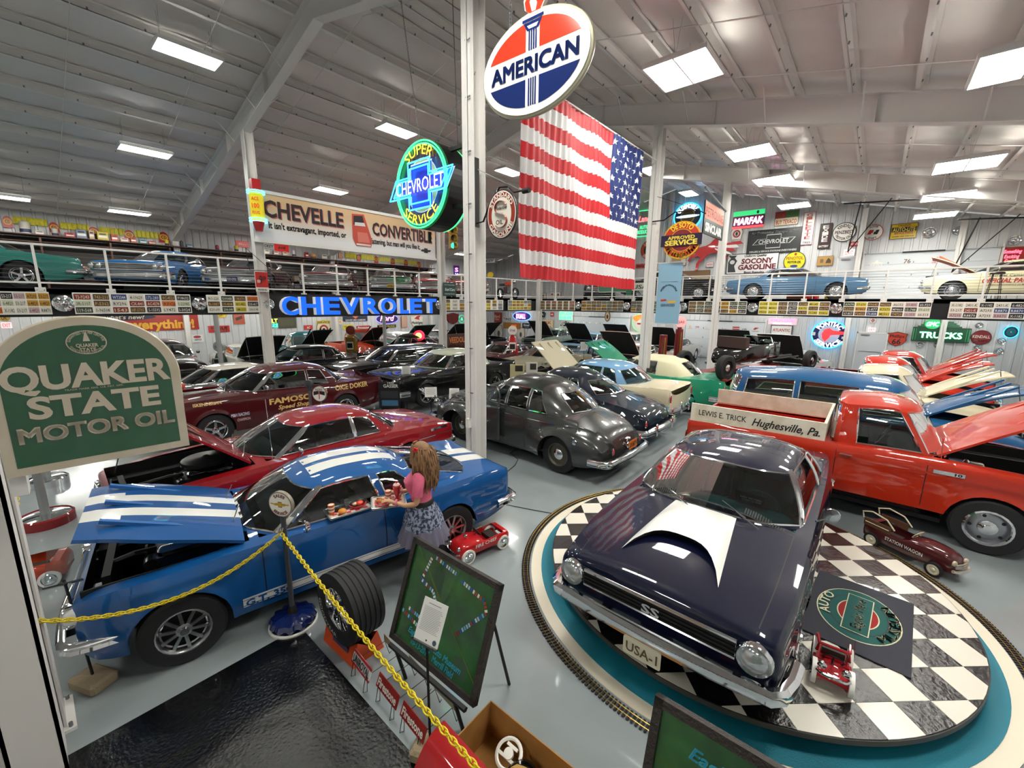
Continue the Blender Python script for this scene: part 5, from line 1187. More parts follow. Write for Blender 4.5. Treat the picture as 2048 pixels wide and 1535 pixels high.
# -- grey 1940s sedan, tail to the aisle
C = build_car('car', 'charcoal grey 1940s sedan with rounded roof and front door ajar behind the central column', (-5.66, 7.12), 180, ROUND, mat('#3a3c3c', .27, .35, coat=.8, key='grey lacquer'), wheels='cap', inside='#5a3a26', mirror=False, plate=('DU673', '#d8701c', '#1a1410', 'B'), SS=dict(pz={'B': .66}))
ply = C.root; dm = MB(); v = []; f = []                              # rear-hinged front door standing open on the near side
PM = C.P
for (x0, x1, z0, z1) in ((0, .64, .36, 1.09),): dm.add(rbox((x0+x1)/2, 0, (z0+z1)/2, x1-x0, .09, z1-z0, .03), PM, True)
dm.add(tube([(.03, 0, 1.08), (.03, -.06, 1.30), (.12, -.12, 1.47), (.5, -.12, 1.49), (.6, -.08, 1.42), (.61, 0, 1.08)], .028, 6), PM, True)
dm.add(tube([(.36, 0, 1.08), (.36, -.12, 1.48)], .012, 5), PM, True)
dm.add(rbox(.55, .07, .98, .14, .03, .025, .01), CHROME, True)
D = dm.build('front_door', ply); D.location = (-.02, .90, .02); D.rotation_euler = (0, 0, R(14))
g = MB(); g.add(([(.05, -.02, 1.1), (.6, -.02, 1.1), (.56, -.1, 1.45), (.12, -.11, 1.46)], [(0, 1, 2, 3)]), GLASS); g.build('door_glass', D)
m = MB()
for s in (1, -1): m.add(tube([(-2.3, s*.1, .72), (-2.44, s*.03, .62)], .02, 6), CHROME)
m.add(rbox(-2.43, 0, .74, .08, .14, .05, .02), CHROME, True); m.add(rbox(-2.45, 0, .62, .05, .1, .12, .03), CHROME, True)
m.add(lathe([(.045, 0), (.045, .02), (0, .025)], 12, 'y', (-1.86, .93, .76)), CHROME, True); m.build('deck_handle', ply)
m = MB()
for sd in 'L': C.strip(-1.3, 2.1, lambda x: C.sh(x)-.13, lambda x: C.sh(x)-.118, CHROME, sd, m, 30, .006)
m.build('belt_molding', ply)
# -- the row behind it, tails to the aisle
C = build_car('car', 'dark navy 1950 coupe with split chrome rear bumper beside the grey sedan', (-6.05, 9.25), 180, FIFTY, '#101c2a', wheels='full', inside='#3a3a30')
C = build_car('car', 'light blue and cream two-tone hardtop parked tail to the aisle', (-6.3, 11.4), 180, TRI, '#dcd3b4', roof='#7fb2dc', wheels='full', lower='#7fb2dc', lowz=lambda x: .62+.10*(x+2.6)/5, inside='#7fb2dc', plate=None, hood=44, under='#b8a98c', SS=dict(rb=(.5, .18, .93, .4, .3)))
FORDR = C.root
C = build_car('car', 'emerald green convertible with closed cream soft top and raised green hood', (-5.6, 13.7), 180, TRI, '#0d8a66', roof=mat('#dcd6b4', .75, key='canvas top'), hood=38, under='#0d8a66', wheels='full', lod=1, inside='#d8d0b0', SS=dict(gh=dict(TRI['gh'], keys=[(k[0], k[1], k[2], k[3], 'r' if 3 <= i and i not in (8, 9) and k[4] in 'gbr' and i > 4 and i < 8 else k[4]) for i, k in enumerate(TRI['gh']['keys'])])))
# -- orange-red pickup with sideboards
C = build_car('pickup_truck', 'orange red pickup truck with white lettered wooden sideboards and open hood', (.01, 8.80), 0, PICK65, '#b52a12', hood=38, under='#b52a12', wheels='rally', cat='truck', inside='#22120e', lod=0, mirror=False)
pk = C.root
m = MB(); BEDP = paint('#a3200f')
m.add(bbox(-2.34, -.38, -.80, .80, .66, .70), BEDP)
for s in (1, -1): m.add(bbox(-2.34, -.38, s*.80-.015, s*.80+.015, .66, 1.1), BEDP); m.add(rbox(-1.46, s*.70, .76, .95, .24, .2, .06), BEDP, True)
m.add(bbox(-2.36, -2.33, -.8, .8, .66, 1.1), BEDP); m.add(bbox(-.40, -.37, -.8, .8, .66, 1.1), BEDP)
for k in range(7): m.add(bbox(-2.3, -.42, -.66+k*.22-.012, -.66+k*.22+.012, .70, .715), BEDP)
m.build('cargo_bed', pk)
WOODW = mat('#ddd5c4', .5, key='painted sideboard', var=(5, .2, '#cfc4ae'))
for nm, b_ in (('sideboard', bbox(-2.38, -.36, -.90, -.86, 1.13, 1.42)), ('sideboard', bbox(-2.38, -.36, .86, .90, 1.13, 1.42)), ('headboard', bbox(-.40, -.36, -.86, .86, 1.13, 1.42))):
    m = MB(); m.add(b_, WOODW)
    y_ = b_[0][0][1]
    if nm == 'sideboard' and y_ < 0:
        m.add(text('LEWIS E. TRICK', -1.85, 1.275, .10, -.903, w=.78, bold=.01), K_ if False else mat('#1a1816', .5)); m.add(text('Hughesville, Pa.', -.90, 1.26, .13, -.903, w=.95, bold=.02, shear=.35), mat('#1a1816', .5))
        m.add(bbox(-2.38, -.36, -.92, -.905, 1.10, 1.13), WOODW)
    m.build(nm, pk)
m = MB(); C.strip(.86, 1.16, .985, 1.035, CHROME, 'R', m, 4, .012); tv, tf = text('10', 0, 0, .035, 0, w=.07, bold=.03); C.decal(([(1.10+x, 1.01+z) for x, _, z in tv], tf), BLACK, 'R', mb=m, off=.016); m.build('fender_badge', pk)
m = MB(); m.add(tube([(.95, -.86, 1.2), (.95, -.95, 1.24)], .01, 5), CHROME); m.add(tube([(.93, -.80, 1.15), (.9, -.86, 1.45)], .004, 4), CHROME); m.build('antenna', pk)
# -- blue panel wagon and the trucks behind
build_car('van', 'deep blue 1950s passenger van with rounded roof and raised hood behind the orange pickup', (.0, 11.05), 2, PANEL, '#0f4f7e', hood=33, under='#0f4f7e', wheels='full', inside='#c8b890', cat='van')
build_car('pickup_truck', 'cream 1950s pickup truck with raised rounded hood', (.15, 13.5), 2, PICK50, '#d9cdae', hood=33, under='#d9cdae', wheels='full', lod=1, cat='truck', inside='#7a1a1a')
build_car('pickup_truck', 'red 1950s pickup truck with raised hood just behind the cream one', (.2, 15.9), 2, PICK50, '#b5260f', hood=33, under='#b5260f', wheels='full', lod=1, cat='truck')
build_car('pickup_truck', 'red 1940s pickup truck with raised hood nearest the far wall', (.6, 18.3), 4, PICK50, '#a81f10', hood=35, under='#a81f10', wheels='full', lod=1, cat='truck')
# -- middle rows, noses towards the viewer
LB = [('car', 'black and white 1950s drag sedan with chrome side pipes left of the central column', (-10.75, 9.15, .12), -92, TRI, '#0b0b0d', dict(roof='#cfd6bd', wheels='mag')),
 ('car', 'glossy black 1950s wagon behind the black and white sedan', (-14.0, 9.3), -95, WAGON, '#08080a', dict()),
 ('car', 'black two-door sedan left of the amber petrol pump', (-16.6, 6.9), -95, TRI, '#0a0a0c', dict()),
 ('car', 'champagne gold 1960s sedan with race numbers right of the central column', (-10.9, 15.0), -92, BIG60, '#8f8a74', dict(wheels='mag')),
 ('car', 'dark maroon sedan behind the champagne one', (-13.3, 14.8), -92, BIG60, '#4a0c14', dict()),
 ('car', 'dark maroon 1930s sedan under the left gallery beyond the green sign', (-20.6, 3.6), 0, ROUND, '#1c0a0c', dict(wheels='cap')),
 ('car', 'white coupe with its black underside hood raised under the left gallery', (-20.3, 6.3), 0, BIG60, '#d8d8cc', dict(hood=40)),
 ('pickup_truck', 'teal 1950s pickup truck with raised dark hood under the left gallery', (-20.4, 8.6), 2, PICK50, '#1d6f78', dict(hood=40, cat='truck')),
 ('pickup_truck', 'orange 1950s pickup truck with raised hood under the left gallery', (-20.6, 11.6), 2, PICK50, '#c43a14', dict(hood=40, cat='truck')),
 ('car', 'teal and white sedan with raised teal hood under the left gallery', (-20.6, 14.4), 2, TRI, '#2a9490', dict(roof='#e0e4e0', hood=45)),
 ('car', 'maroon coupe with raised hood beside the red glowing globe', (-20.3, 17.0), 2, TRI, '#46161a', dict(hood=45)),
 ('car', 'black sedan with raised hood in the far left row', (-20.3, 19.6), 2, TRI, '#141416', dict(hood=45)),
 ('car', 'pale grey green sedan with black raised hood near the cream tires sign', (-16.8, 24.0), -90, TRI, '#8f9c8e', dict(hood=50)),
 ('car', 'pale blue coupe in the far row with dark raised hood', (-13.9, 24.1), -90, BIG60, '#8fb4d2', dict(hood=50)),
 ('car', 'white and blue sedan with black raised hood in the far row', (-11.3, 24.1), -90, TRI, '#a8c4dc', dict(roof='#e8eaea', hood=50)),
 ('car', 'white convertible with black raised hood, middle of the far row', (-8.6, 24.0), -90, BIG60, '#dcdcd6', dict(hood=50)),
 ('car', 'pale pink hardtop with dark windows left of the red pumps', (-8.4, 18.7), -92, BIG60, '#d8b0a4', dict(hood=50)),
 ('car', 'white 1950s pickup style car with black raised hood right of the red pumps', (-5.0, 23.6), -90, TRI, '#dfe0dc', dict(hood=50)),
 ('car', 'light grey coupe with black raised hood at the foot of the far column', (-2.4, 20.6), -100, BIG60, '#c9cbc8', dict(hood=55))]
for nm, lb, pos, hd_, st_, cl, kw in LB:
    kw = dict(kw); kw.setdefault('lod', 1); kw.setdefault('wheels', 'full'); kw.setdefault('aircl', .2)
    C = build_car(nm, lb, pos, hd_, st_, cl, **kw)
    if 'champagne' in lb:
        m = MB()
        for s_, x, z, h, w_ in (('GT 300', 1.25, .78, .08, .4), ('5', .25, .62, .16, .1)):
            tv, tf = text(s_, 0, 0, h, 0, w=w_, bold=.03); C.decal(([(x-a, z+b) for a, _, b in tv], tf), BLACK, 'L', mb=m, off=.006)
        m.build('lettering', C.root)
    if 'drag sedan' in lb:
        m = MB()
        for k in range(4): m.add(tube([(1.75-k*.09, .86, .62), (1.6-k*.09, .98, .5), (1.25-k*.05, 1.0, .24)], .035, 8), CHROME, True)
        m.build('side_pipes', C.root)
# brown vintage touring car with a black cloth top
C = build_car('car', 'brown vintage touring car with black cloth top behind the amber pump', (-17.3, 12.3), -88, ROUND, '#5c231a', roof=mat('#1c1c18', .85, key='cloth top'), wheels='cap', lod=1, inside='#2a1a12')
# ---- cars on the gallery
GZ = MZ
def gcar(label, px, col, ST=BIG60, u=-16.3, **k):
    v = onU(px, 560, u+.1).y; h_ = k.pop('head', -33); return build_car('car', label, (u+.1-(ST['xf']+.25)*cos(R(h_)), v-(ST['xf']+.0)*sin(R(h_)), GZ), h_, ST, col, lod=k.pop('lod', 1), wheels=k.pop('wheels', 'full'), **k)
STB = dict(front=dict(grille=(.60, .78, .84), lights=[(.66, .69, .07), (.84, .69, .07)], bars=5), fb=(.46, .2, .93, .3))
build_car('car', 'teal green coupe side-on at the left end of the gallery', (-17.75, -1.15, GZ), -96, BIG60, '#2f7f76', lod=0, wheels='mag', sides='L')
C = gcar('bright blue hardtop, chrome nose against the railing on the gallery', 262, '#1a63a0', SS=dict(BIG60, **STB), lod=0)
C = gcar('dark maroon hardtop on the gallery behind the near white column', 472, '#2e0e12', SS=dict(BIG60, **STB), plate=('DD-232L', '#2a2450', '#c8c8d8', 'F'))
C = gcar('deep red hardtop in the middle of the left gallery', 655, '#6a1420', SS=dict(BIG60, **STB))
C = gcar('dark green coupe with white hood stripes on the left gallery', 787, '#1c2c26', SS=dict(BIG60, **STB), plate=('EMS-5', '#d8a81c', '#2a2210', 'F'))
m = MB(); stripes(C, WS, .08, .34, .95, 2.35, m, 16); m.build('hood_stripes', C.root)
C = gcar('red and white coupe on the gallery beside the hanging green sign', 874, '#b03028', SS=dict(BIG60, **STB), roof='#e4e0dc'); m = MB(); C.strip(.95, 2.4, -.4, .4, WS, 'T', m, 16, .003); m.build('hood_stripe', C.root)
C = gcar('red coupe on the gallery just right of the central column', 950, '#c02820', SS=dict(BIG60, **STB))
C = build_car('car', 'steel blue hardtop with engine side grille on the far gallery', (-2.9, 22.6, GZ), 4, BIG60, '#4a7090', lod=1, wheels='full', SS=dict(hood=(.92, 2.38)))
C = build_car('car', 'black and cream coupe behind the railing under the flag', (-8.6, 23.4, GZ), 10, TRI, '#17181a', roof='#c8c0a0', lod=1)
C = build_car('car', 'dark coupe on the gallery by the green and white fuel sign', (-13.6, 24.4, GZ), -60, BIG60, '#1a1a1c', lod=1, hood=40)
C = build_car('car', 'cream pace car with red door lettering and raised hood on the far gallery', (3.45, 22.9, GZ), 176, COUPE, '#e8dfb8', hood=32, under='#c8502c', wheels='rally', lod=0, inside='#c04a1c')
m = MB()
for s_, x, z, h, w_, c_ in (('OFFICIAL PACE CAR', -.02, .66, .15, 1.5, '#b8242a'), ('Chevrolet Camaro', .2, .83, .08, .95, '#2a2a2c'), ('51st ANNUAL INDIANAPOLIS 500 MILE RACE', .1, .52, .045, 1.1, '#2a2a2c')):
    tv, tf = text(s_, 0, 0, h, 0, w=w_, bold=.035 if h > .1 else .01, shear=.2); C.decal(([(x-a, z+b) for a, _, b in tv], tf), mat(c_, .4), 'L', mb=m, off=.006)
m.build('lettering', C.root)
# ================================================================ turntable, track, floor paint
TC = (TT[0], TT[1])
def disc_obj(name, r, z0, z1, m, parent=None, side=None, n=128):
    b = MB(); v = [(r*cos(2*pi*i/n), r*sin(2*pi*i/n), z) for z in (z0, z1) for i in range(n)]
    b.add((v, [tuple(range(n, 2*n))]), m); b.add((v, [(i, (i+1) % n, n+(i+1) % n, n+i) for i in range(n)]), side or m, True); return b.build(name, parent)
tt = thing('turntable', 'round black and white checkered turntable under the dark navy coupe', 'turntable', (TC[0], TC[1], 0))
disc_obj('deck', 2.10, TTZ-.05, TTZ-.006, mat('#1d1c1b', .5), tt, mat('#3b3835', .45, key='turntable skirt'))
disc_obj('plinth', 1.9, .012, TTZ-.05, mat('#1a1a1a', .6), tt)
BT = mat('#0d0b0c', .22, coat=.3, key='black vinyl tile', bump=(26, .35), var=(30, .25, '#1c191a')); WT = mat('#dcd6c9', .25, coat=.3, key='white vinyl tile')
ang = R(42.4); ca, sa = cos(ang), sin(ang); TS = .302; ox, oy = -.263-TC[0], 6.2-TC[1]
circ = [(2.09*cos(2*pi*i/96), 2.09*sin(2*pi*i/96)) for i in range(96)]
def clip(P, Q):
    out = P
    for i in range(len(Q)):
        a, b = Q[i], Q[(i+1) % len(Q)]; src = out; out = []
        if not src: return []
        for k in range(len(src)):
            p, q = src[k-1], src[k]; sp = (b[0]-a[0])*(p[1]-a[1])-(b[1]-a[1])*(p[0]-a[0]); sq = (b[0]-a[0])*(q[1]-a[1])-(b[1]-a[1])*(q[0]-a[0])
            if (sp >= 0) != (sq >= 0): t = sp/(sp-sq); out.append((p[0]+(q[0]-p[0])*t, p[1]+(q[1]-p[1])*t))
            if sq >= 0: out.append(q)
    return out
for i in range(-22, 12):
    for k in range(-12, 22):
        P = [(ox+ca*a*TS+sa*b*TS, oy+sa*a*TS-ca*b*TS) for a, b in ((i+.006, k+.006), (i+.994, k+.006), (i+.994, k+.994), (i+.006, k+.994))]
        if min(hypot(*p) for p in P) > 2.09: continue
        P = P[::-1]
        if max(hypot(*p) for p in P) > 2.085: P = clip(P, circ)
        if len(P) < 3: continue
        b = MB(); b.add(zprism(P, TTZ-.006, TTZ), WT if (i-1+k) % 2 == 0 else BT); b.build('tile', tt)
m = MB(); TEAL = mat('#0b7488', .55, key='teal carpet', bump=(120, .25)); CREAM = mat('#ddd4c0', .45, key='cream track bed')
def annulus(r0, r1, z, n=128):
    v = []; 
    for i in range(n): a = 2*pi*i/n; v += [(r0*cos(a), r0*sin(a), z), (r1*cos(a), r1*sin(a), z)]
    return v, [(2*i, 2*i+1, (2*i+3) % (2*n), (2*i+2) % (2*n)) for i in range(n)]
b = thing('track_base', 'teal and cream painted ring board under the turntable', 'base', (TC[0], TC[1]-.0, 0))
disc_obj('cream_ring', 2.36, 0, .008, CREAM, b); disc_obj('teal_ring', 2.235, .0081, .013, TEAL, b)
tr = thing('model_railway', 'model railway track circling the turntable', 'railway track', (TC[0], TC[1]-.02, 0))
RAILB = mat('#b89a4a', .3, .9, key='brass rail'); TIE = mat('#2a2320', .6, key='track sleepers')
for r_ in (2.395, 2.44):
    m = MB(); m.add(tube([(r_*cos(2*pi*i/180), r_*sin(2*pi*i/180), .024) for i in range(180)], .0035, 4, True), RAILB); m.build('rail', tr)
m = MB()
for i in range(420):
    a = 2*pi*i/420; M = Matrix.Rotation(a, 4, 'Z') @ Matrix.Translation((2.4175, 0, .012)); m.add(box(0, 0, 0, .095, .017, .014), TIE, False, M)
o = m.build('sleepers', tr); o['kind'] = 'stuff'
fm = MB(); BE = mat('#0b0c0f', .10, coat=.6, key='black epoxy paint', bump=(55, .12), var=(300, .04, '#8a8c90'))
fm.add(bbox(-3.97, 3.2, V0+1, 1.42, 0, .006), mat('#0a0b0d', .2, coat=.25, spec=.4, key='black epoxy paint', bump=(40, .25)))
fm.build('floor_mat_black', kind='structure')
# logo mat
MX, MY = .24, 5.02
o = thing('floor_mat', 'dark grey museum floor mat with green and red oval logo on the turntable', 'mat', (.25, 5.03, TTZ), R(86.5))
CARP = mat('#33343d', .9, key='charcoal carpet', bump=(200, .3)); GRN = mat('#16504c', .9, key='green carpet'); CRM = mat('#cfc9a8', .9, key='cream carpet'); RDC = mat('#8a1418', .9, key='red carpet')
m = MB(); m.add(bbox(-.61, .61, -.40, .40, .001, .010), CARP); m.build('carpet', o)
def zflat(P, z): return [(x, y, z) for x, y in P], [tuple(range(len(P)))]
m = MB()
for k, (a, b_, c_) in enumerate(((.44, .33, CRM), (.43, .32, GRN), (.33, .235, CARP), (.32, .225, GRN), (.235, .165, CRM), (.225, .155, RDC))): m.add(zflat(ell(a, b_, 40), .0125+.0012*k), c_)
m.add(zflat(rect(-.33, .33, -.105, .105), .021), CRM); m.add(zflat(rect(-.322, .322, -.097, .097), .0222), GRN); m.build('oval_logo', o)
m = MB()
def lay(vf, z): return [(x, zz, z) for x, _, zz in vf[0]], vf[1]
m.add(lay(text('Eagles Mere', 0, 0, .085, 0, w=.56, shear=.3, bold=.015), .0235), CRM)
m.add(lay(arctext('AUTO', 0, 0, .385, .275, .085, 90, 62, 0, .015), .0235), CRM); m.add(lay(arctext('MUSEUM', 0, 0, .385, .275, .085, 270, 100, 0, .015, True), .0235), CRM); m.build('lettering', o)
# ================================================================ hanging pieces
# flag between two columns
fz0, fz1, fv0, fv1, fu = 3.70, 7.24, 6.46, 11.66, -5.36
FR_, FW_, FB_ = (mat('#c81a26', .6, key='flag red nylon'), mat('#e8e8e8', .6, key='flag white nylon'), mat('#1b2c66', .6, key='flag blue nylon'))
m = MB(); NX = 120; L_F = fv1-fv0; H_F = fz1-fz0
cant = .66
def fw(x, z): return .022*sin(x*34)+.010*sin(x*71+z*3)+.03*sin(x*5+z*1.5)
for s_ in range(13):
    za, zb_ = fz1-H_F*(s_+1)/13, fz1-H_F*s_/13
    for i in range(NX):
        x0, x1 = L_F*i/NX, L_F*(i+1)/NX; blue = (s_ < 7 and x0/L_F > cant); c_ = FB_ if blue else (FR_ if s_ % 2 == 0 else FW_)
        def bt_(x, z): return z - .10*(x/L_F)*(1-(z-fz0)/H_F) + .012*sin(x*40)
        m.add(([(x0, fw(x0, za), bt_(x0, za)), (x1, fw(x1, za), bt_(x1, za)), (x1, fw(x1, zb_), bt_(x1, zb_)), (x0, fw(x0, zb_), bt_(x0, zb_))], [(0, 1, 2, 3)]), c_, True)
o = m.build('flag', None, (fu, fv0, 0), pi/2, recalc=True, sharp=80, label='large American flag hanging lengthwise between two tall white columns', cat='flag')
m = MB()
def star(cx, cz, r): return [(cx+(r if k % 2 == 0 else r*.4)*sin(pi*k/5), cz+(r if k % 2 == 0 else r*.4)*cos(pi*k/5)) for k in range(10)]
cw_ = L_F*(1-cant); ch_ = H_F*7/13
for r_ in range(9):
    for c_ in range(6 if r_ % 2 == 0 else 5):
        x = L_F*cant+cw_*((c_+.5) if r_ % 2 == 0 else c_+1)/6; z = fz1-ch_*(r_+.7)/9.4; P = star(x, z, .085)
        m.add(([(a, fw(a, b)-.012, b-.03*(a/L_F)) for a, b in P], [tuple(range(10))]), FW_); m.add(([(a, fw(a, b)+.012, b-.03*(a/L_F)) for a, b in P], [tuple(range(10))[::-1]]), FW_)
m.build('stars', o)
m = MB(); m.add(tube([(-.3, 0, fz1+.02), (L_F+.9, 0, fz1+.02)], .018, 6), RAILM); m.build('flag_pole', o)
# big oval torch sign
c = onV(1069, 130, 5.0)
o = thing('hanging_sign', 'large oval red, white and blue AMERICAN sign with torch flame, hung on chains', 'sign', tuple(c), R(3))
REDE = mat('#d8361f', .15, coat=1, key='red enamel'); BLUE = mat('#14265e', .12, coat=1, key='blue enamel'); WE = mat('#ece8da', .18, coat=1, key='white enamel')
A_, B_ = .86, .60
m = MB(); m.add(prism(ell(A_, B_, 56), -.05, .05), WE); m.build('panel', o)
m = MB(); m.add(tube([(A_*cos(t), 0, B_*sin(t)) for t in [2*pi*i/56 for i in range(56)]], .04, 8, True), mat('#b8b49c', .35, .3, key='worn rim')); m.build('rim', o)
m = MB(); a, b_ = .77, .51
def seg(z0, z1, x0, x1, up):
    P = []
    n = 20
    zl = z0; t0 = math.asin(max(-1, min(1, zl/b_)))
    return P
def halfpart(x0, x1, zc, up):
    P = []; n = 16
    for i in range(n+1):
        x = x0+(x1-x0)*i/n; z = b_*sqrt(max(0, 1-(x/a)**2)); P.append((x, z if up else -z))
    P = [p for p in P if (p[1] > zc if up else p[1] < -zc)]
    e = a*sqrt(1-(zc/b_)**2); lo, hi = max(x0, -e), min(x1, e); z = zc if up else -zc
    return [(lo, z)]+P+[(hi, z)] if len(P) > 1 else P
for x0, x1, up, mm in ((-a, -.11, True, REDE), (.11, a, True, REDE), (-a, -.11, False, BLUE), (.11, a, False, BLUE)):
    P = halfpart(x0, x1, .165, up); m.add(([(x, -.054, z) for x, z in P], [tuple(range(len(P)))]), mm)
for k in range(4): m.add(flat(rect(-.066+k*.036, -.042+k*.036, -.50, -.165), -.055), BLUE); m.add(flat(rect(-.066+k*.036, -.042+k*.036, .165, .40), -.055), BLUE)
m.add(flat([(-.09, .40), (.09, .40), (.15, .50), (-.15, .50)], -.056), BLUE); m.add(flat([(-.06, .42), (.06, .42), (.09, .46), (-.09, .46)], -.058), WE); m.add(flat(rect(-.17, .17, .51, .545), -.057), BLUE)
m.build('artwork', o)
m = MB(); m.add(text('AMERICAN', 0, 0, .20, -.058, w=1.42, bold=.03, res=4), BLUE); m.build('lettering', o)
def flame(k): return [(x*k, .58+(z-.0)*k) for x, z in ((-.02, 0), (-.13, .08), (-.15, .18), (-.08, .28), (-.02, .36), (0, .47), (.08, .40), (.12, .30), (.10, .20), (.15, .24), (.16, .12), (.10, .03))]
m = MB(); P = flame(1.15); m.add(([(x, -.03, z) for x, z in P]+[(x, .03, z) for x, z in P], [tuple(range(12))[::-1], tuple(range(12, 24))]+[(i, (i+1) % 12, 12+(i+1) % 12, 12+i) for i in range(12)]), WE)
m.add(([(x, -.035, z) for x, z in flame(1.0)], [tuple(range(12))]), REDE); m.add(([(x, -.038, z) for x, z in [(-.03, .62), (-.07, .74), (.0, .86), (.0, .78), (.05, .70), (.03, .62)]], [tuple(range(6))]), WE); m.build('flame', o)
def chain_pts(mb, a, b, mm, r=.028, w_=.007, sag=0, step=None):
    a, b = Vector(a), Vector(b); L = (b-a).length; st_ = step or r*1.55; n = max(2, int(L/st_)); P = []
    for i in range(n+1): t = i/n; p = a.lerp(b, t); p.z -= sag*4*t*(1-t); P.append(p)
    for i in range(n):
        c0 = (P[i]+P[i+1])/2; d = (P[i+1]-P[i]).normalized(); x, y = frame_of(d); nn = x if i % 2 else y
        pts = [c0+d*(r*cos(q))+nn*(r*.55*sin(q)) for q in [2*pi*k/8 for k in range(8)]]; mb.add(tube(pts, w_, 4, True), mm, True)
m = MB()
for x in (-.42, .46): chain_pts(m, (x, 0, B_*sqrt(1-(x/A_)**2)+.02), (x+.02, 0, 2.3), STEEL, .03, .005)
m.build('chain', o)
# round neon can sign on the central column
c = onV(845, 371, 5.2); RR = .76
o = thing('neon_sign', 'round green-rimmed neon service sign with blue bowtie left of the central column', 'neon sign', (c.x, c.y, c.z), R(0))
m = MB(); m.add(prism(ell(RR, RR, 48), 0, .46), mat('#0d0d10', .35, key='black can')); m.build('can', o)
m = MB(); m.add(flat(ell(RR*.97, RR*.97, 48), -.006), mat('#101a4a', .3)); m.add(flat(ell(.47, .47, 40), -.010), mat('#e8e4d8', .3)); m.add(flat(ell(.45, .45, 40), -.014), mat('#c9a41e', .3))
m.add(flat([(x*1.84, z*1.25) for x, z in BOW], -.018), mat('#e4e8f2', .3)); m.add(flat([(x*1.76, z*1.16) for x, z in BOW], -.022), mat('#1a2fb8', .3)); m.build('face', o)
GN, YN, BN, WN = neon('#2dff6a', 5), neon('#ffd62a', 3.2), neon('#2fa8ff', 6), neon('#dfe6ff', 4)
m = MB()
for r_, y in ((RR-.02, -.05), (RR-.07, -.05), (RR-.02, .50)): m.add(tube([(r_*cos(t), y, r_*sin(t)) for t in [2*pi*i/64 for i in range(64)]], .013, 6, True), GN, True)
for k, kz in ((1.86, 1.28), (1.60, .95)): m.add(tube([(x*k, -.08, z*kz) for x, z in BOW], .014, 6, True), BN, True)
m.build('neon_tube', o)
def neon_text(mb, s, mm, y, **k):
    for dx in (0,): pass
m = MB()
m.add(arctext('SUPER', 0, 0, .60, .60, .17, 90, 80, -.07, .0), YN); m.add(arctext('SERVICE', 0, 0, .60, .60, .17, 270, 100, -.07, .0, True), YN)
m.add(text('CHEVROLET', 0, 0, .24, -.09, w=1.40, bold=.0), WN); m.build('lettering', o)
m = MB(); m.add(arctext('SUPER', .03, .02, .60, .60, .17, 90, 80, -.03, -.01), mat('#7a5a10', .4)); m.build('painted_lettering', o)
m = MB()
for z in (.55, -.42): m.add(bbox(.5, 1.25, .2, .26, z-.03, z+.03), BLACK)
m.add(bbox(1.21, 1.25, .1, .3, -.55, .65), BLACK); m.add(tube([(-.2, .3, -.76), (-.2, .3, -.95)], .03, 6), BLACK); m.build('bracket', o)
m = MB(); chain_pts(m, (.1, .23, RR), (1.3, .1, 1.5), STEEL, .022, .004); chain_pts(m, (-.3, .23, RR*.9), (-.65, .1, 3.6), STEEL, .022, .004); m.add(tube([(.65, .3, .5), (.66, .2, 3.4)], .006, 4), BLACK); m.build('chain', o)
# small oval sign on scroll bracket
c = onV(1004, 429, 5.2)
o = thing('hanging_sign', 'oval red and white motor oil sign on a black scroll bracket beside the flag', 'sign', (c.x, c.y, c.z), 0)
a, b_ = .315, .37; RDD = mat('#9c3a30', .2, coat=1, key='oxide red enamel')
m = MB(); m.add(prism(ell(a, b_, 40), -.012, .012), mat('#2a2022', .4)); m.add(flat(ell(a*.95, b_*.95, 40), -.014), WE); m.add(flat(ell(a*.90, b_*.90, 40), -.016), RDD); m.add(flat(ell(a*.66, b_*.70, 40), -.018), WE); m.build('panel', o)
m = MB()
S_P = [(.12*cos(t)+.0, .10*sin(t)+.10) for t in [R(20+i*12) for i in range(17)]]
S_Q = [(.13*cos(t)+.0, .10*sin(t)-.10) for t in [R(90-i*13) for i in range(19)]]
m.add(tube([(x, -.022, z) for x, z in S_P+S_Q], .036, 6, flat=.1), RDD); m.build('artwork', o)
m = MB(); m.add(arctext('STANDARD', 0, 0, a*.78, b_*.8, .062, 90, 130, -.024, .03), WE); m.add(arctext('GASOLINE', 0, 0, a*.78, b_*.8, .062, 270, 130, -.024, .03, True), WE)
m.add(text('Polarine', .0, .10, .05, -.028, w=.25, shear=.3), mat('#1c2030', .4)); m.add(text('MOTOR', 0, 0, .04, -.062, w=.16), WE); m.add(text('OIL', 0, -.12, .07, -.062, w=.15), mat('#2a2022', .4)); m.build('lettering', o)
m = MB(); xL = -5.26-c.x
m.add(bbox(xL-.03, xL+.0, -.02, .08, -.12, .95), BLACK)
m.add(tube([(xL, .03, -.06), (xL+.14, .03, -.05), (-.28, .03, .22), (-.08, .03, .42), (.1, .03, .40), (.22, .03, .30), (.42, .03, .30)], .022, 6, flat=.5), BLACK, True)
m.add(tube([(xL, .03, .78), (.42, .03, .28)], .008, 5), ALU); m.add(cyl((.40, .03, .29), (.52, .03, .29), .04, n=12), BLACK)
for x in (-.12, .12): m.add(tube([(x, .0, .35), (x, .02, .40)], .005, 4), STEEL)
m.build('bracket', o)
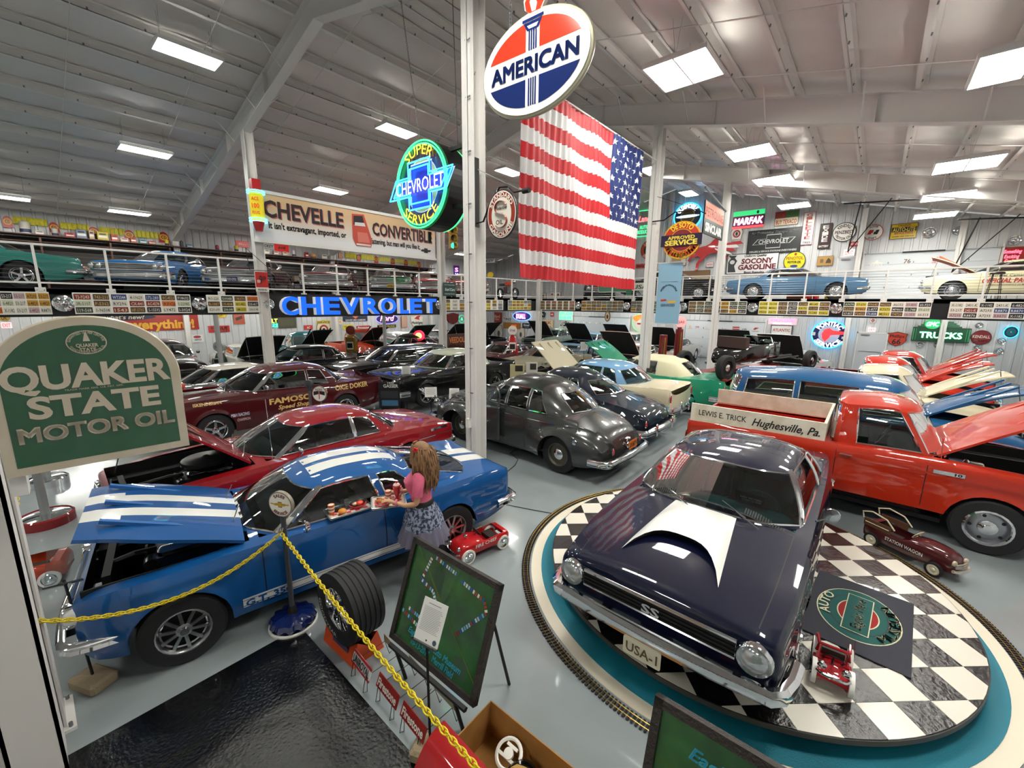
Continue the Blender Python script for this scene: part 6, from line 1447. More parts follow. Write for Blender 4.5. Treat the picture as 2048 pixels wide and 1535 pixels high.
# traffic light
p = onU(905, 476, -14.7)
o = thing('traffic_light', 'yellow three-lamp traffic light with the green lamp lit', 'traffic light', tuple(p), R(60))
YB = mat('#a8842c', .4, key='traffic yellow'); m = MB(); H3 = .33
m.add(rbox(0, 0, 0, .32, .28, H3*3, .04), YB, True)
for k in (-1, 0, 1): m.add(rbox(.1, 0, k*H3, .2, .40, .28, .04), YB, True)
m.build('housing', o)
for k, nm_, cc_ in ((1, 'red_lamp', mat('#2a1210', .2, coat=1)), (0, 'amber_lamp', mat('#2c1c12', .2, coat=1)), (-1, 'green_lamp', neon('#2fffd0', 3))):
    m = MB(); m.add(lathe([(.12, -.15), (.08, -.175), (0, -.18)], 18, 'y', (0, 0, k*H3)), cc_, True); m.build(nm_, o)
    m = MB(); v = []; f = []
    for i in range(13): t = R(-20+i*220/12); v += [(.135*cos(t), -.14, k*H3+.135*sin(t)), (.135*cos(t), -.36+.06*abs(cos(t)), k*H3+.135*sin(t)-.03)]
    for i in range(12): f.append((2*i, 2*i+1, 2*i+3, 2*i+2))
    m.add((v, f), YB, True); m.build('visor', o)
m = MB(); m.add(lathe([(.11, -.0), (.07, -.02), (0, -.03)], 16, 'x', (-.17, 0, H3)), neon('#ff2a40', 2), True); m.add(cyl((0, 0, H3*1.5), (0, 0, 1.6), .02, n=8), STEEL); m.build('hanger', o)
# long banner
z1_, z0_ = 6.52, 5.08; va, vb_ = 5.18, 12.32; Wb, Hb = vb_-va, z1_-z0_
o = thing('banner', 'long pale banner with dark serif lettering and a red convertible picture between two columns', 'banner', (-15.02, (va+vb_)/2, (z0_+z1_)/2), pi/2)
BN_ = mat('#d8bfa6', .6, key='printed banner vinyl'); nt, bs = nodes(BN_)
tc_ = nt.nodes.new('ShaderNodeTexCoord'); sx_ = nt.nodes.new('ShaderNodeSeparateXYZ'); rp = nt.nodes.new('ShaderNodeValToRGB'); nt.links.new(tc_.outputs['Generated'], sx_.inputs[0]); nt.links.new(sx_.outputs['Z'], rp.inputs[0]); nt.links.new(rp.outputs[0], bs.inputs['Base Color'])
rp.color_ramp.elements[0].position = .15; rp.color_ramp.elements[0].color = (*srgb('#e8e8ea'), 1); rp.color_ramp.elements[1].position = .75; rp.color_ramp.elements[1].color = (*srgb('#d9b78f'), 1)
m = MB(); m.add(bbox(-Wb/2, Wb/2, -.02, .0, -Hb/2, Hb/2), BN_); m.build('cloth', o)
m = MB()
for z in (Hb/2+.03, -Hb/2-.01): m.add(bbox(-Wb/2-.05, Wb/2+.05, -.04, .04, z-.05, z+.05), RAILM)
m.build('frame', o)
m = MB(); DKT = mat('#2a2026', .5); PKT = mat('#c06a62', .5)
for dx, dz, mm, y in ((.03, -.03, PKT, -.024), (0, 0, DKT, -.028)):
    m.add(text('CHEVELLE', -1.95+dx, .28+dz, .50, y, w=2.65, bold=.03), mm); m.add(text('CONVERTIBLE', 1.95+dx, .16+dz, .46, y, w=2.85, bold=.03), mm)
m.add(text("It isn't extravagant, imported, or", -1.85, -.22, .2, -.028, w=2.6), DKT); m.add(text('fattening, but man will you like it.', 1.6, -.30, .2, -.028, w=2.3), DKT); m.build('lettering', o)
m = MB(); CR = mat('#c4503f', .4)
m.add(flat([(-.28, .56), (.2, .6), (.5, -.3), (.44, -.55), (-.18, -.55), (-.3, -.3)], -.030), CR); m.add(flat([(-.22, .5), (.14, .54), (.22, .2), (-.24, .18)], -.033), DKT); m.add(flat([(-.2, .16), (.24, .18), (.2, .3), (-.18, .28)], -.035), mat('#d8d8d8', .4)); m.add(flat([(-.16, -.46), (.42, -.46), (.42, -.52), (-.17, -.52)], -.036), mat('#e0d8d0', .4))
m.add(flat([(-.1, -.05), (.3, -.05), (.4, -.4), (-.1, -.42)], -.034), mat('#d8766a', .4)); m.add(flat(bow(.55, .3, 3.05, -.42), -.03), DKT); m.build('picture', o)
# blue block letters
o = thing('block_letter_sign', 'row of bright blue illuminated block letters on the black gallery fascia', 'sign', (-15.46+.19, 0, 0), pi/2)
vs = [onU(x, 612, -15.1).y for x in (552, 880)]; mB = MB(); mB.add(bbox(vs[0]-.15, vs[1]+.1, -.04, .04, 2.66, 3.44), mat('#0d0d12', .35)); mB.build('backing_board', o)
LB_ = neon('#0858f0', 1.3); edges = [(562, 601), (601, 645), (645, 683), (683, 723), (725, 762), (761, 795), (799, 820), (819, 846), (850, 875)]
SIDEM = mat('#d8d8dc', .4, em=.25, key='letter side return')
for ch, (xa, xb) in zip('CHEVROLET', edges):
    v0_, v1_ = onU(xa, 612, -15.0).y, onU(xb, 612, -15.0).y; z0_, z1_ = 2.74, 3.36; tv, tf, tw = text2d(ch, .035, 0, 4)
    zs = [q[1] for q in tv]; zmn, zmx = min(zs), max(zs)
    X = [(v0_+.03+(x/tw)*(v1_-v0_-.08), z0_+(z-zmn)/(zmx-zmn)*(z1_-z0_)) for x, z in tv]; n = len(X); L = MB()
    L.add(([(x, -.26, z) for x, z in X], tf), LB_)
    ec = {}
    for f in tf:
        for i in range(len(f)): e = (f[i], f[(i+1) % len(f)]); ec[e] = 1
    L.add(([(x, -.26, z) for x, z in X]+[(x, -.04, z) for x, z in X], [(a, b, n+b, n+a) for a, b in ec if (b, a) not in ec]), SIDEM)
    L.build('letter', o)
# licence plate boards and hubcaps along the fascia
PC = [('#b8892a', '#2a2012'), ('#1c1c1e', '#d8d4c8'), ('#d8d4c4', '#2a2a30'), ('#7a2a26', '#d8c8a8'), ('#28386a', '#d0d4dc'), ('#c8b82c', '#1c1c14'), ('#4a3a2a', '#c8a050'), ('#c8ccb0', '#3a5a3a'), ('#2c3a2c', '#c8ccb0'), ('#b8a8a8', '#8a2c34'), ('#c86a1c', '#2a1a10'), ('#5a5a60', '#d0d0d4')]
_pl = {}
def plate_mesh(tx, ci):
    if (tx, ci) in _pl: return _pl[(tx, ci)]
    bg, fg = PC[ci]; q = MB(); q.add(prism(rrect(-.15, .15, -.073, .073, .012, 2), -.006, 0), mat(bg, .4)); 
    if tx: q.add(text(tx, 0, -.005, .085, -.008, w=.25, bold=.01, res=1), mat(fg, .45))
    me = bpy.data.meshes.new('license_plate'); me.from_pydata(q.v, [], q.f)
    for mm in q.mats: me.materials.append(mm)
    me.polygons.foreach_set('material_index', q.m); _pl[(tx, ci)] = me; return me
LEFTP = [['L-1268', '230-175', '561-761', 'JE-68-27', '', '929-105'], ['TJ-9243', '743-211', 'WT3344', '4-19629', '172-283', '8C-4521', 'F18632', '3R-5107', 'P-5362', 'RY296', 'CX-841', 'AC-4278', '97CJ', '1-22985', '119-568', '1-96508', '1543', 'HP-5705', 'S-15592', 'LY472', 'I-3024'], ['RO-226', '50048', 'UM.8701', '10-2001', 'R-1887', '19-408', '491-462', '535-817', 'K201-690', '204-040', 'AM-2329', 'OH-9-94']]
LEFTC = [[9, 0, 1, 2, 1, 1], [3, 6, 4, 2, 4, 6, 1, 7, 6, 2, 3, 3, 10, 7, 8, 2, 3, 6, 1, 2, 1], [2, 8, 6, 10, 6, 6, 5, 1, 2, 8, 5, 2]]
def plate_board(label, plane, pxs, cols, txts=None, cis=None, pal=None):
    a = onU(pxs[0], 600, plane[1]).y if plane[0] == 'U' else onV(pxs[0], 618, plane[1]).x; b = onU(pxs[1], 600, plane[1]).y if plane[0] == 'U' else onV(pxs[1], 618, plane[1]).x
    W_ = b-a; z0, z1 = 2.84, 3.37; cx = (a+b)/2
    loc = (plane[1], cx, (z0+z1)/2) if plane[0] == 'U' else (cx, plane[1], (z0+z1)/2); rz = pi/2 if plane[0] == 'U' else 0
    q = MB(); q.add(bbox(-W_/2, W_/2, -.015, .01, -.265, .265), WHITE); o = q.build('plate_board', None, loc, rz, label=label, cat='plate board')
    rnd = random.Random(int(pxs[0]))
    for r_ in range(3):
        for c_ in range(cols):
            i = r_*cols+c_; tx = txts[i] if txts and i < len(txts) else rnd.choice(['%d-%03d' % (rnd.randint(1, 99), rnd.randint(100, 999)), '%s%d' % (rnd.choice('ABKLMPRT'), rnd.randint(1000, 9999))]) if not pal else rnd.choice(['6-4820', 'A7293', 'X-1182', '53-217', 'R8870', '2431-K'])
            ci = cis[i] if cis and i < len(cis) else rnd.choice(pal or range(12)); p_ = link(bpy.data.objects.new('license_plate', plate_mesh(tx, ci)), o)
            p_.location = (-W_/2+W_*(c_+.5)/cols, -.015, .165-.165*r_); s_ = min(1, W_/cols/.325); p_.scale = (s_, 1, .96)
PU_, PV_ = ('U', uL+.115), ('V', vR-.115)
plate_board('white board of three plate rows at the left edge of the fascia', PU_, (-52, 100), 6, None, None, [9, 0, 1, 2, 7, 10])
plate_board('white board of seven plate columns above the green arched sign', PU_, (146, 381), 7, LEFTP[1], LEFTC[1])
plate_board('white board of four plate columns left of the blue block letters', PU_, (413, 517), 4, LEFTP[2], LEFTC[2])
plate_board('white board of yellow and grey plates left of the central column', PU_, (887, 1006), 9, None, None, [5, 2, 11, 6, 0])
plate_board('white board of yellow plates just right of the central column', PU_, (1016, 1062), 6, None, None, [5, 2, 5, 11, 0])
plate_board('white board of brown plates under the left half of the flag', PV_, (1080, 1150), 6, None, None, [6, 3, 6, 6])
plate_board('white board of eight dark gold plate columns under the flag', PV_, (1163, 1246), 8, None, None, [6, 0, 6, 8])
plate_board('white board of gold and black plates left of the light blue banner', PV_, (1262, 1338), 7, None, None, [0, 6, 1, 8, 0])
plate_board('white board of brown and gold plates right of the light blue banner', PV_, (1377, 1493), 7, None, None, [6, 0, 6, 8, 1])
plate_board('white board with two yellow plate columns at its left end', PV_, (1517, 1659), 7, None, [5, 5, 6, 1, 6, 5, 6, 5, 5, 6, 1, 5, 6, 6, 5, 5, 6, 1, 6, 5, 5])
plate_board('white board of mixed plates over the green neon trucks sign', PV_, (1686, 1862), 7, None, [8, 5, 6, 6, 2, 9, 1, 6, 0, 1, 5, 1, 8, 7, 1, 6, 4, 5, 6, 9, 2])
plate_board('white board of pale and red plates at the right edge of the fascia', PV_, (1898, 2120), 7, None, None, [9, 2, 3, 2, 4, 2, 1])
for i, (x, pl_, r_, lb) in enumerate([(125, 0, .20, 'large scalloped hubcap left of the seven column plate board'), (398, 0, .19, 'hubcap between the seven column and four column plate boards'), (535, 0, .19, 'hubcap just left of the blue block letters'), (877, 0, .19, 'hubcap just right of the blue block letters'), (1073, 1, .2, 'hubcap on the fascia below the left flag edge'), (1156, 1, .2, 'hubcap between brown plate boards under the flag'), (1253, 1, .2, 'hubcap on the fascia left of the right tall column'), (1366, 1, .2, 'hubcap on the fascia right of the light blue banner'), (1505, 1, .2, 'hubcap left of the board with yellow plates'), (1672, 1, .2, 'hubcap on the fascia above the round blue neon sign')]):
    p = onU(x, 599, uL+.13) if pl_ == 0 else onV(x, 617, vR-.13); p.z = 3.10; m = MB(); q = r_
    m.add(lathe([(q, 0), (q*.98, -.025), (q*.86, -.03), (q*.8, -.015), (q*.55, -.05), (q*.4, -.04), (q*.25, -.08), (0, -.09)], 28, 'y'), CHROME, True)
    for k in range(12): a = 2*pi*k/12; m.add(tube([(q*.5*cos(a), -.05, q*.5*sin(a)), (q*.9*cos(a+.2), -.032, q*.9*sin(a+.2))], .008, 4), CHROME, True)
    m.build('hubcap', None, p, pi/2 if pl_ == 0 else 0, label=lb, cat='hubcap')
# things fixed to the right-hand columns
o, *_ = sign('hanging_sign', 'light blue cloth banner with round emblem on the right tall column', ('V', 12.6), (1314, 527, 1361, 647), '#8ab4cc', [('SERVICED', 0, -.19, .04, .6, '#3a5a70'), ('MUSEUM MAGAZINE', 0, 0, .03, 1, '#3a5a70', dict(arc=(.34, 90, 150, False), ry=.42))], th=.012, cat='banner', rough=.7, art=[('p', [(-.34, -.10), (-.1, -.09), (-.05, -.12), (-.3, -.13)], '#c04a3a'), ('p', [(-.02, -.12), (.3, -.11), (.34, -.15), (0, -.16)], '#d8b04a'), ('r', -.36, .36, .195, .2, '#4a6a80')])
m = MB()
for z in (.88, -.88): m.add(tube([(-.5, 0, z), (.42, 0, z)], .014, 6), RAILM)
m.build('bracket', o)
o, w_, h_, th_ = sign('hanging_sign', 'round red and yellow approved service sign on the right tall column', ('V', 12.5), (1326, 443, 1402, 518), '#b8361c', [('DE SOTO', 0, 0, .14, 1, '#e8c430', dict(arc=(.40, 90, 88, False), bold=.04)), ('PLYMOUTH', 0, 0, .14, 1, '#e8c430', dict(arc=(.40, 270, 120, True), bold=.04))], 'oval', '#d8a82c', th=.05, art=[('e', 0, 0, .30, .30, '#d8b83a'), ('e', 0, 0, .285, .285, '#7a1a22')])
m = MB(); m.add(prism(rect(-w_*.53, w_*.53, -h_*.15, h_*.15), -.09, -.06), mat('#1a1838', .3)); m.add(text('APPROVED', 0, h_*.07, h_*.09, -.095, w=w_*.7, bold=.03), mat('#e8d24a', .4)); m.add(text('SERVICE', 0, -h_*.06, h_*.13, -.095, w=w_*.84, bold=.04), mat('#e8d24a', .4)); m.build('center_band', o)
m = MB(); m.add(tube([(-.95, .1, .62), (-.6, .1, .62), (-.3, .1, .8), (.3, .1, .8), (.55, .1, .66)], .018, 6), BLACK); m.add(tube([(-.85, .1, 1.3), (.45, .1, .75)], .006, 4), BLACK)
for x in (-.35, .35): m.add(tube([(x, 0, h_*.42), (x, .1, .78)], .006, 4), BLACK)
m.build('bracket', o)
o, w_, h_, th_ = sign('neon_sign', 'round blue glowing neon sign with ringed planet above the approved service sign', BW_, (1349, 406, 1404, 460), '#1a2a48', [('OLDSMOBILE', 0, 0, .16, 1, neon('#e8f2ff', 4), dict(arc=(.38, 95, 120, False), bold=.02)), ('SERVICE', 0, 0, .13, 1, neon('#e8f2ff', 3), dict(arc=(.38, 270, 80, True)))], 'oval', neon('#2fc0ff', 5), art=[('e', 0, 0, .26, .28, '#b89a3a'), ('e', 0, 0, .23, .25, '#5a4420'), ('e', 0, 0, .42, .05, neon('#a8d8ff', 3)), ], cat='neon sign', th=.12)
o, w_, h_, th_ = sign('hanging_sign', 'black framed double sign, orange over black, hung from a pole on the far column', ('U', -5.2), (1407, 412, 1446, 474), '#1c1e1e', [('PETROLINE', 0, .2, .28, .9, '#2a1814', dict(bold=.0)), ('SINCLAIR', 0, -.27, .26, .86, Wh, dict(bold=.04))], edge='#141414', art=[('r', -.47, .47, -.02, .47, '#d8522c'), ('r', -.47, .47, -.47, -.02, '#1e3028')])
m = MB(); m.add(tube([(-1.3, 0, .98), (w_/2+.3, 0, .62)], .04, 8), ALU); m.build('pole', o)
# winged horse on the far wall, left and right pieces
m = MB(); HR = mat('#b8242a', .3, coat=.6, key='red horse enamel'); c = onV(1425, 503, V1-.2); sc_ = 1.45
HB = [(-.95, .05), (-.80, .22), (-.55, .25), (-.30, .30), (-.12, .40), (.02, .58), (.20, .66), (.30, .52), (.22, .42), (.26, .25), (.34, .08), (.20, -.05), (-.02, -.08), (-.22, -.16), (-.38, -.40), (-.52, -.56), (-.60, -.95), (-.68, -.93), (-.66, -.55), (-.50, -.30), (-.60, -.18), (-.86, -.24), (-1.0, -.44), (-1.06, -.38), (-.92, -.12), (-.72, -.05)]
P = [(x*sc_*.9, z*sc_*.8) for x, z in HB]; m.add(([(x, -.06, z) for x, z in P]+[(x, 0, z) for x, z in P], [tuple(range(len(P)))]+[(i, (i+1) % len(P), len(P)+(i+1) % len(P), len(P)+i) for i in range(len(P))]), HR)
o = m.build('wall_sign', None, (c.x, c.y, c.z), 0, label='large red galloping winged horse cutout on the upper far wall', cat='sign')
m = MB()
for i in range(5):
    P = [(.1*sc_, (.3-.05*i)*sc_*.8), ((1.0-.12*i)*sc_, (.42-.16*i)*sc_*.8), ((1.12-.12*i)*sc_, (.28-.17*i)*sc_*.8), (.1*sc_, (.2-.06*i)*sc_*.8)]; m.add(prism([(x, z) for x, z in P][::-1], -.09-.004*i, -.02), HR if i % 2 == 0 else WHITE)
m.build('wing', o)
# neon bottle shaped piece on the near left column
p = onU(514, 415, -15.0)
o = thing('neon_sign', 'red and yellow spark plug shaped neon sign on the near gallery column', 'neon sign', (p.x+.15, p.y-.05, p.z), 0)
m = MB(); RDn = mat('#b81c1c', .3, coat=.5); m.add(bbox(-.12, .12, -.12, .12, .45, .78), RDn); m.add(cyl((0, 0, -.72), (0, 0, -.45), .10, .17, 12), RDn, True); m.add(cyl((0, 0, -.45), (0, 0, -.40), .17, n=12), neon('#ff6a50', 1.2)); m.build('cap', o)
m = MB(); m.add(cyl((0, 0, -.42), (0, 0, .42), .19, n=20), mat('#d8c41c', .3, em=.25, key='lit yellow barrel'), True); m.build('barrel', o)
m = MB()
for z in (.44, .38, -.36, -.44):
    m.add(tube([(.24*cos(t), .24*sin(t), z) for t in [2*pi*i/20 for i in range(20)]], .014, 6, True), neon('#4fe0ff', 5), True)
m.build('neon_tube', o)
m = MB(); M = Matrix.Rotation(R(60), 4, 'Z')
for s_, z, h in (('ACE', .2, .10), ('100', 0, .14), ('PLUG', -.2, .09)): m.add(text(s_, 0, z, h, -.2, w=.2), mat('#c8281c', .4, em=.3), False, M)
m.build('lettering', o)
o, *_ = sign('price_sign', 'small red and white hanging price sign on the near gallery column', ('U', -15.0), (510, 544, 536, 583), '#b8221c', [('9', -.05, .12, .42, .25, K), ('59', .22, .2, .2, .25, K), ('MOTOR OIL', 0, -.4, .08, .7, K)], art=[('r', -.5, .5, -.5, -.28, '#e0dcd4'), ('r', -.5, -.46, -.5, .5, '#e0dcd4'), ('r', -.35, -.1, -.05, .1, '#d8a8a0')], th=.02)
m = MB(); m.add(tube([(-.35, 0, 1.0), (-.3, 0, .35), (.3, 0, .35)], .012, 5), BLACK); m.add(tube([(-.35, 0, 1.0), (.3, 0, .4)], .008, 4), BLACK); m.build('bracket', o)
o, *_ = sign('hanging_sign', 'small dark green star cars sign hung on the second gallery column', ('U', -14.9), (886, 565, 911, 592), '#1f3f3e', [('Star', -.2, 0, .2, .36, '#d0dcd4', dict(shear=.2)), ('Cars', .24, 0, .2, .36, '#d0dcd4', dict(shear=.2)), ('Authorized Service', 0, -.32, .1, .8, '#b8c8c0'), ('Good Transportation', 0, .34, .08, .8, '#b8c8c0')], art=[('o', .02, 0, .09, .09, .7, '#d0dcd4')], th=.02)
o, *_ = sign('hanging_sign', 'large green and white rounded gasoline sign behind the flag corner on the gallery', ('V', 21.5), (1196, 555, 1265, 584), '#2f6a4a', [('SAVE', .2, .1, .4, .5, neon('#35ff7a', 2))], 'round', '#c8ccb8')
sign('wall_sign', 'cream panel with dark USAI letters behind the flag corner', ('V', 21.6), (1264, 565, 1300, 581), '#d8d8c8', [('USAI', 0, 0, .5, .9, '#3a3a34')], th=.02)
sign('hanging_sign', 'dark green flag pole foot behind the flag corner', ('V', 21.2), (1254, 570, 1264, 590), '#1a6a44', th=.1, cat='post')
sign('poster', 'white NICKEY sign on the gallery ceiling right of the central column', ('V', 24.0), (955, 518, 990, 526), '#dcdcdc', [('NICKEY', 0, 0, .6, .9, K, dict(shear=.2))])
sign('neon_sign', 'small pink and blue lit vertical sign beyond the traffic light', L_, (907, 531, 918, 558), '#7a3ab0', [('S', 0, .2, .3, .6, neon('#ff8ad0', 4)), ('X', 0, -.2, .3, .6, neon('#8ad0ff', 4))], cat='neon sign')
sign('wall_sign', 'cream framed board with painted words above the dark blue hardtop', BW_, (1360, 541, 1419, 563), '#8a6a4a', [('to Haul Anything', 0, -.3, .2, .8, '#2a1c10')], art=[('r', -.48, .48, -.45, -.05, '#c8b898')], edge='#6a4a2c')
o, *_ = sign('hanging_sign', 'arched gallery board reading NICKEY on white beside a red panel', L_, (518, 486, 548, 497), '#dcdcdc', [('NICKEY', 0, 0, .5, .9, K, dict(shear=.2))])
sign('neon_sign', 'glowing red panel on the upper left wall beside a white lettered board', L_, (549, 488, 577, 503), '#b01c18', [('AMF', 0, 0, .4, .6, Wh)], em=.4, cat='neon sign')
sign('wall_sign', 'red and white lit board on the upper left wall left of the near column', L_, (472, 482, 497, 494), '#b0201c', [('Wow', 0, 0, .4, .7, Wh)], em=.25)
# bicycle-like minature on bracket, far column
sign('hanging_sign', 'small oval portrait sign on the far wall in front of the garage door', ('V', 20.1), (1210, 621, 1221, 643), '#8a7a3a', [], 'oval', '#2a2a20', art=[('e', 0, 0, .32, .36, '#c8b8a0'), ('e', 0, -.05, .18, .2, '#4a2a1a')])
sign('hanging_sign', 'tall white oval sign hanging under the fascia hubcap', ('V', 20.0), (1354, 607, 1362, 627), '#c8d4dc', [('DR', 0, .1, .2, .5, '#2a3a5a')], 'oval')
# ---- garage doors and doors on the far wall
GD = mat('#d4d8dc', .4, key='garage door panel')
def garage(name, label, x0, x1, z0, z1, rows, cols):
    o = thing(name, label, 'garage door', (x0, V1-.05, z0)); W_, H_ = x1-x0, z1-z0
    for r_ in range(rows):
        q = MB(); q.add(bbox(.0, W_, -.03, 0, H_*r_/rows+.005, H_*(r_+1)/rows-.005), GD); q.build('door_panel', o)
    q = MB()
    for x in (-.06, W_+.06): q.add(bbox(x-.035, x+.035, -.09, 0, 0, H_+.1), STEELW)
    q.add(tube([(-.06, -.12, H_*.98), (W_+.06, -.12, H_*.98)], .014, 5), STEEL); q.add(tube([(W_*.3, -.12, H_*.98), (W_*.62, -.12, H_*.98)], .03, 6), BLACK)
    for k in range(1, cols):
        for r_ in range(rows): q.add(bbox(W_*k/cols-.02, W_*k/cols+.02, -.04, -.03, H_*r_/rows+.03, H_*r_/rows+.12), STEEL)
    q.build('track', o)
# lower doors placed from where they stand on the wall
def wallrect(px): a, b = onV(px[0], (px[1]+px[3])/2, V1), onV(px[2], (px[1]+px[3])/2, V1); t, d = onV((px[0]+px[2])/2, px[1], V1), onV((px[0]+px[2])/2, px[3], V1); return a.x, b.x, d.z, t.z
for nm, lb, px, rows in (('garage_door', 'lower garage door left of the light blue banner', (1148, 632, 1258, 700), 3), ('garage_door', 'lower garage door with a yellow tin sign', (1370, 640, 1526, 716), 3)):
    x0, x1, z0, z1 = wallrect(px); garage(nm, lb, x0, x1, .02, z1, 4, 4)
x0, x1, z0, z1 = wallrect((1725, 500, 1990, 600)); garage('garage_door', 'wide upper garage door behind the cream pace car', x0, x1, MZ, z1, 4, 5)
def steel_door(name, label, px, z0):
    x0, x1, _, z1 = wallrect(px); o = thing(name, label, 'door', (x0, V1-.05, z0)); H_ = z1-z0; W_ = x1-x0
    q = MB(); q.add(bbox(0, W_, -.03, 0, 0, H_), mat('#c8ccd0', .4, key='steel door')); q.build('door_leaf', o)
    q = MB(); q.add(bbox(-.06, 0, -.06, 0, 0, H_+.06), STEELW); q.add(bbox(W_, W_+.06, -.06, 0, 0, H_+.06), STEELW); q.add(bbox(-.06, W_+.06, -.06, 0, H_, H_+.06), STEELW); q.build('door_frame', o)
    q = MB(); q.add(tube([(.08, -.06, 1.0), (W_-.08, -.06, 1.0)], .02, 6), STEEL); q.add(bbox(.1, .45, -.08, -.03, H_-.12, H_-.06), STEEL); q.build('push_bar', o)
steel_door('door_1', 'grey upper gallery door with a push bar left of the pace car', (1672, 515, 1721, 600), MZ)
steel_door('door_2', 'grey lower door left of the orange number 66 shield', (1711, 666, 1768, 740), 0)
# opener rails hanging from the roof above the upper garage door
m = MB()
for x, y, z in ((1722, 398, 0), (1960, 430, 0)):
    p = onV(x, y+5, 24.5); m.add(tube([(p.x-.6, 24.5, p.z), (p.x+2.2, 24.5, p.z-.2)], .03, 4), BLACK); m.add(tube([(p.x, 24.5, p.z), (p.x-.3, 26.5, p.z-1.9)], .025, 4), BLACK); m.add(tube([(p.x+1.0, 24.5, p.z), (p.x-.3, 26.5, p.z-1.9)], .025, 4), BLACK)
o = m.build('door_opener_rails'); o['label'] = 'dark steel struts hanging from the roof over the upper garage door'; o['category'] = 'bracket'
# ================================================================ foreground pieces
# arched green motor oil sign by the stair column
BRq = CAMP + ray(378, 888)*2.3; dq = ray(15, 955); BLq = CAMP + dq*((BRq.z-EYE)/dq.z)
qw = (BRq-BLq).length; qa = atan2(BRq.y-BLq.y, BRq.x-BLq.x); topz = onU(165, 634, BRq.x).z; sidez = onU(346, 745, BRq.x-.0).z
o = thing('arched_sign', 'big green and cream arched motor oil sign at the left edge of the view', 'sign', tuple(BLq), qa)
GE = mat('#14502f', .22, coat=.8, key='green enamel', var=(7, .4, '#1a5a38')); CE = mat('#d2c8b4', .3, coat=.5, key='cream enamel', var=(9, .5, '#c4b89e'))
W_, sh_, ht_ = qw, sidez-BRq.z, topz-BRq.z
def arch(k):
    a = W_/2-k; return [(W_/2-a, k), (W_/2+a, k)]+[(W_/2+a*cos(t), sh_+(ht_-sh_-k)*sin(t)) for t in [pi*i/28 for i in range(29)]]
m = MB(); m.add(prism(arch(.0), -.02, .02), CE); m.build('panel', o)
m = MB(); m.add(tube([(x, 0, z) for x, z in arch(.012)], .019, 8, True), CE, True); m.build('frame', o)
m = MB(); m.add(flat(arch(.036), -.0215), GE); m.add(ring(.068, .055, .064, .051, -.024, 36, W_/2-.0, ht_-.115), CE); m.add(flat([(W_/2-.012, ht_-.11), (W_/2+.012, ht_-.11), (W_/2+.003, ht_-.07), (W_/2-.003, ht_-.07)], -.024), CE); m.build('green_field', o)
m = MB(); cx = W_/2
m.add(text('QUAKER', cx, ht_-.262, .108, -.026, w=W_*.88, bold=.034, res=4), CE); m.add(text('STATE', cx+.005, ht_-.395, .098, -.026, w=W_*.70, bold=.034, res=4), CE); m.add(text('MOTOR OIL', cx+.005, ht_-.515, .068, -.026, w=W_*.84, bold=.03, res=4), CE)
m.add(text('TRADE MARK REG. U.S. PAT. OFF.', cx, ht_-.329, .008, -.026, w=.2), CE); m.add(text('QUAKER', cx, ht_-.128, .016, -.026, w=.075, bold=.03), CE); m.add(text('STATE', cx, ht_-.148, .015, -.026, w=.055, bold=.03), CE)
m.add(arctext('GUARANTEED 100 PER CENT PURE', cx, ht_-.115, .058, .045, .010, 90, 170, -.026), CE); m.add(arctext('PENNSYLVANIA MOTOR OIL', cx, ht_-.115, .058, .045, .010, 270, 140, -.026, .02, True), CE); m.build('lettering', o)
m = MB(); m.add(bbox(.0, .05, .02, .1, -.1, .3), RAILM); m.build('mounting_bracket', o)
# columns of the viewing stair
b = column(-4.40, -.33, 2.32, .30); b.name = 'column_stair'
_q = atz(139, 1535, 0)
m = MB(); m.add(bbox(_q.x-.30, _q.x, _q.y-.02, _q.y, 0, 2.3), STEELW); m.add(bbox(_q.x-.02, _q.x, _q.y-.25, _q.y, 0, 2.3), STEELW); m.add(bbox(_q.x-.30, _q.x, _q.y-.25, _q.y-.23, 0, 2.3), STEELW); _q = atz(40, 1400, .6); m.add(bbox(_q.x-.25, _q.x, _q.y-.3, _q.y, 0, 2.3), STEELW); m.build('column_stair', kind='structure')
m = MB(); m.add(bbox(-5.0, -2.6, -.95, -.5, 2.3, 2.42), STEELW); m.build('beam_stair', kind='structure')
YCH = mat('#d8c012', .35, key='yellow plastic'); 
_lm = []
def link_chain(label, pts, sags, parent_name='barrier_chain'):
    o = thing(parent_name, label, 'chain', tuple(pts[0])); st_ = .042; P = []
    for (a, b), sg in zip(zip(pts, pts[1:]), sags):
        a, b = Vector(a), Vector(b); L = (b-a).length*(1+sg); n = max(2, int(L/st_))
        for i in range(n+1): t = i/n; p = a.lerp(b, t); p.z -= sg*4*t*(1-t)*.9; P.append(p)
    for i in range(len(P)-1):
        d = P[i+1]-P[i]
        if d.length < 1e-4: continue
        if not _lm: q = MB(); q.add(tube([(.033*cos(t), .016*sin(t), 0) for t in [2*pi*k/10 for k in range(10)]], .005, 5, True), YCH, True); c_ = q.build('link', o); _lm.append(c_.data)
        else: c_ = link(bpy.data.objects.new('link', _lm[0]), o)
        rot = d.to_track_quat('X', 'Z'); c_.rotation_mode = 'QUATERNION'; from mathutils import Quaternion
        c_.rotation_quaternion = rot @ Quaternion((1, 0, 0), (pi/2 if i % 2 else 0)); c_.location = (P[i]+P[i+1])/2-Vector(pts[0])
    return o
SB = Vector((-4.08, 1.40, 0)); hookz = 1.02
link_chain('yellow plastic chain from the hooked pole across to the white stair column', [(-4.06, 1.36, hookz), (-4.24, -.24, .98)], [.28])
link_chain('yellow plastic chain from the hooked pole down past the small tyre signs', [(-4.04, 1.36, hookz), (-1.12, 1.22, .84), (.4, 1.15, .85)], [.06, .1])
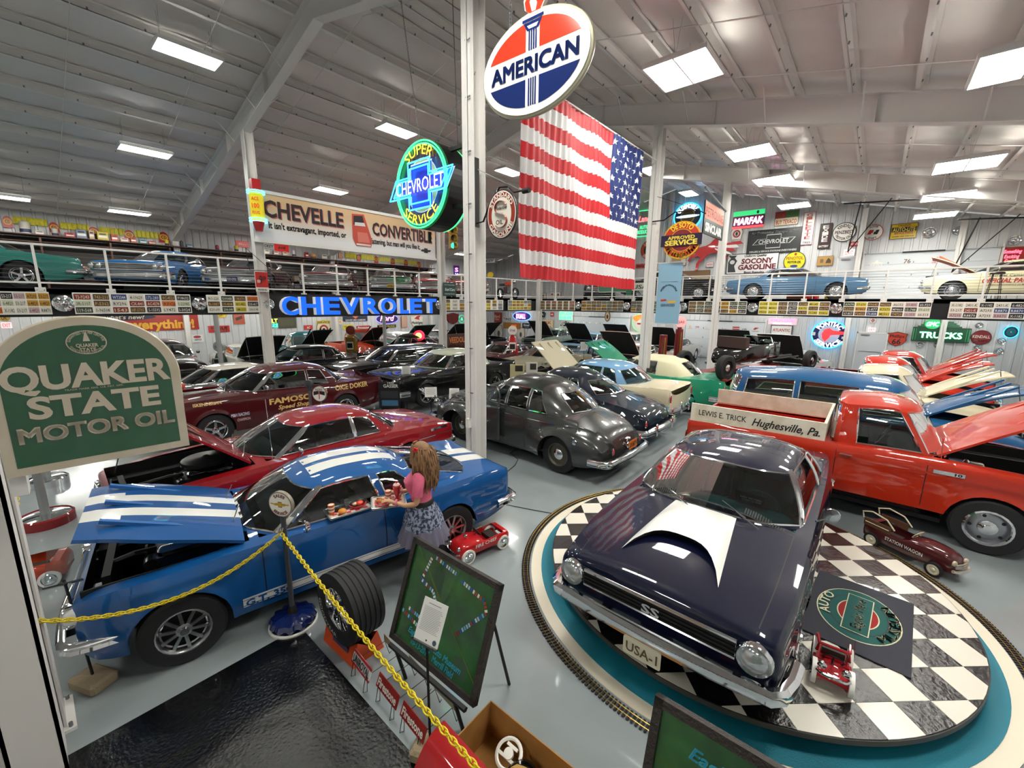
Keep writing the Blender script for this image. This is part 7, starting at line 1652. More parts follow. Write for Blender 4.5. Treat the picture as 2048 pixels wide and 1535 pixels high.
link_chain('yellow plastic chain hanging at the far left beside the stair column', [(-7.6, -.22, 1.35), (-5.55, -.38, .5)], [.02])
# pole with round sales and service disc
o = thing('sign_stand', 'grey pole with round sales and service disc on a dark blue scalloped base', 'sign stand', tuple(SB), 0)
BLUEE = mat('#12225c', .12, coat=1, key='blue enamel base'); m = MB()
m.add(lathe([(.225, 0), (.225, .02), (.21, .03)], 40), WHITE, True)
v = []; f = []; nn = 72; pr = [(.20, .03), (.212, .06), (.19, .10), (.12, .125), (.06, .13), (0, .13)]
for i in range(nn):
    a = 2*pi*i/nn; k = 1+.05*cos(a*12)
    for r_, z in pr: v.append((r_*(k if r_ > .15 else 1)*cos(a), r_*(k if r_ > .15 else 1)*sin(a), z))
for i in range(nn):
    j = (i+1) % nn
    for q in range(5): f.append((i*6+q, j*6+q, j*6+q+1, i*6+q+1))
m.add((v, f), BLUEE, True); m.build('base', o)
m = MB(); m.add(cyl((0, 0, .12), (0, 0, 1.18), .024, n=12), mat('#55565a', .4, .5), True); m.add(cyl((0, 0, .12), (0, 0, .2), .05, .03, 12), BLACK, True); m.build('pole', o)
M = Matrix.Rotation(R(28), 4, 'Z') @ Matrix.Translation((0, 0, 1.30)); m = MB()
m.add(prism(ell(.128, .128, 36), -.018, .018), mat('#8a8070', .4), False, M); m.add(flat(ell(.118, .118, 36), -.020), WE, False, M); m.build('disc', o)
m = MB(); MR = mat('#6a2420', .4); m.add(arctext('SALES', 0, 0, .092, .092, .03, 90, 80, -.023, .04), MR, False, M); m.add(arctext('SERVICE', 0, 0, .092, .092, .03, 270, 100, -.023, .04, True), MR, False, M)
YE = mat('#c8a01c', .4); m.add(flat([(x*.13, z*.09) for x, z in BOW], -.022), MR, False, M); m.add(flat([(x*.12, z*.07) for x, z in BOW], -.024), YE, False, M); m.add(flat([(-.10, .012), (-.03, .006), (-.03, -.006), (-.10, 0)], -.024), YE, False, M); m.add(flat([(.10, .012), (.10, 0), (.03, -.006), (.03, .006)], -.024), YE, False, M); m.build('lettering', o)
m = MB()
for s in (1, -1): m.add(tube([(0, 0, 1.08), (.03*s, -.03, 1.04), (0, -.05, 1.02)], .004, 4), STEEL)
m.build('hook', o)
# racing tyre on an orange stand
TY = atz(688, 1262, .0); TY = Vector((-3.38, 1.66, 0))
o = thing('racing_tyre', 'wide black racing tyre with chrome wire wheel standing on an orange holder', 'tyre', (TY.x, TY.y, .12), R(92))
m = MB(); Rt, Wt = .335, .30; pr = [(.20, -Wt*.46), (.215, -Wt*.5), (.28, -Wt*.52), (.325, -Wt*.47)]
for k in range(6): y = -Wt*.42+k*Wt*.84/5; pr += [(Rt, y-.018), (Rt, y+.016), (Rt-.008, y+.02), (Rt-.008, y+.028)]
pr += [(.325, Wt*.47), (.28, Wt*.52), (.215, Wt*.5), (.20, Wt*.46)]
m.add(lathe(pr, 48, 'x', (0, 0, Rt)), RUBBER, True); m.build('tyre', o)
m = MB(); m.add(lathe([(.205, -Wt*.45), (.2, -Wt*.3), (.19, -Wt*.1)], 32, 'x', (0, 0, Rt)), CHROME, True); m.add(lathe([(.055, -Wt*.44), (.05, -Wt*.5), (.02, -Wt*.52), (0, -Wt*.52)], 16, 'x', (0, 0, Rt)), CHROME, True); m.add(lathe([(.19, -.03), (0, -.02)], 24, 'x', (0, 0, Rt)), BLACK, True)
for k in range(40): a = 2*pi*k/40; a2 = a+(.35 if k % 2 else -.35); m.add(cyl((-Wt*(.42 if k % 2 else .3), .05*cos(a), Rt+.05*sin(a)), (-Wt*.3, .197*cos(a2), Rt+.197*sin(a2)), .0035, n=4, cap=False), CHROME)
m.build('wire_wheel', o)
m = MB(); WL = mat('#c8c4b8', .6)
vf = arctext('GOODYEAR', 0, 0, .262, .262, .045, 225, 90, 0, .0, True); m.add(([(-Wt*.525, -x, z+Rt) for x, y, z in vf[0]], vf[1]), WL); m.build('sidewall_lettering', o)
ORG = mat('#c8481a', .4, key='orange painted steel'); o = thing('tyre_holder', 'orange sheet steel holder under the racing tyre', 'stand', (TY.x, TY.y, 0), R(92)); m = MB()
for s in (1, -1): m.add(([(s*.03, -.26, .0), (s*.03, .26, .0), (s*.16, .26, .0), (s*.16, -.26, 0), (s*.10, -.26, .22), (s*.10, -.12, .12), (s*.10, .12, .12), (s*.10, .26, .22)], [(3, 2, 7, 6, 5, 4)] if s > 0 else [(4, 5, 6, 7, 2, 3)]), ORG)
for y in (-.26, .26): m.add(([(-.16, y, 0), (.16, y, 0), (.10, y, .22), (0, y, .13), (-.10, y, .22)], [(0, 1, 2, 3, 4)]), ORG)
m.add(bbox(-.13, -.128, -.13, .13, .05, .12), mat('#3a3c6a', .4)); m.build('frame', o)
# framed aerial photographs leaning back on easels
def easel(label, TL, TRr, BR_, BL_, z1_, z0_, art=True):
    o = thing('framed_board', label, 'framed picture', tuple(BL_)); X = (BR_-BL_).normalized(); H = (TL-BL_).length; W_ = (BR_-BL_).length; Z = (TL-BL_).normalized(); Y = X.cross(Z)*-1
    Y = Z.cross(X); M = Matrix(((X.x, Y.x, Z.x, 0), (X.y, Y.y, Z.y, 0), (X.z, Y.z, Z.z, 0), (0, 0, 0, 1)))
    FRM = mat('#2c2622', .6, key='dark weathered wood', bump=(60, .5)); GR = mat('#123a1a', .30, coat=.8, key='aerial photograph of grass', var=(6, .6, '#2a6a2c'))
    m = MB(); m.add(prism(rect(.03, W_-.03, .03, H-.03), -.008, .02), GR, False, M); m.build('photograph', o)
    m = MB()
    for a, b, c_, d in ((0, W_, 0, .045), (0, W_, H-.045, H), (0, .045, 0, H), (W_-.045, W_, 0, H)): m.add(prism(rect(a, b, c_, d), -.03, .02), FRM, False, M)
    m.build('frame', o); CY = mat('#3fb4d0', .5)
    m = MB()
    if art:
        m.add(text('Eagles Mere Auto Museum', W_*.50, H*.175, .05, -.012, w=W_*.62, shear=.25, rot=-.03), CY, False, M); m.add(text('10-13-2017   Merrill Field', W_*.50, H*.10, .05, -.012, w=W_*.5, shear=.2, rot=-.03), CY, False, M); m.build('lettering', o)
        cs = [mat(c_, .5) for c_ in ('#d8e0e8', '#6ab0d8', '#2a5aa8', '#e8e4d8', '#9a3a38', '#a8c8e0')]; m = MB(); rnd = random.Random(3)
        paths = [[(.06, .30), (.38, .235)], [(.13, .35), (.36, .33), (.46, .50)], [(.46, .48), (.36, .62), (.20, .66), (.26, .90)], [(.30, .92), (.56, .88)], [(.62, .85), (.88, .80), (.92, .72), (.68, .40)]]
        for P in paths:
            for (x0, z0), (x1, z1) in zip(P, P[1:]):
                L = hypot((x1-x0)*W_, (z1-z0)*H); n = int(L/.026); an = atan2((z1-z0)*H, (x1-x0)*W_)
                for k in range(n):
                    t = (k+.5)/n; cx, cz = (x0+(x1-x0)*t)*W_, (z0+(z1-z0)*t)*H; c_, s_ = cos(an), sin(an)
                    m.add(flat([(cx+c_*a-s_*b, cz+s_*a+c_*b) for a, b in ((-.009, -.014), (.009, -.014), (.009, .014), (-.009, .014))], -.011), rnd.choice(cs), False, M)
        m.build('printed_cars', o); m = MB(); GY = mat('#35503a', .5); LN = mat('#5c6a24', .5)
        for a in ((.30, .44, .62, .82), (.20, .32, .36, .56), (.72, .86, .10, .26)): m.add(flat(rect(a[0]*W_, a[1]*W_, a[2]*H, a[3]*H), -.0095), GY, False, M)
        for P in (((.30, .72), (.98, .12)), ((.05, .96), (.45, .60))): (x0, z0), (x1, z1) = P; m.add(flat([(x0*W_, z0*H-.006), (x1*W_, z1*H-.006), (x1*W_, z1*H+.004), (x0*W_, z0*H+.004)], -.0098), LN, False, M)
        m.build('printed_paths', o)
    else:
        m.add(text('Eagles Mere', W_*.42, H*.80, .06, -.012, w=W_*.45, shear=.3, rot=-.04), CY, False, M); m.build('lettering', o)
    m = MB()
    for x in (.15, .85):
        a = BL_+X*(W_*x)-BL_; m.add(tube([a+Vector((0, -.06, -.02)), Vector((a.x, a.y+.02, -BL_.z+.0))], .016, 5), BLACK); m.add(tube([a+Vector((0, .02, .02)), a+Z*(H*.8)+Vector((0, .05, 0)), Vector((a.x, a.y+.55, -BL_.z))], .014, 5), BLACK)
    m.add(tube([Vector((.05, -.05, -.02)), Vector((.05, -.05, -.02))+X*(W_-.1)], .022, 5), BLACK); m.build('easel', o); return o
easel('framed green aerial photograph of a car line on an easel between chain and turntable', Vector((-2.86, 2.05, 1.15)), None, Vector((-1.82, 1.76, .35)), Vector((-2.84, 1.74, .35)), 0, 0)
easel('framed green aerial photograph cut by the bottom edge in front of the turntable', Vector((-.63, 1.96, 1.15)), None, Vector((.42, 1.68, .35)), Vector((-.61, 1.66, .35)), 0, 0, False)
# notices on thin poles with stone blocks
PAP = mat('#dcdcd8', .6, key='paper'); INK = mat('#6a6a70', .7)
def notice(label, base, top, w_, h_, block, face=YAW, tilt=-35, blk='#8f7f66', txt=True, clear=False):
    o = thing('notice_stand', label, 'notice stand', (base[0], base[1], 0), 0); m = MB(); m.add(rbox(0, 0, .05, block[0], block[1], .10, .02), mat(blk, .8, key='stone', bump=(30, .6)), False, Matrix.Rotation(R(25), 4, 'Z')); m.build('base', o)
    t_ = Vector((top[0]-base[0], top[1]-base[1], top[2])); m = MB(); m.add(tube([(0, 0, .08), t_], .010, 6), BLACK); m.build('pole', o)
    M = Matrix.Translation(t_) @ Matrix.Rotation(face, 4, 'Z') @ Matrix.Rotation(R(tilt), 4, 'X'); m = MB(); m.add(prism(rect(-w_/2, w_/2, -h_*.1, h_*.9), -.004, .0), CLEAR if clear else PAP, False, M)
    m.add(prism(rect(-w_*.52, w_*.52, -h_*.13, -h_*.09), -.03, .004), GLOSSBLACK, False, M); m.build('page', o)
    if txt:
        m = MB(); m.add(flat(rect(-w_*.26, w_*.26, h_*.79, h_*.805), -.006), INK, False, M)
        for k in range(16): m.add(flat(rect(-w_*.4, w_*(.4-.1*random.random()), h_*(.70-.036*k), h_*(.708-.036*k)), -.006), INK, False, M)
        m.add(flat(ell(w_*.08, w_*.08, 16, w_*.34, h_*.0), -.006), mat('#3a4a5a', .5), False, M); m.build('print', o)
    return o
P1 = atz(898, 1290, .92); notice('white printed notice on a thin black pole with stone block beside the framed board', (-2.02, 1.50), (-2.10, 1.56, .88), .215, .28, (.26, .18), face=R(10), tilt=-28)
notice('clear plastic notice holder on a pole with tan stone block by the blue car nose', (-4.62, .0), tuple(atz(128, 1160, .95)), .22, .30, (.30, .20), face=R(75), tilt=-40, txt=False, clear=True)
# tyre display racks with small signs
def rack(label, x, y, words, bg, fg, edge):
    o = thing('tyre_rack', label, 'display rack', (x, y, 0), R(-4)); TM = Matrix.Translation((0, 0, .12)) @ Matrix.Rotation(R(-22), 4, 'X'); m = MB(); m.add(bbox(-.155, .155, -.006, 0, 0, .11), mat(bg, .4), False, TM); 
    if edge: m.add(bbox(-.155, .155, -.008, 0, .09, .11), mat(edge, .4), False, TM); m.add(bbox(-.155, .155, -.008, 0, 0, .016), mat(edge, .4), False, TM)
    m.build('front_sign', o); m = MB(); m.add(text(words, 0, .054, .06, -.011, w=.275, bold=.03), mat(fg, .5), False, TM); m.build('lettering', o)
    m = MB(); m.add(bbox(-.14, .14, .30, .305, .14, .215), mat('#8a8468', .6)); m.build('rear_plate', o); m = MB()
    for s in (-.11, .11): m.add(tube([(s, -.01, .14), (s, -.035, .02), (s, .0, .005), (s, .01, .15), (s, .29, .16), (s, .33, .005), (s, .35, .02)], .0035, 4), BLACK)
    m.build('wire_frame', o)
rack('small wire tyre rack with a white and red sign, nearest the racing tyre', -2.93, 1.48, 'UNIROYAL', '#dcdcd8', '#18181a', '#a8202c')
rack('small wire tyre rack with a red sign, middle of the three racks', -2.56, 1.49, 'Firestone', '#8f1f1c', '#e4dcd0', None)
rack('small wire tyre rack with a red sign, nearest the stone block', -2.20, 1.47, 'Firestone', '#8f1f1c', '#e4dcd0', None)
# open cardboard box with parts, red fender leaning on it
o = thing('cardboard_box', 'long open cardboard box of car parts at the bottom of the view', 'box', (-1.34, 1.70, 0), R(1)); CB = mat('#a8793f', .8, key='corrugated cardboard', var=(8, .4, '#96682f')); m = MB(); W_, D_ = .92, .42
m.add(bbox(-W_/2, W_/2, -D_/2, D_/2, 0, .01), CB)
for a in ((-W_/2, -W_/2+.008, -D_/2, D_/2), (W_/2-.008, W_/2, -D_/2, D_/2), (-W_/2, W_/2, -D_/2, -D_/2+.008), (-W_/2, W_/2, D_/2-.008, D_/2)): m.add(bbox(*a, 0, .30), CB)
m.build('box', o)
o = thing('red_fender', 'glossy red car fender lying against the cardboard box', 'car part', (-1.42, 1.34, 0), R(-3)); RF = paint('#9c1218'); m = MB(); v = []; f = []; nx, ny = 20, 10
for i in range(nx+1):
    x = -.45+1.2*i/nx
    for j in range(ny+1):
        t = j/ny; zt = .40; y = -.20+.34*t; z = zt*(1-(1-t)**2.6)*1.0; z = max(z, .0)
        if j < 5:
            r_ = hypot(x-.18, 0); 
            if abs(x-.18) < .27: z = max(z, sqrt(max(0, .27**2-(x-.18)**2))*1.0); y = max(y, -.20+.02)
        v.append((x, y+.0, z+.03))
for i in range(nx):
    for j in range(ny): a = i*(ny+1)+j; f.append((a, a+ny+1, a+ny+2, a+1))
m.add((v, f), RF, True); m.add(([(x, y+.004, z-.008) for x, y, z in v], [q[::-1] for q in f]), BLACK, True); m.build('fender', o)
o = thing('steering_wheel_trim', 'white ringed steering hub lying in the cardboard box', 'car part', (-1.52, 1.78, .17), 0); m = MB(); M = Matrix.Rotation(R(25), 4, 'X')
m.add(lathe([(.085, -.008), (.1, 0), (.085, .008), (.075, 0), (.085, -.008)], 28), SIGNW, True, M)
for a in (90, 215, 325): m.add(box(.045*cos(R(a)), .045*sin(R(a)), 0, .09, .02, .012), SIGNW, False, M @ Matrix.Rotation(0, 4, 'Z'))
m.add(cyl((0, 0, -.01), (0, 0, .012), .035, n=14), SIGNW, True, M); m.build('hub', o)
o = thing('horn_drum', 'round glossy black horn cover in the cardboard box', 'car part', (-1.36, 1.72, .15), 0); m = MB(); M = Matrix.Rotation(R(20), 4, 'X'); m.add(lathe([(.11, -.06), (.115, 0), (.1, .015), (.08, .005), (.06, .02), (.03, .015), (0, .02)], 28), GLOSSBLACK, True, M); m.add(lathe([(.022, .018), (.02, .03), (0, .032)], 12), STEEL, True, M); m.build('cover', o)
rnd = random.Random(9); m = MB(); KP = mat('#b08a4c', .8, key='brown packing paper')
for k in range(9):
    c_ = (-.05+.38*rnd.random(), -.12+.24*rnd.random(), .12+.05*rnd.random()); vv, ff = ico(c_, .06+.03*rnd.random(), 5, (1.3, 1, .8)); vv = [(a+.02*rnd.uniform(-1, 1), b+.02*rnd.uniform(-1, 1), c+.02*rnd.uniform(-1, 1)) for a, b, c in vv]; m.add((vv, ff), KP)
o = m.build('packing_paper', None, (-1.34, 1.70, 0), 0, label='crumpled brown packing paper in the cardboard box', cat='paper')
# ---- pedal cars
def pedal(label, x, y, rz, col, L=.86, W_=.34, z0=0, hub=WHITE, style=0, words=None, trim=CHROME):
    o = thing('pedal_car', label, 'pedal car', (x, y, z0), R(rz)); P = paint(col); m = MB(); h = .24 if style == 0 else .28
    N = 26; v = []; f = []
    prof = [(-.5, .30, .84), (-.46, .36, .92), (-.30, .36, 1), (-.06, .35, 1), (-.02, .35, 1), (.18, .38, .98), (.38, .37, .92), (.47, .31, .86), (.5, .22, .8)]
    if style == 1: prof = [(-.5, .34, .8), (-.44, .40, .92), (-.2, .34, 1), (-.02, .34, 1), (.0, .36, 1), (.2, .40, .9), (.4, .38, .72), (.48, .30, .6), (.5, .2, .5)]
    pt_ = curve([(a, b) for a, b, c in prof]); pw_ = curve([(a, c) for a, b, c in prof]); nk = 9
    for i in range(N+1):
        x_ = -.5+i/N; X = x_*L; zt = pt_(x_)*L*.82; ww = pw_(x_)*W_/2; zb_ = .10
        row = [(X, ww*.9, zb_), (X, ww, zb_+(zt-zb_)*.4), (X, ww*.98, zb_+(zt-zb_)*.85), (X, ww*.86, zt), (X, ww*.5, zt+.012*(x_ > 0)), (X, 0, zt+.02*(x_ > 0))]
        row += [(a, -b, c) for a, b, c in row[-2::-1]]; v += row
    k_ = 11
    for i in range(N):
        xm = -.5+(i+.5)/N
        for j in range(k_-1):
            if -.40 < xm < .02 and 3 <= j <= 6: continue
            f.append((i*k_+j, (i+1)*k_+j, (i+1)*k_+j+1, i*k_+j+1))
    f += [tuple(range(k_)), tuple(N*k_+j for j in range(k_-1, -1, -1))]
    m.add((v, f), P, True); m.add(bbox(-.40*L, .03*L, -W_*.42, W_*.42, .11, .13), P); m.add(bbox(-.30*L, -.14*L, -W_*.3, W_*.3, .14, .19), mat('#2a2018', .6)); m.build('body', o, recalc=True, sharp=50)
    wr_ = .095 if style == 0 else .09
    for a in (.34, -.36):
        for s in (1, -1):
            q = MB(); q.add(lathe([(wr_*.72, -.018), (wr_, -.016), (wr_, .016), (wr_*.72, .018)], 20, 'y'), hub if style == 0 else RUBBER, True); q.add(lathe([(wr_*.74, s*.012), (wr_*.6, s*.02), (wr_*.3, s*.012), (wr_*.2, s*.024), (0, s*.026)], 16, 'y'), CHROME if style == 0 else mat('#c8c0a8', .5), True)
            q.build('wheel', o, (a*L, s*(W_/2-.01 if style == 0 else W_/2), wr_))
    q = MB(); M = Matrix.Translation((.04*L, 0, .40*L*.82+.03)) @ Matrix.Rotation(R(-55), 4, 'Y'); q.add(lathe([(.07, -.006), (.078, 0), (.07, .006), (.063, 0), (.07, -.006)], 20), BLACK if style == 0 else mat('#c8b89a', .5), True, M); q.add(cyl((0, 0, -.16), (0, 0, 0), .007, n=6), BLACK, False, M); q.add(box(0, 0, 0, .13, .012, .006), BLACK, False, M); q.build('steering_wheel', o)
    q = MB(); q.add(tube([(L/2-.0, -W_*.42, .16), (L/2+.02, -W_*.3, .15), (L/2+.025, 0, .15), (L/2+.02, W_*.3, .15), (L/2, W_*.42, .16)], .02 if style else .012, 6), trim, True)
    if style:
        for k in range(3): q.add(tube([(L/2-.0, -W_*.3, .19+.02*k), (L/2+.03-.008*k, 0, .19+.02*k), (L/2, W_*.3, .19+.02*k)], .008, 5), trim, True)
    q.build('bumper', o)
    q = MB()
    for s in (1, -1): q.add(lathe([(.03, -.01), (.032, .008), (.02, .018), (0, .02)], 14, 'x', (L/2*.965, s*W_*.3, .245 if style else .21)), mat('#c8b8a0', .4) if style else CHROME, True)
    q.build('headlights', o)
    if words:
        q = MB()
        for s in (1, -1):
            tv, tf = text(words, 0, 0, .045, 0, w=L*.42, bold=.02); q.add(([(-s*a*-1*(-1), 0, 0) for a, b, c in []], []), WHITE)
            q.add(([((a if s < 0 else -a)+.0, s*(W_/2*1.0+.004), .20+c) for a, b, c in tv], tf), mat('#e0d8d0', .5))
        q.build('lettering', o)
    return o
_p = atz(958, 1084, .12)
fc = pedal('small red fire chief pedal car behind the blue fastback', _p.x, _p.y, -100, '#b8161a', .78, .33, words='FIRE CHIEF', hub=SIGNW)
m = MB(); m.add(lathe([(.022, 0), (.026, .02), (.015, .035), (.0, .04)], 14, 'z', (.2, 0, .265)), CHROME, True); m.add(cyl((.2, -.03, .28), (.2, .03, .28), .02, n=10), CHROME, True); m.build('bell', fc)
wg = pedal('worn maroon pedal station wagon with cream roof rails beside the turntable', .74, 7.10, -33, '#4a1a1c', .98, .34, style=1, words='STATION WAGON', trim=mat('#b8b0a4', .35, .5, key='worn trim'))
m = MB(); RRL = mat('#c8bca0', .5)
for s in (1, -1): m.add(tube([(-.50, s*.15, .34), (-.52, s*.15, .42), (-.40, s*.16, .47), (-.22, s*.165, .44), (-.12, s*.165, .34)], .009, 6), RRL, True); m.add(bbox(-.48, -.16, s*.165-.004, s*.165+.004, .26, .36), mat('#5a3a24', .6)); m.add(tube([(-.46, s*.17, .31), (-.18, s*.17, .31)], .005, 4), RRL)
m.build('roof_rails', wg)
pk_ = pedal('tiny red 1950s coupe pedal car with chrome bumper on the turntable', .10, 4.0, -86, '#9c0f1a', .40, .26, TTZ, style=0)
m = MB(); m.add(tube([(-.05, -.11, .15), (-.03, -.10, .24), (-.03, .10, .24), (-.05, .11, .15)], .012, 6), paint('#9c0f1a'), True); m.add(tube([(-.03, -.10, .24), (-.17, -.11, .22), (-.2, -.12, .15)], .012, 6), paint('#9c0f1a'), True); m.add(tube([(-.03, .10, .24), (-.17, .11, .22), (-.2, .12, .15)], .012, 6), paint('#9c0f1a'), True)
for s in (1, -1): m.add(([(-.23, s*.14, .15), (-.24, s*.145, .26), (-.05, s*.14, .17)], [(0, 1, 2)]), paint('#9c0f1a'))
m.add(([(.22, -.04, .175), (.225, 0, .15), (.22, .04, .175), (.215, 0, .165)], [(0, 1, 2, 3)]), CHROME); m.build('windshield_frame', pk_)
pedal('small orange red convertible pedal car at the left by the stair column', -6.98, -.45, -105, '#a83a1c', .95, .40)
# red wheel stands at the far left
for k, (x, y, lb) in enumerate([(95, 1045, 'red ringed chrome wheel lying flat with a pole through it, left edge'), (98, 968, 'stack of chrome wheels behind the red ringed one, left edge')]):
    p = atz(x, y, 0); o = thing('wheel_stand', lb, 'wheel', tuple(p), 0); m = MB(); rr_ = .30 if k == 0 else .26
    m.add(lathe([(rr_, 0), (rr_, .12), (rr_*.93, .14), (rr_*.88, .10), (rr_*.5, .12), (0, .10)], 28), paint('#8c1c20') if k == 0 else CHROME, True); m.add(lathe([(rr_*.9, .125), (rr_*.6, .15), (0, .15)], 24), CHROME, True); m.build('wheel', o)
    m = MB(); m.add(cyl((0, 0, .1), (0, 0, .95), .05, n=10), mat('#8a8c8c', .5)); m.build('pole', o)
# black cables across the floor
m = MB(); CBL = mat('#141416', .5)
P = [(-5.35, 5.1, 1.0), (-5.45, 5.0, .8), (-5.5, 5.0, .01)]+[tuple(atz(x, y, .008)) for x, y in ((985, 1000), (1040, 1008), (1118, 1030), (1150, 1040))]; m.add(tube([tuple(atz(x, y, .008)) for x, y in ((985, 952), (1005, 950), (1030, 930), (1036, 918), (1020, 905), (1040, 895))], .006, 5), CBL, True); m.add(tube([tuple(atz(x, y, .008)) for x, y in ((980, 996), (1010, 1008), (1060, 1018), (1115, 1028))], .006, 5), CBL, True)
o = m.build('power_cable'); o['label'] = 'thin black cables trailing over the grey floor near the turntable'; o['category'] = 'cable'
# ---- trays of diner food
def tray(label, p, rz, w_, d_, hooked):
    o = thing('food_tray', label, 'tray', tuple(p), rz); m = MB(); m.add(rbox(0, 0, 0, w_, d_, .015, .007), mat('#c8c0b4', .35), True); m.add(tube([(x, y, .012) for x, y in rrect(-w_/2, w_/2, -d_/2, d_/2, .03, 4)], .008, 5, True), ALU, True); m.build('pan', o)
    m = MB(); RC = mat('#c8303a', .6)
    for i in range(8):
        for j in range(5):
            if (i+j) % 2: m.add(zflat(rect(-w_*.4+i*w_*.1, -w_*.3+i*w_*.1, -d_*.4+j*d_*.16, -d_*.24+j*d_*.16), .0085), RC)
    m.build('checked_paper', o); return o
def cup(label, p, col, r_=.035, h=.11, kind='paper cup'):
    o = thing('cup', label, 'cup', tuple(p)); m = MB(); m.add(lathe([(r_*.75, 0), (r_, h), (r_*.93, h), (r_*.7, .01)], 18), mat(col, .5), True); m.add(lathe([(r_*.93, h*.95), (0, h*.95)], 16), mat('#e8d0c0', .5)); m.build('cup_body', o)
    m = MB()
    for z in (.35, .7): m.add(lathe([(r_*(.75+.25*z)+.001, h*z-.008), (r_*(.75+.25*z)+.002, h*z+.008)], 18), SIGNW)
    m.build('stripe', o)
t1 = atz(698, 1016, .97); t1 = Vector((-4.02, 2.02, .96)); t1 = atz(697, 1018, .95)
tray('steel tray with burger basket hooked on the blue car window', t1, R(80), .46, .26, True)
cup('small orange and white paper cup on the window tray', t1+Vector((-.02, -.18, .01)), '#c8682c')
cup('clear tumbler at the back of the window tray', t1+Vector((-.06, .02, .01)), '#c8c4c0', .03, .08)
o = thing('burger', 'round orange topped burger on the window tray', 'food', tuple(t1+Vector((.06, -.10, .01)))); m = MB(); m.add(ico((0, 0, .028), .045, 6, (1, 1, .65)), mat('#d88a2c', .5), True); m.build('bun', o)
o = thing('food_basket', 'red plastic basket with fries and ketchup on the window tray', 'basket', tuple(t1+Vector((.02, .10, .01)))); m = MB(); m.add(lathe([(.06, 0), (.09, .03), (.095, .03), (.065, -.002)], 22), mat('#c8383c', .5), True); m.add(ico((.01, .02, .035), .04, 5, (1, 1, .6)), mat('#d8442c', .4), True); m.add(ico((-.03, -.02, .03), .035, 5, (1.2, 1, .5)), mat('#e0c8a8', .6), True); m.build('basket', o)
t2 = atz(777, 1003, 1.02)
tray('steel serving tray of cups and a hot dog held by the waitress figure', t2, R(60), .36, .30, False)
cup('orange striped paper cup on the held tray, left one', t2+Vector((-.03, .02, .01)), '#c86a3a'); cup('orange striped paper cup on the held tray, right one', t2+Vector((.0, .13, .01)), '#d07a50', .04, .13)
o = thing('milkshake', 'red tall milkshake glass with whipped top on the held tray', 'glass', tuple(t2+Vector((.05, .08, .01)))); m = MB(); m.add(lathe([(.035, 0), (.03, .012), (.012, .02), (.018, .04), (.035, .10), (.045, .17), (.0, .17)], 20), mat('#b8202c', .15, coat=1), True); m.build('glass_body', o); m = MB(); m.add(ico((0, 0, .18), .038, 6, (1, 1, .6)), mat('#f0c8c4', .6), True); m.add(ico((.005, 0, .215), .013, 5), mat('#b0161c', .3), True); m.build('cream_top', o)
o = thing('hot_dog', 'hot dog in a checked paper basket on the held tray', 'food', tuple(t2+Vector((.02, -.09, .01))), R(20)); m = MB(); m.add(lathe([(.055, 0), (.08, .03), (.083, .028)], 18), mat('#d86a70', .6), True); m.add(tube([(-.06, 0, .035), (-.02, .0, .045), (.02, 0, .045), (.06, 0, .035)], .022, 8), mat('#c88a4a', .6), True); m.add(tube([(-.065, 0, .055), (.065, 0, .055)], .012, 8), mat('#8a3a24', .4), True); m.add(tube([(-.05+.012*k, .006*(-1)**k, .069) for k in range(9)], .003, 4), mat('#e0c020', .5), True); m.build('bun', o)
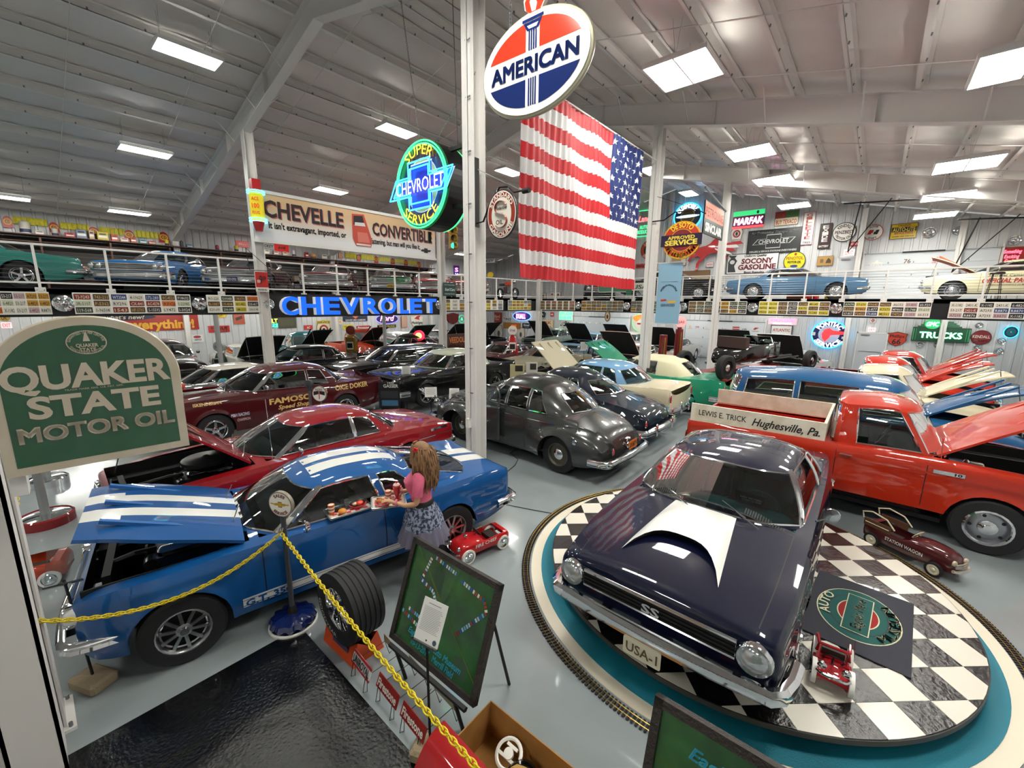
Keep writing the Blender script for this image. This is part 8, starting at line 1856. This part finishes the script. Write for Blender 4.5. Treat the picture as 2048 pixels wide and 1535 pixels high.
# ---- waitress mannequin
def skin_body():
    V = [(0, 0, .95, .115), (0, 0, 1.08, .095), (.01, 0, 1.22, .115), (0, 0, 1.34, .085), (0, 0, 1.42, .042), (.015, 0, 1.50, .060), (.02, 0, 1.58, .078), (.01, 0, 1.645, .05)]
    E = [(i, i+1) for i in range(7)]
    def chain(a, pts):
        last = a
        for p in pts: V.append(p); E.append((last, len(V)-1)); last = len(V)-1
        return last
    for s in (1, -1):
        chain(0, [(0, s*.09, .86, .09), (.015, s*.095, .66, .068), (.0, s*.09, .48, .045), (-.015, s*.09, .34, .046), (-.01, s*.085, .12, .028), (.03, s*.09, .07, .03), (.12, s*.10, .055, .022)])
        if s > 0: w_ = chain(3, [(0, .13, 1.35, .05), (-.01, .175, 1.30, .043), (.01, .225, 1.07, .032), (.14, .20, 1.04, .027), (.27, .16, 1.06, .020), (.32, .145, 1.065, .024)])
        else: w_ = chain(3, [(0, -.13, 1.35, .05), (-.01, -.175, 1.30, .043), (.02, -.215, 1.08, .032), (.16, -.17, 1.05, .027), (.28, -.10, 1.06, .020), (.33, -.08, 1.065, .024)])
        hx, hy, hz, _ = V[w_]
        for k, (dy, L) in enumerate(((-.022, .05), (-.008, .058), (.007, .055), (.02, .044))): chain(w_, [(hx+.03, hy+dy, hz+.006, .009), (hx+.03+L*.5, hy+dy*1.2, hz+.002, .0085), (hx+.03+L, hy+dy*1.2, hz-.014, .0075)])
        chain(w_, [(hx+.005, hy-s*.028, hz+.006, .010), (hx+.03, hy-s*.042, hz+.014, .009)])
    me = bpy.data.meshes.new('b'); me.from_pydata([v[:3] for v in V], E, []); ob = bpy.data.objects.new('b', me); COL.objects.link(ob)
    md = ob.modifiers.new('s', 'SKIN'); md.use_smooth_shade = True; sd = ob.modifiers.new('u', 'SUBSURF'); sd.levels = 2; sd.render_levels = 2
    if not me.skin_vertices:
        import bmesh
        bm = bmesh.new(); bm.from_mesh(me); bm.verts.layers.skin.verify(); bm.to_mesh(me); bm.free()
    for i, sv in enumerate(me.skin_vertices[0].data): sv.radius = (V[i][3], V[i][3]*(1.25 if i in (0, 1, 2, 3) else 1)); sv.use_root = (i == 0)
    dg = bpy.context.evaluated_depsgraph_get(); out = bpy.data.meshes.new_from_object(ob.evaluated_get(dg)); bpy.data.objects.remove(ob); return out
GX, GY, GA = -3.58, 2.66, R(222)
o = thing('person', 'waitress mannequin in pink top and grey floral skirt holding a tray beside blue car', 'person', (GX, GY, .03), GA)
SK = mat('#c99a74', .5, key='mannequin skin'); me = skin_body(); me.materials.clear(); me.materials.append(SK); me.materials.append(mat('#1c1a1e', .6, key='dark tights'))
for p in me.polygons: p.use_smooth = True; p.material_index = 1 if p.center.z < .85 and p.center.z > .0 else 0
ob = link(bpy.data.objects.new('body', me), o)
def shell(name, rings, m_, parent, n=28, wav=0, wn=12):
    v = []; f = []
    for k, (z, a, b, cx) in enumerate(rings):
        for i in range(n): t = 2*pi*i/n; q = 1+wav*(k/len(rings))*sin(t*wn); v.append((cx+a*q*cos(t), b*q*sin(t), z))
    for k in range(len(rings)-1):
        for i in range(n): j = (i+1) % n; f.append((k*n+i, k*n+j, (k+1)*n+j, (k+1)*n+i))
    q = MB(); q.add((v, f), m_, True); return q.build(name, parent)
PINK = mat('#d4607e', .75, key='pink rib knit', bump=(90, .4))
q = shell('top', [(1.02, .112, .135, 0), (1.10, .115, .135, .01), (1.18, .145, .155, .03), (1.25, .155, .165, .035), (1.32, .115, .17, .01), (1.385, .075, .13, 0), (1.41, .05, .07, 0)], PINK, o)
m = MB()
for s in (1, -1): m.add(tube([(0, s*.12, 1.345), (-.01, s*.18, 1.30), (.0, s*.205, 1.21), (.005, s*.215, 1.15)], [.065, .062, .056, .055], 14), PINK, True)
m.build('sleeves', o)
shell('belt', [(.97, .125, .148, 0), (1.03, .118, .14, 0), (1.035, .112, .136, 0)], mat('#101012', .5), o)
SKT = mat('#2c3044', .8, key='floral skirt', var=(34, .12, '#8f98b0')); shell('skirt', [(.98, .13, .15, 0), (.9, .18, .19, 0), (.8, .215, .225, -.01), (.72, .225, .235, -.01)], SKT, o, 40, .05, 10)
shell('skirt_ruffle', [(.74, .222, .232, -.01), (.66, .25, .26, -.01), (.56, .28, .285, -.01)], mat('#6a6678', .85, key='grey tulle'), o, 80, .09, 20)
m = MB()
for s, x, y, z in ((1, .24, .17, 1.055), (-1, .25, -.12, 1.058)): m.add(lathe([(.034, -.012), (.042, 0), (.034, .012), (.026, 0), (.034, -.012)], 14, 'x', (x, y, z)), mat('#d87a90', .6), True)
m.build('wrist_cuffs', o)
rnd = random.Random(5); m = MB(); H1 = mat('#7d5836', .5, key='light brown hair', var=(30, .9, '#94704a')); H2 = mat('#5e402a', .5, key='brown hair lowlight')
m.add(ico((-.012, 0, 1.592), .098, 10, (.95, .92, 1.02)), H1, True)
for k in range(190):
    a = R(rnd.uniform(55, 305)); r0 = rnd.uniform(.05, .09); L = rnd.uniform(.34, .50); ph = rnd.uniform(0, 6); P = []
    for i in range(9):
        t = i/8; rr_ = .088+.05*sin(pi*t*.8)+.018*sin(ph+t*9); P.append((cos(a)*rr_*(1.05)-.02-.02*t, sin(a)*rr_*1.0, 1.63-L*t+.04*sin(pi*min(1, t*3)/1)*.5))
    m.add(tube(P, [.006, .011, .013, .014, .014, .014, .012, .009, .003], 5), H1 if k % 3 else H2, True)
for s in (1, -1):
    for k in range(10): a = R(s*(20+k*4)); P = [(.085*cos(a)*(1+.05*i), .095*sin(a)*(1+.08*i), 1.67-.035*i) for i in range(7)]; m.add(tube(P, [.006, .012, .014, .014, .013, .01, .004], 5), H1, True)
m.build('hair', o)
m = MB()
for s in (1, -1): m.add(ico((.088, s*.03, 1.585), .011, 5, (.5, 1, .6)), SIGNW, True); m.add(ico((.093, s*.03, 1.585), .005, 4), mat('#2a1c14', .4), True); m.add(tube([(.09, s*.015, 1.603), (.095, s*.032, 1.609), (.082, s*.048, 1.602)], .0025, 4), H2)
m.add(ico((.10, 0, 1.56), .013, 5, (.9, .7, 1.3)), SK, True); m.build('face_features', o)
m = MB(); m.add(tube([(.086, -.022, 1.532), (.096, 0, 1.529), (.086, .022, 1.532)], .006, 5), mat('#a83a44', .4), True); m.build('mouth', o)
m = MB()
for k in range(5): m.add(ico((.03+.018*cos(k*1.26), .108, 1.63+.018*sin(k*1.26)), .014, 5), mat('#c8242c', .6), True)
m.build('flower_clip', o)
for s in (1, -1):
    p = MB(); p.add(rbox(.05, s*.095, .085, .24, .085, .09, .03), SIGNW, True); p.add(cyl((-.02, s*.095, .10), (-.02, s*.095, .24), .052, .048, 14), SIGNW, True)
    for x in (-.04, .13):
        for y in (-.035, .035): p.add(cyl((x, s*.095+y-.012, .0), (x, s*.095+y+.012, .0), .028, n=12), mat('#b84a24', .4), True)
    p.add(ico((.16, s*.095, .13), .035, 6), mat('#c8285a', .8), True); p.build('roller_skate', o)
# ================================================================ hot rod on its red lift
pr_, pf_ = atD(1452, 727, 12.6), atD(1620, 718, 15.0); LZ = min(pr_.z, pf_.z)-.36; hr = atan2(pf_.y-pr_.y, pf_.x-pr_.x); mid = (pr_+pf_)/2
_s = Vector((-sin(hr), cos(hr), 0))*.74; mid = mid+_s; wb_ = (Vector((pf_.x, pf_.y, 0))-Vector((pr_.x, pr_.y, 0))).length/2
o = thing('car_lift', 'red two-runway lift raised under the black hot rod roadster', 'lift', (mid.x, mid.y, 0), hr); LR_ = mat('#7a1712', .4, key='lift red'); m = MB()
for s in (1, -1): m.add(bbox(-wb_-.7, wb_+.7, s*.74-.25, s*.74+.25, LZ-.12, LZ), LR_)
m.build('runway', o)
for x in (-wb_-.4, wb_+.4):
    for s in (1, -1): m = MB(); m.add(bbox(x-.06, x+.06, s*1.02-.06, s*1.02+.06, 0, LZ+.1), LR_); m.build('post', o)
o = thing('hot_rod', 'black open 1930s hot rod roadster with exposed engine on the red lift', 'car', (mid.x, mid.y, LZ), hr); GB = paint('#060607'); m = MB(); v = []; f = []
P_ = [(-1.55, .35, .60, .38), (-1.35, .40, .78, .50), (-.9, .42, .92, .60), (-.45, .44, .98, .64), (.35, .44, .98, .58), (.45, .46, .96, .50), (.9, .48, .92, .40), (1.15, .5, .90, .34)]
for x, z0, z1, ww in P_: v += [(x, s_*ww*k, z) for s_, k, z in ((1, .8, z0), (1, 1, z0+.1), (1, 1, z1-.1), (1, .9, z1), (-1, .9, z1), (-1, 1, z1-.1), (-1, 1, z0+.1), (-1, .8, z0))]
for i in range(len(P_)-1):
    for k in range(8):
        if k == 3 and i in (3,): continue
        f.append((i*8+k, (i+1)*8+k, (i+1)*8+(k+1) % 8, i*8+(k+1) % 8))
f += [tuple(range(8)), tuple(len(v)-8+k for k in range(7, -1, -1))]; m.add((v, f), GB, True); m.build('body', o, recalc=True, sharp=50)
m = MB(); m.add(tube([(-1.5, 0, .4), (wb_+.15, 0, .42)], .06, 6), BLACK); m.add(tube([(wb_, -.7, .34), (wb_, .7, .34)], .03, 6), CHROME, True)
for s in (1, -1): m.add(tube([(.3, s*.32, .4), (wb_+.1, s*.28, .42)], .03, 6), BLACK)
m.build('frame', o)
m = MB(); m.add(rbox(.85, 0, .72, .6, .4, .35, .04), mat('#3a3a3c', .4, .6)); 
for k in range(4):
    for s in (1, -1): m.add(cyl((.65+k*.13, s*.2, .8), (.65+k*.13, s*.28, .98), .03, n=8), CHROME, True)
m.add(rbox(.85, 0, 1.0, .5, .2, .14, .04), CHROME, True); m.build('engine', o)
m = MB(); m.add(bbox(1.2, 1.3, -.26, .26, .42, .98), CHROME); m.build('radiator', o)
m = MB(); m.add(bbox(-1.15, -.95, -.5, .5, .86, 1.22), mat('#3a2420', .6)); m.build('seat', o)
m = MB(); m.add(tube([(.4, -.5, .97), (.3, -.46, 1.2), (.3, .46, 1.2), (.4, .5, .97)], .014, 6), CHROME); m.add(([(.39, -.48, .98), (.39, .48, .98), (.3, .44, 1.19), (.3, -.44, 1.19)], [(0, 1, 2, 3)]), GLASS); m.build('windshield', o)
for x, r_ in ((-wb_, .38), (wb_, .34)):
    for s in (1, -1): put_wheel(o, x, s*.74, r_, .2, 'black')
# ================================================================ petrol pumps and posts
def pump(label, p, rz, col, h, glob=None, gm=None, kind='box'):
    o = thing('petrol_pump', label, 'petrol pump', (p.x, p.y, 0), rz); P = paint(col); m = MB()
    if kind == 'box': m.add(rbox(0, 0, h*.5, .46, .38, h, .03), P, True); m.add(rbox(0, 0, h+.02, .38, .32, .06, .03), P, True)
    elif kind == 'round': m.add(rbox(0, 0, h*.36, .52, .42, h*.72, .05), P, True); m.add(cyl((0, 0, h*.7), (0, 0, h), .24, .14, 18), P, True); m.add(bbox(-.3, .3, -.25, .25, 0, .06), BLACK)
    else: m.add(cyl((0, 0, 0), (0, 0, h), .17, .14, 18), P, True); m.add(cyl((0, 0, 0), (0, 0, .08), .24, n=18), P, True)
    m.build('cabinet', o); m = MB(); y = -.2
    if kind != 'tall': m.add(bbox(-.15, .15, -.225, -.19, h*.62, h*.84), SIGNW); m.add(bbox(-.12, .12, -.232, -.2, h*.66, h*.80), DARK); m.build('dial', o)
    else: m.add(bbox(-.02, .02, -.2, -.14, h*.35, h*.95), mat('#b89a4a', .3, .8)); m.add(prism(ell(.09, .09, 16, 0, h*.42), -.22, -.19), SIGNW); m.build('gauge', o)
    m = MB(); m.add(tube([(.23, 0, h*.6), (.34, -.05, h*.4), (.30, -.1, h*.15), (.25, -.05, h*.45)], .014, 6), BLACK); m.build('hose', o)
    if glob: m = MB(); m.add(cyl((0, 0, h), (0, 0, h+.08), .08, n=12), P); m.add(prism(ell(.21, .21, 24, 0, h+.27), -.07, .07), gm or SIGNW); m.add(text(glob, 0, h+.27, .09, -.074, w=.26, bold=.02), mat('#b8221c' if glob != 'DINO' else '#2a3a2c', .4)); m.build('globe', o)
F_ = YAW
pump('amber yellow petrol pump with round red globe left of the brown touring car', atz(702, 668, 1.7), F_, '#9a7416', 1.62, 'GULF', mat('#8a2418', .3))
pump('small green petrol pump with grey globe near the white open-hood coupe', atz(440, 706, 1.1), F_, '#1f4a34', 1.10, 'DINO', mat('#a8aca8', .3), 'round')
pump('red rounded petrol pump with white star globe near the far corner', atz(1025, 672, 1.7), F_, '#b01c18', 1.7, 'STAR', None, 'round')
pump('tall red cylinder pump, left one of the pair by the right tall column', atD(1325, 700, 15.6), F_, '#7a1216', 2.1, None, None, 'tall')
pump('tall red cylinder pump, right one of the pair by the right tall column', atD(1356, 698, 15.9), F_, '#7a1216', 2.3, 'GAS', neon('#e8a8a8', .6), 'tall')
p = atD(838, 671, 20.5); o = thing('lit_globe', 'glowing red and cream round globe lamp in the left back rows', 'lamp', (p.x, p.y, 0), F_); m = MB(); m.add(cyl((0, 0, 0), (0, 0, p.z-.2), .06, n=8), LR_); m.build('stand', o); m = MB(); m.add(prism(ell(.26, .26, 26, 0, p.z), -.08, .08), neon('#ff2a50', 1.6)); m.add(prism(ell(.16, .16, 20, 0, p.z), -.1, -.08), neon('#ffd08a', 1.6)); m.build('globe', o)
for k, (x, y) in enumerate(((432, 640), (768, 640))):
    p = onU(x, y, -15.3); b = MB(); b.add(cyl((0, 0, 0), (0, 0, FB), .07, n=12), mat('#9a9c9c', .4, .3)); o = b.build('column_post', None, (p.x, p.y, 0), 0, kind='structure')
# ================================================================ notices and stands among the cars
notice('white notice on a pole in front of the black and white drag sedan', tuple(atD(812, 753, 12.2))[:2], tuple(atD(812, 753, 12.2)), .26, .34, (.2, .2), face=F_, tilt=-10, blk='#1a1a1c')
notice('white double notice on a pole over the yellow chain left of the central column', tuple(atD(862, 792, 10.6))[:2], tuple(atD(862, 792, 10.6)), .30, .26, (.2, .2), face=F_+.2, tilt=-20, blk='#1a1a1c')
notice('framed cream notice leaning by the grey sedan front wheel', tuple(atD(908, 795, 10.2))[:2], tuple(atD(908, 795, 10.2)), .24, .26, (.2, .2), face=F_, tilt=-20, blk='#1a1a1c')
notice('small white notice left of the green hood in the middle rows', tuple(atD(1168, 700, 16.5))[:2], tuple(atD(1168, 700, 16.5)), .28, .36, (.2, .2), face=F_, tilt=-10, blk='#1a1a1c')
o, *_ = sign('sign_board', 'slanted black lectern board with white gasser lettering behind the maroon racer', ('D', 11.8), (758, 763, 800, 815), '#131315', [('GASSER', .1, .36, .13, .7, '#d8d8d0'), ('1955', .1, .47, .06, .3, '#d8d8d0')], art=[('r', -.4, .45, -.12, .16, '#2a2c30'), ('r', -.36, .42, -.42, -.2, '#3a6a8a')], rot=0); m = MB(); m.add(bbox(-.25, .25, 0, .05, -1.4, -.3), BLACK); m.build('stand', o)
for k, (x0, y0, x1, y1, c_, lb) in enumerate([(1020, 728, 1049, 756, '#d8cc9a', 'cream folding picture board on the aisle right of the central column'), (1052, 724, 1075, 753, '#e4e0d4', 'white folding picture board beside the cream one')]):
    o, w_, h_, _ = sign('sign_board', lb, ('D', 13.2), (x0, y0, x1, y1), c_, art=[('r', -.15, .38, .0, .42, '#3a3630')], cat='sign board'); m = MB(); m.add(bbox(-w_/2, w_/2, .0, .3, -1.05, -h_/2), mat(c_, .6)); m.build('easel', o)
o, w_, h_, _ = sign('sign_stand', 'round white racing flags sign on a pole in front of the maroon racer', ('D', 9.2), (626, 771, 654, 802), Wh, [('RACING', 0, .3, .14, .5, '#3a3a3c')], 'oval', '#7a7a78', art=[('p', [(-.4, -.1), (-.05, .0), (-.05, .2), (-.4, .15)], K), ('p', [(.4, -.1), (.05, .0), (.05, .2), (.4, .15)], K), ('r', -.03, .03, -.35, .2, '#b8322c')]); m = MB(); m.add(cyl((0, .02, -1.5), (0, .02, 0), .02, n=8), STEEL); m.build('pole', o)
p = atD(618, 772, 9.6); o = thing('parking_meter', 'grey parking meter on a pole in front of the maroon racer', 'parking meter', (p.x, p.y, 0), F_); m = MB(); m.add(cyl((0, 0, 0), (0, 0, p.z-.1), .03, n=10), STEEL, True); m.build('pole', o); m = MB(); m.add(rbox(0, 0, p.z, .16, .1, .22, .05), mat('#55585c', .35, .6), True); m.add(cyl((0, -.05, p.z+.06), (0, .05, p.z+.06), .09, n=16), mat('#55585c', .35, .6), True); m.build('head', o)
# ================================================================ upper left wall: shelf of old cans and boxes, dark shelving behind the cars
zs = onU(180, 478, U0+.4).z; va_, vb2 = onU(22, 466, U0+.3).y, onU(345, 490, U0+.3).y
SHM = mat('#4a2a1e', .5, key='brown shelf board'); m = MB()
m.add(bbox(U0+.04, U0+.62, va_-4, 20.5, zs-.04, zs), SHM); m.build('wall_shelf', label='long brown shelf board of cans and boxes on the upper left wall', cat='shelf')
o = thing('parts_rack', 'dark loaded parts racking behind the cars on the left gallery', 'rack', (U0+.35, 0, MZ)); m = MB(); H_ = zs-.1-MZ
m.add(bbox(-.28, -.24, va_-4, 20.5, 0, H_), mat('#26221f', .7, key='dark rack backing')); m.build('back_panel', o)
m = MB(); [m.add(bbox(-.25, .25, va_-4, 20.5, z, z+.03), SHM) for z in (.45, .85, H_-.2)]; m.build('shelf_board', o)
for y in range(-5, 21, 2): m = MB(); m.add(bbox(-.25, .27, y-.03, y+.03, 0, H_), SHM); m.build('upright', o)
rnd = random.Random(12); m = MB()
for z in (.48, .88):
    y = -5
    while y < 20: w2 = rnd.uniform(.15, .5); m.add(box(0, y+w2/2, z+.12, .3, w2*.8, rnd.uniform(.12, .28)), mat(rnd.choice(['#4a3a30', '#2c3038', '#6a5a48', '#3a2220', '#7a7468']), .6)); y += w2+.05
q = m.build('stock', o); q['kind'] = 'stuff'
ITEMS = [(53, 30, 40, 'can', '#c8c4b8', 'white and blue oil can with spout at left end of the wall shelf'), (80, 20, 12, 'box', '#c8c0b8', 'low pale box right of the white oil can'), (111, 18, 26, 'can', '#b8b4a8', 'silver topped can on the wall shelf under the second tag'), (140, 22, 14, 'box', '#b8404a', 'low red and white box on the wall shelf'), (163, 24, 26, 'box', '#7a88a0', 'blue grey tall box on the wall shelf'), (183, 12, 26, 'box', '#c8a888', 'tan upright box on the wall shelf'), (205, 26, 24, 'box', '#c8b83c', 'yellow wide box on the wall shelf'), (228, 16, 20, 'box', '#c0342c', 'red striped box on the wall shelf'), (247, 20, 12, 'box', '#d8b8a8', 'pink pale low box on the wall shelf'), (265, 14, 16, 'box', '#c85a4a', 'small red and cream box on the wall shelf'), (284, 18, 12, 'box', '#5a98a8', 'low turquoise box on the wall shelf'), (302, 18, 10, 'box', '#c86a5a', 'low salmon box on the wall shelf'), (332, 12, 20, 'can', '#d8c81c', 'bright yellow can at the right end of the near shelf run'), (361, 12, 20, 'can', '#3a3c40', 'dark can on the wall shelf beyond the sloping beam'), (376, 16, 10, 'box', '#6a98b8', 'low blue box beyond the sloping beam'), (432, 12, 16, 'can', '#a82c34', 'red can on the wall shelf left of the near gallery column'), (470, 14, 20, 'can', '#c8c02c', 'yellow can on the wall shelf near the gallery column'), (530, 16, 14, 'box', '#d8d4c8', 'white box right of the near gallery column, first'), (548, 14, 12, 'box', '#c8a8a0', 'pale pink box right of the near gallery column, second'), (566, 14, 12, 'box', '#d0c8b0', 'cream box right of the near gallery column, third'), (585, 12, 20, 'can', '#dcdcdc', 'white can like a jug on the wall shelf'), (610, 10, 16, 'box', '#b8242a', 'bright red tin on the wall shelf below the long banner'), (624, 20, 14, 'can', '#c88a2c', 'orange round tin on the wall shelf below the long banner'), (645, 18, 14, 'box', '#c8c4b8', 'white carton on the wall shelf below the long banner')]
for x, wd, ht, kd, c_, lb in ITEMS:
    p = onU(x, 470, U0+.35); s_ = (p-CAMP).dot(FW)/FPX; W2, H2 = wd*s_*.62, ht*s_*.66; m = MB(); Mt = mat(c_, .4)
    if kd == 'box': m.add(rbox(0, 0, H2/2, W2, .2, H2, .01), Mt); m.add(flat(rect(-W2*.4, W2*.4, H2*.3, H2*.55), -.102), SIGNW); m.add(flat(rect(-W2*.3, W2*.3, H2*.65, H2*.8), -.102), K if False else mat('#2a2a30', .5))
    else: m.add(cyl((0, 0, 0), (0, 0, H2*.85), W2*.42, n=18), Mt, True); m.add(cyl((0, 0, H2*.85), (0, 0, H2), W2*.3, W2*.1, 14), Mt, True); m.add(cyl((0, 0, H2*.1), (0, 0, H2*.35), W2*.43, n=18, cap=False), mat('#2a3058', .5), True)
    m.build('tin_can' if kd == 'can' else 'parts_box', None, (U0+.32, p.y, zs), pi/2, label=lb, cat='can' if kd == 'can' else 'box', group='old cans and boxes on the wall shelf')
# ================================================================ far gallery bits
p = onV(1594, 586, 24.2); p.z = MZ; o = thing('tool_cabinet', 'orange tool cabinet behind the far railing', 'cabinet', tuple(p), 0); m = MB(); OC = mat('#c8481c', .35, coat=.5); m.add(rbox(0, 0, .5, .75, .5, 1.0, .02), OC); m.build('body', o)
for k in range(4): m = MB(); m.add(bbox(-.34, .34, -.27, -.25, .1+.22*k, .28+.22*k), OC); m.add(bbox(-.2, .2, -.285, -.27, .23+.22*k, .245+.22*k), CHROME); m.build('drawer', o)
for k, (x, lb) in enumerate([(1619, 'red gas bottle behind the far railing, left one'), (1633, 'red gas bottle behind the far railing, right one')]):
    p = onV(x, 586, 25.0); o = thing('gas_bottle', lb, 'gas bottle', (p.x, p.y, MZ), 0, 'red gas bottles'); m = MB(); m.add(lathe([(.12, 0), (.12, .95), (.08, 1.1), (.03, 1.14)], 16), mat('#a81c1c', .3, coat=.5), True); m.build('tank', o); m = MB(); m.add(cyl((0, 0, 1.12), (0, 0, 1.3), .03, n=8), CHROME); m.add(cyl((-.08, 0, 1.22), (.08, 0, 1.22), .02, n=8), CHROME); m.build('valve', o)
p = onV(1667, 586, 24.5); m = MB(); m.add(rbox(0, 0, .12, .6, .4, .24, .04), mat('#d8b81c', .5), True); m.build('bucket', None, (p.x, p.y, MZ), 0, label='low yellow tub behind the far railing', cat='tub')
p = onV(1992, 560, 21.0); o = thing('stool', 'black bar stool in front of the cream pace car', 'stool', (p.x-1.0, 20.75, MZ), 0); p2 = onV(1993, 555, 20.75); o.location.x = p2.x; m = MB(); m.add(lathe([(.0, .80), (.17, .80), (.18, .84), (.16, .87), (0, .88)], 20), mat('#2a1414', .4), True); m.build('seat', o)
for a in (45, 135, 225, 315): m = MB(); m.add(tube([(.12*cos(R(a)), .12*sin(R(a)), .8), (.22*cos(R(a)), .22*sin(R(a)), 0)], .012, 6), BLACK); m.build('leg', o)
m = MB(); m.add(tube([(.18*cos(t), .18*sin(t), .32) for t in [2*pi*i/16 for i in range(16)]], .008, 4, True), BLACK); m.build('foot_ring', o)
o = thing('motorcycle', 'orange and blue motorcycle behind the far railing right of the central column', 'motorcycle', (onU(1015, 578, -16.6).x, onU(1015, 578, -16.6).y, MZ), R(-10)); m = MB()
for x in (-.7, .7): w2 = MB(); w2.add(lathe([(.24, -.05), (.31, -.04), (.32, 0), (.31, .04), (.24, .05)], 20, 'y', (x, 0, .32)), RUBBER, True); [w2.add(cyl((x, 0, .32), (x+.25*cos(a), 0, .32+.25*sin(a)), .006, n=4), CHROME) for a in [k*pi/5 for k in range(10)]]; w2.build('wheel', o)
m.add(rbox(.1, 0, .85, .6, .24, .26, .08), paint('#c8481c'), True); m.add(rbox(-.45, 0, .82, .6, .22, .12, .05), BLACK, True); m.add(rbox(0, 0, .5, .5, .3, .4, .05), STEEL, True); m.add(tube([(.7, 0, .32), (.5, 0, 1.0), (.35, .3, 1.05)], .02, 6), CHROME, True); m.add(tube([(.5, 0, 1.0), (.35, -.3, 1.05)], .02, 6), CHROME, True); m.build('body', o)
m = MB(); m.add(ico((.62, 0, .95), .1, 6), CHROME, True); m.build('headlamp', o)
pe = (-3.0, 21.0)
# small gold-framed and white pictures upstairs right of the central column
for k, (x0, y0, x1, y1, lb) in enumerate([(1078, 585, 1093, 600, 'small framed photograph on the gallery floor under the flag left end'), (1100, 584, 1110, 593, 'small white card left of the pair under the flag'), (1112, 584, 1122, 594, 'small white card right of the pair under the flag')]):
    sign('poster', lb, ('V', 20.6), (x0, y0, x1, y1), '#c8c0b4', edge='#6a5a4a', art=[('r', -.2, .2, -.2, .2, '#5a4a44')], group='framed cards under the flag')
sign('wall_sign', 'dark hexagonal sign by the near garage door on the lower far wall', BW_, (1079, 623, 1092, 634), '#2a3a34', [('A', 0, 0, .4, .4, Wh)], 'key')
sign('wall_sign', 'tiny red and white checkered sign by the far corner', BW_, (1101, 624, 1108, 633), '#b82a30', art=[('r', -.3, .3, -.1, .1, Wh)])
sign('hanging_sign', 'round yellow and blue sign on the gallery right of the central column', ('V', 21.8), (975, 543, 988, 556), '#d8b81c', [], 'oval', '#2a5a8a')
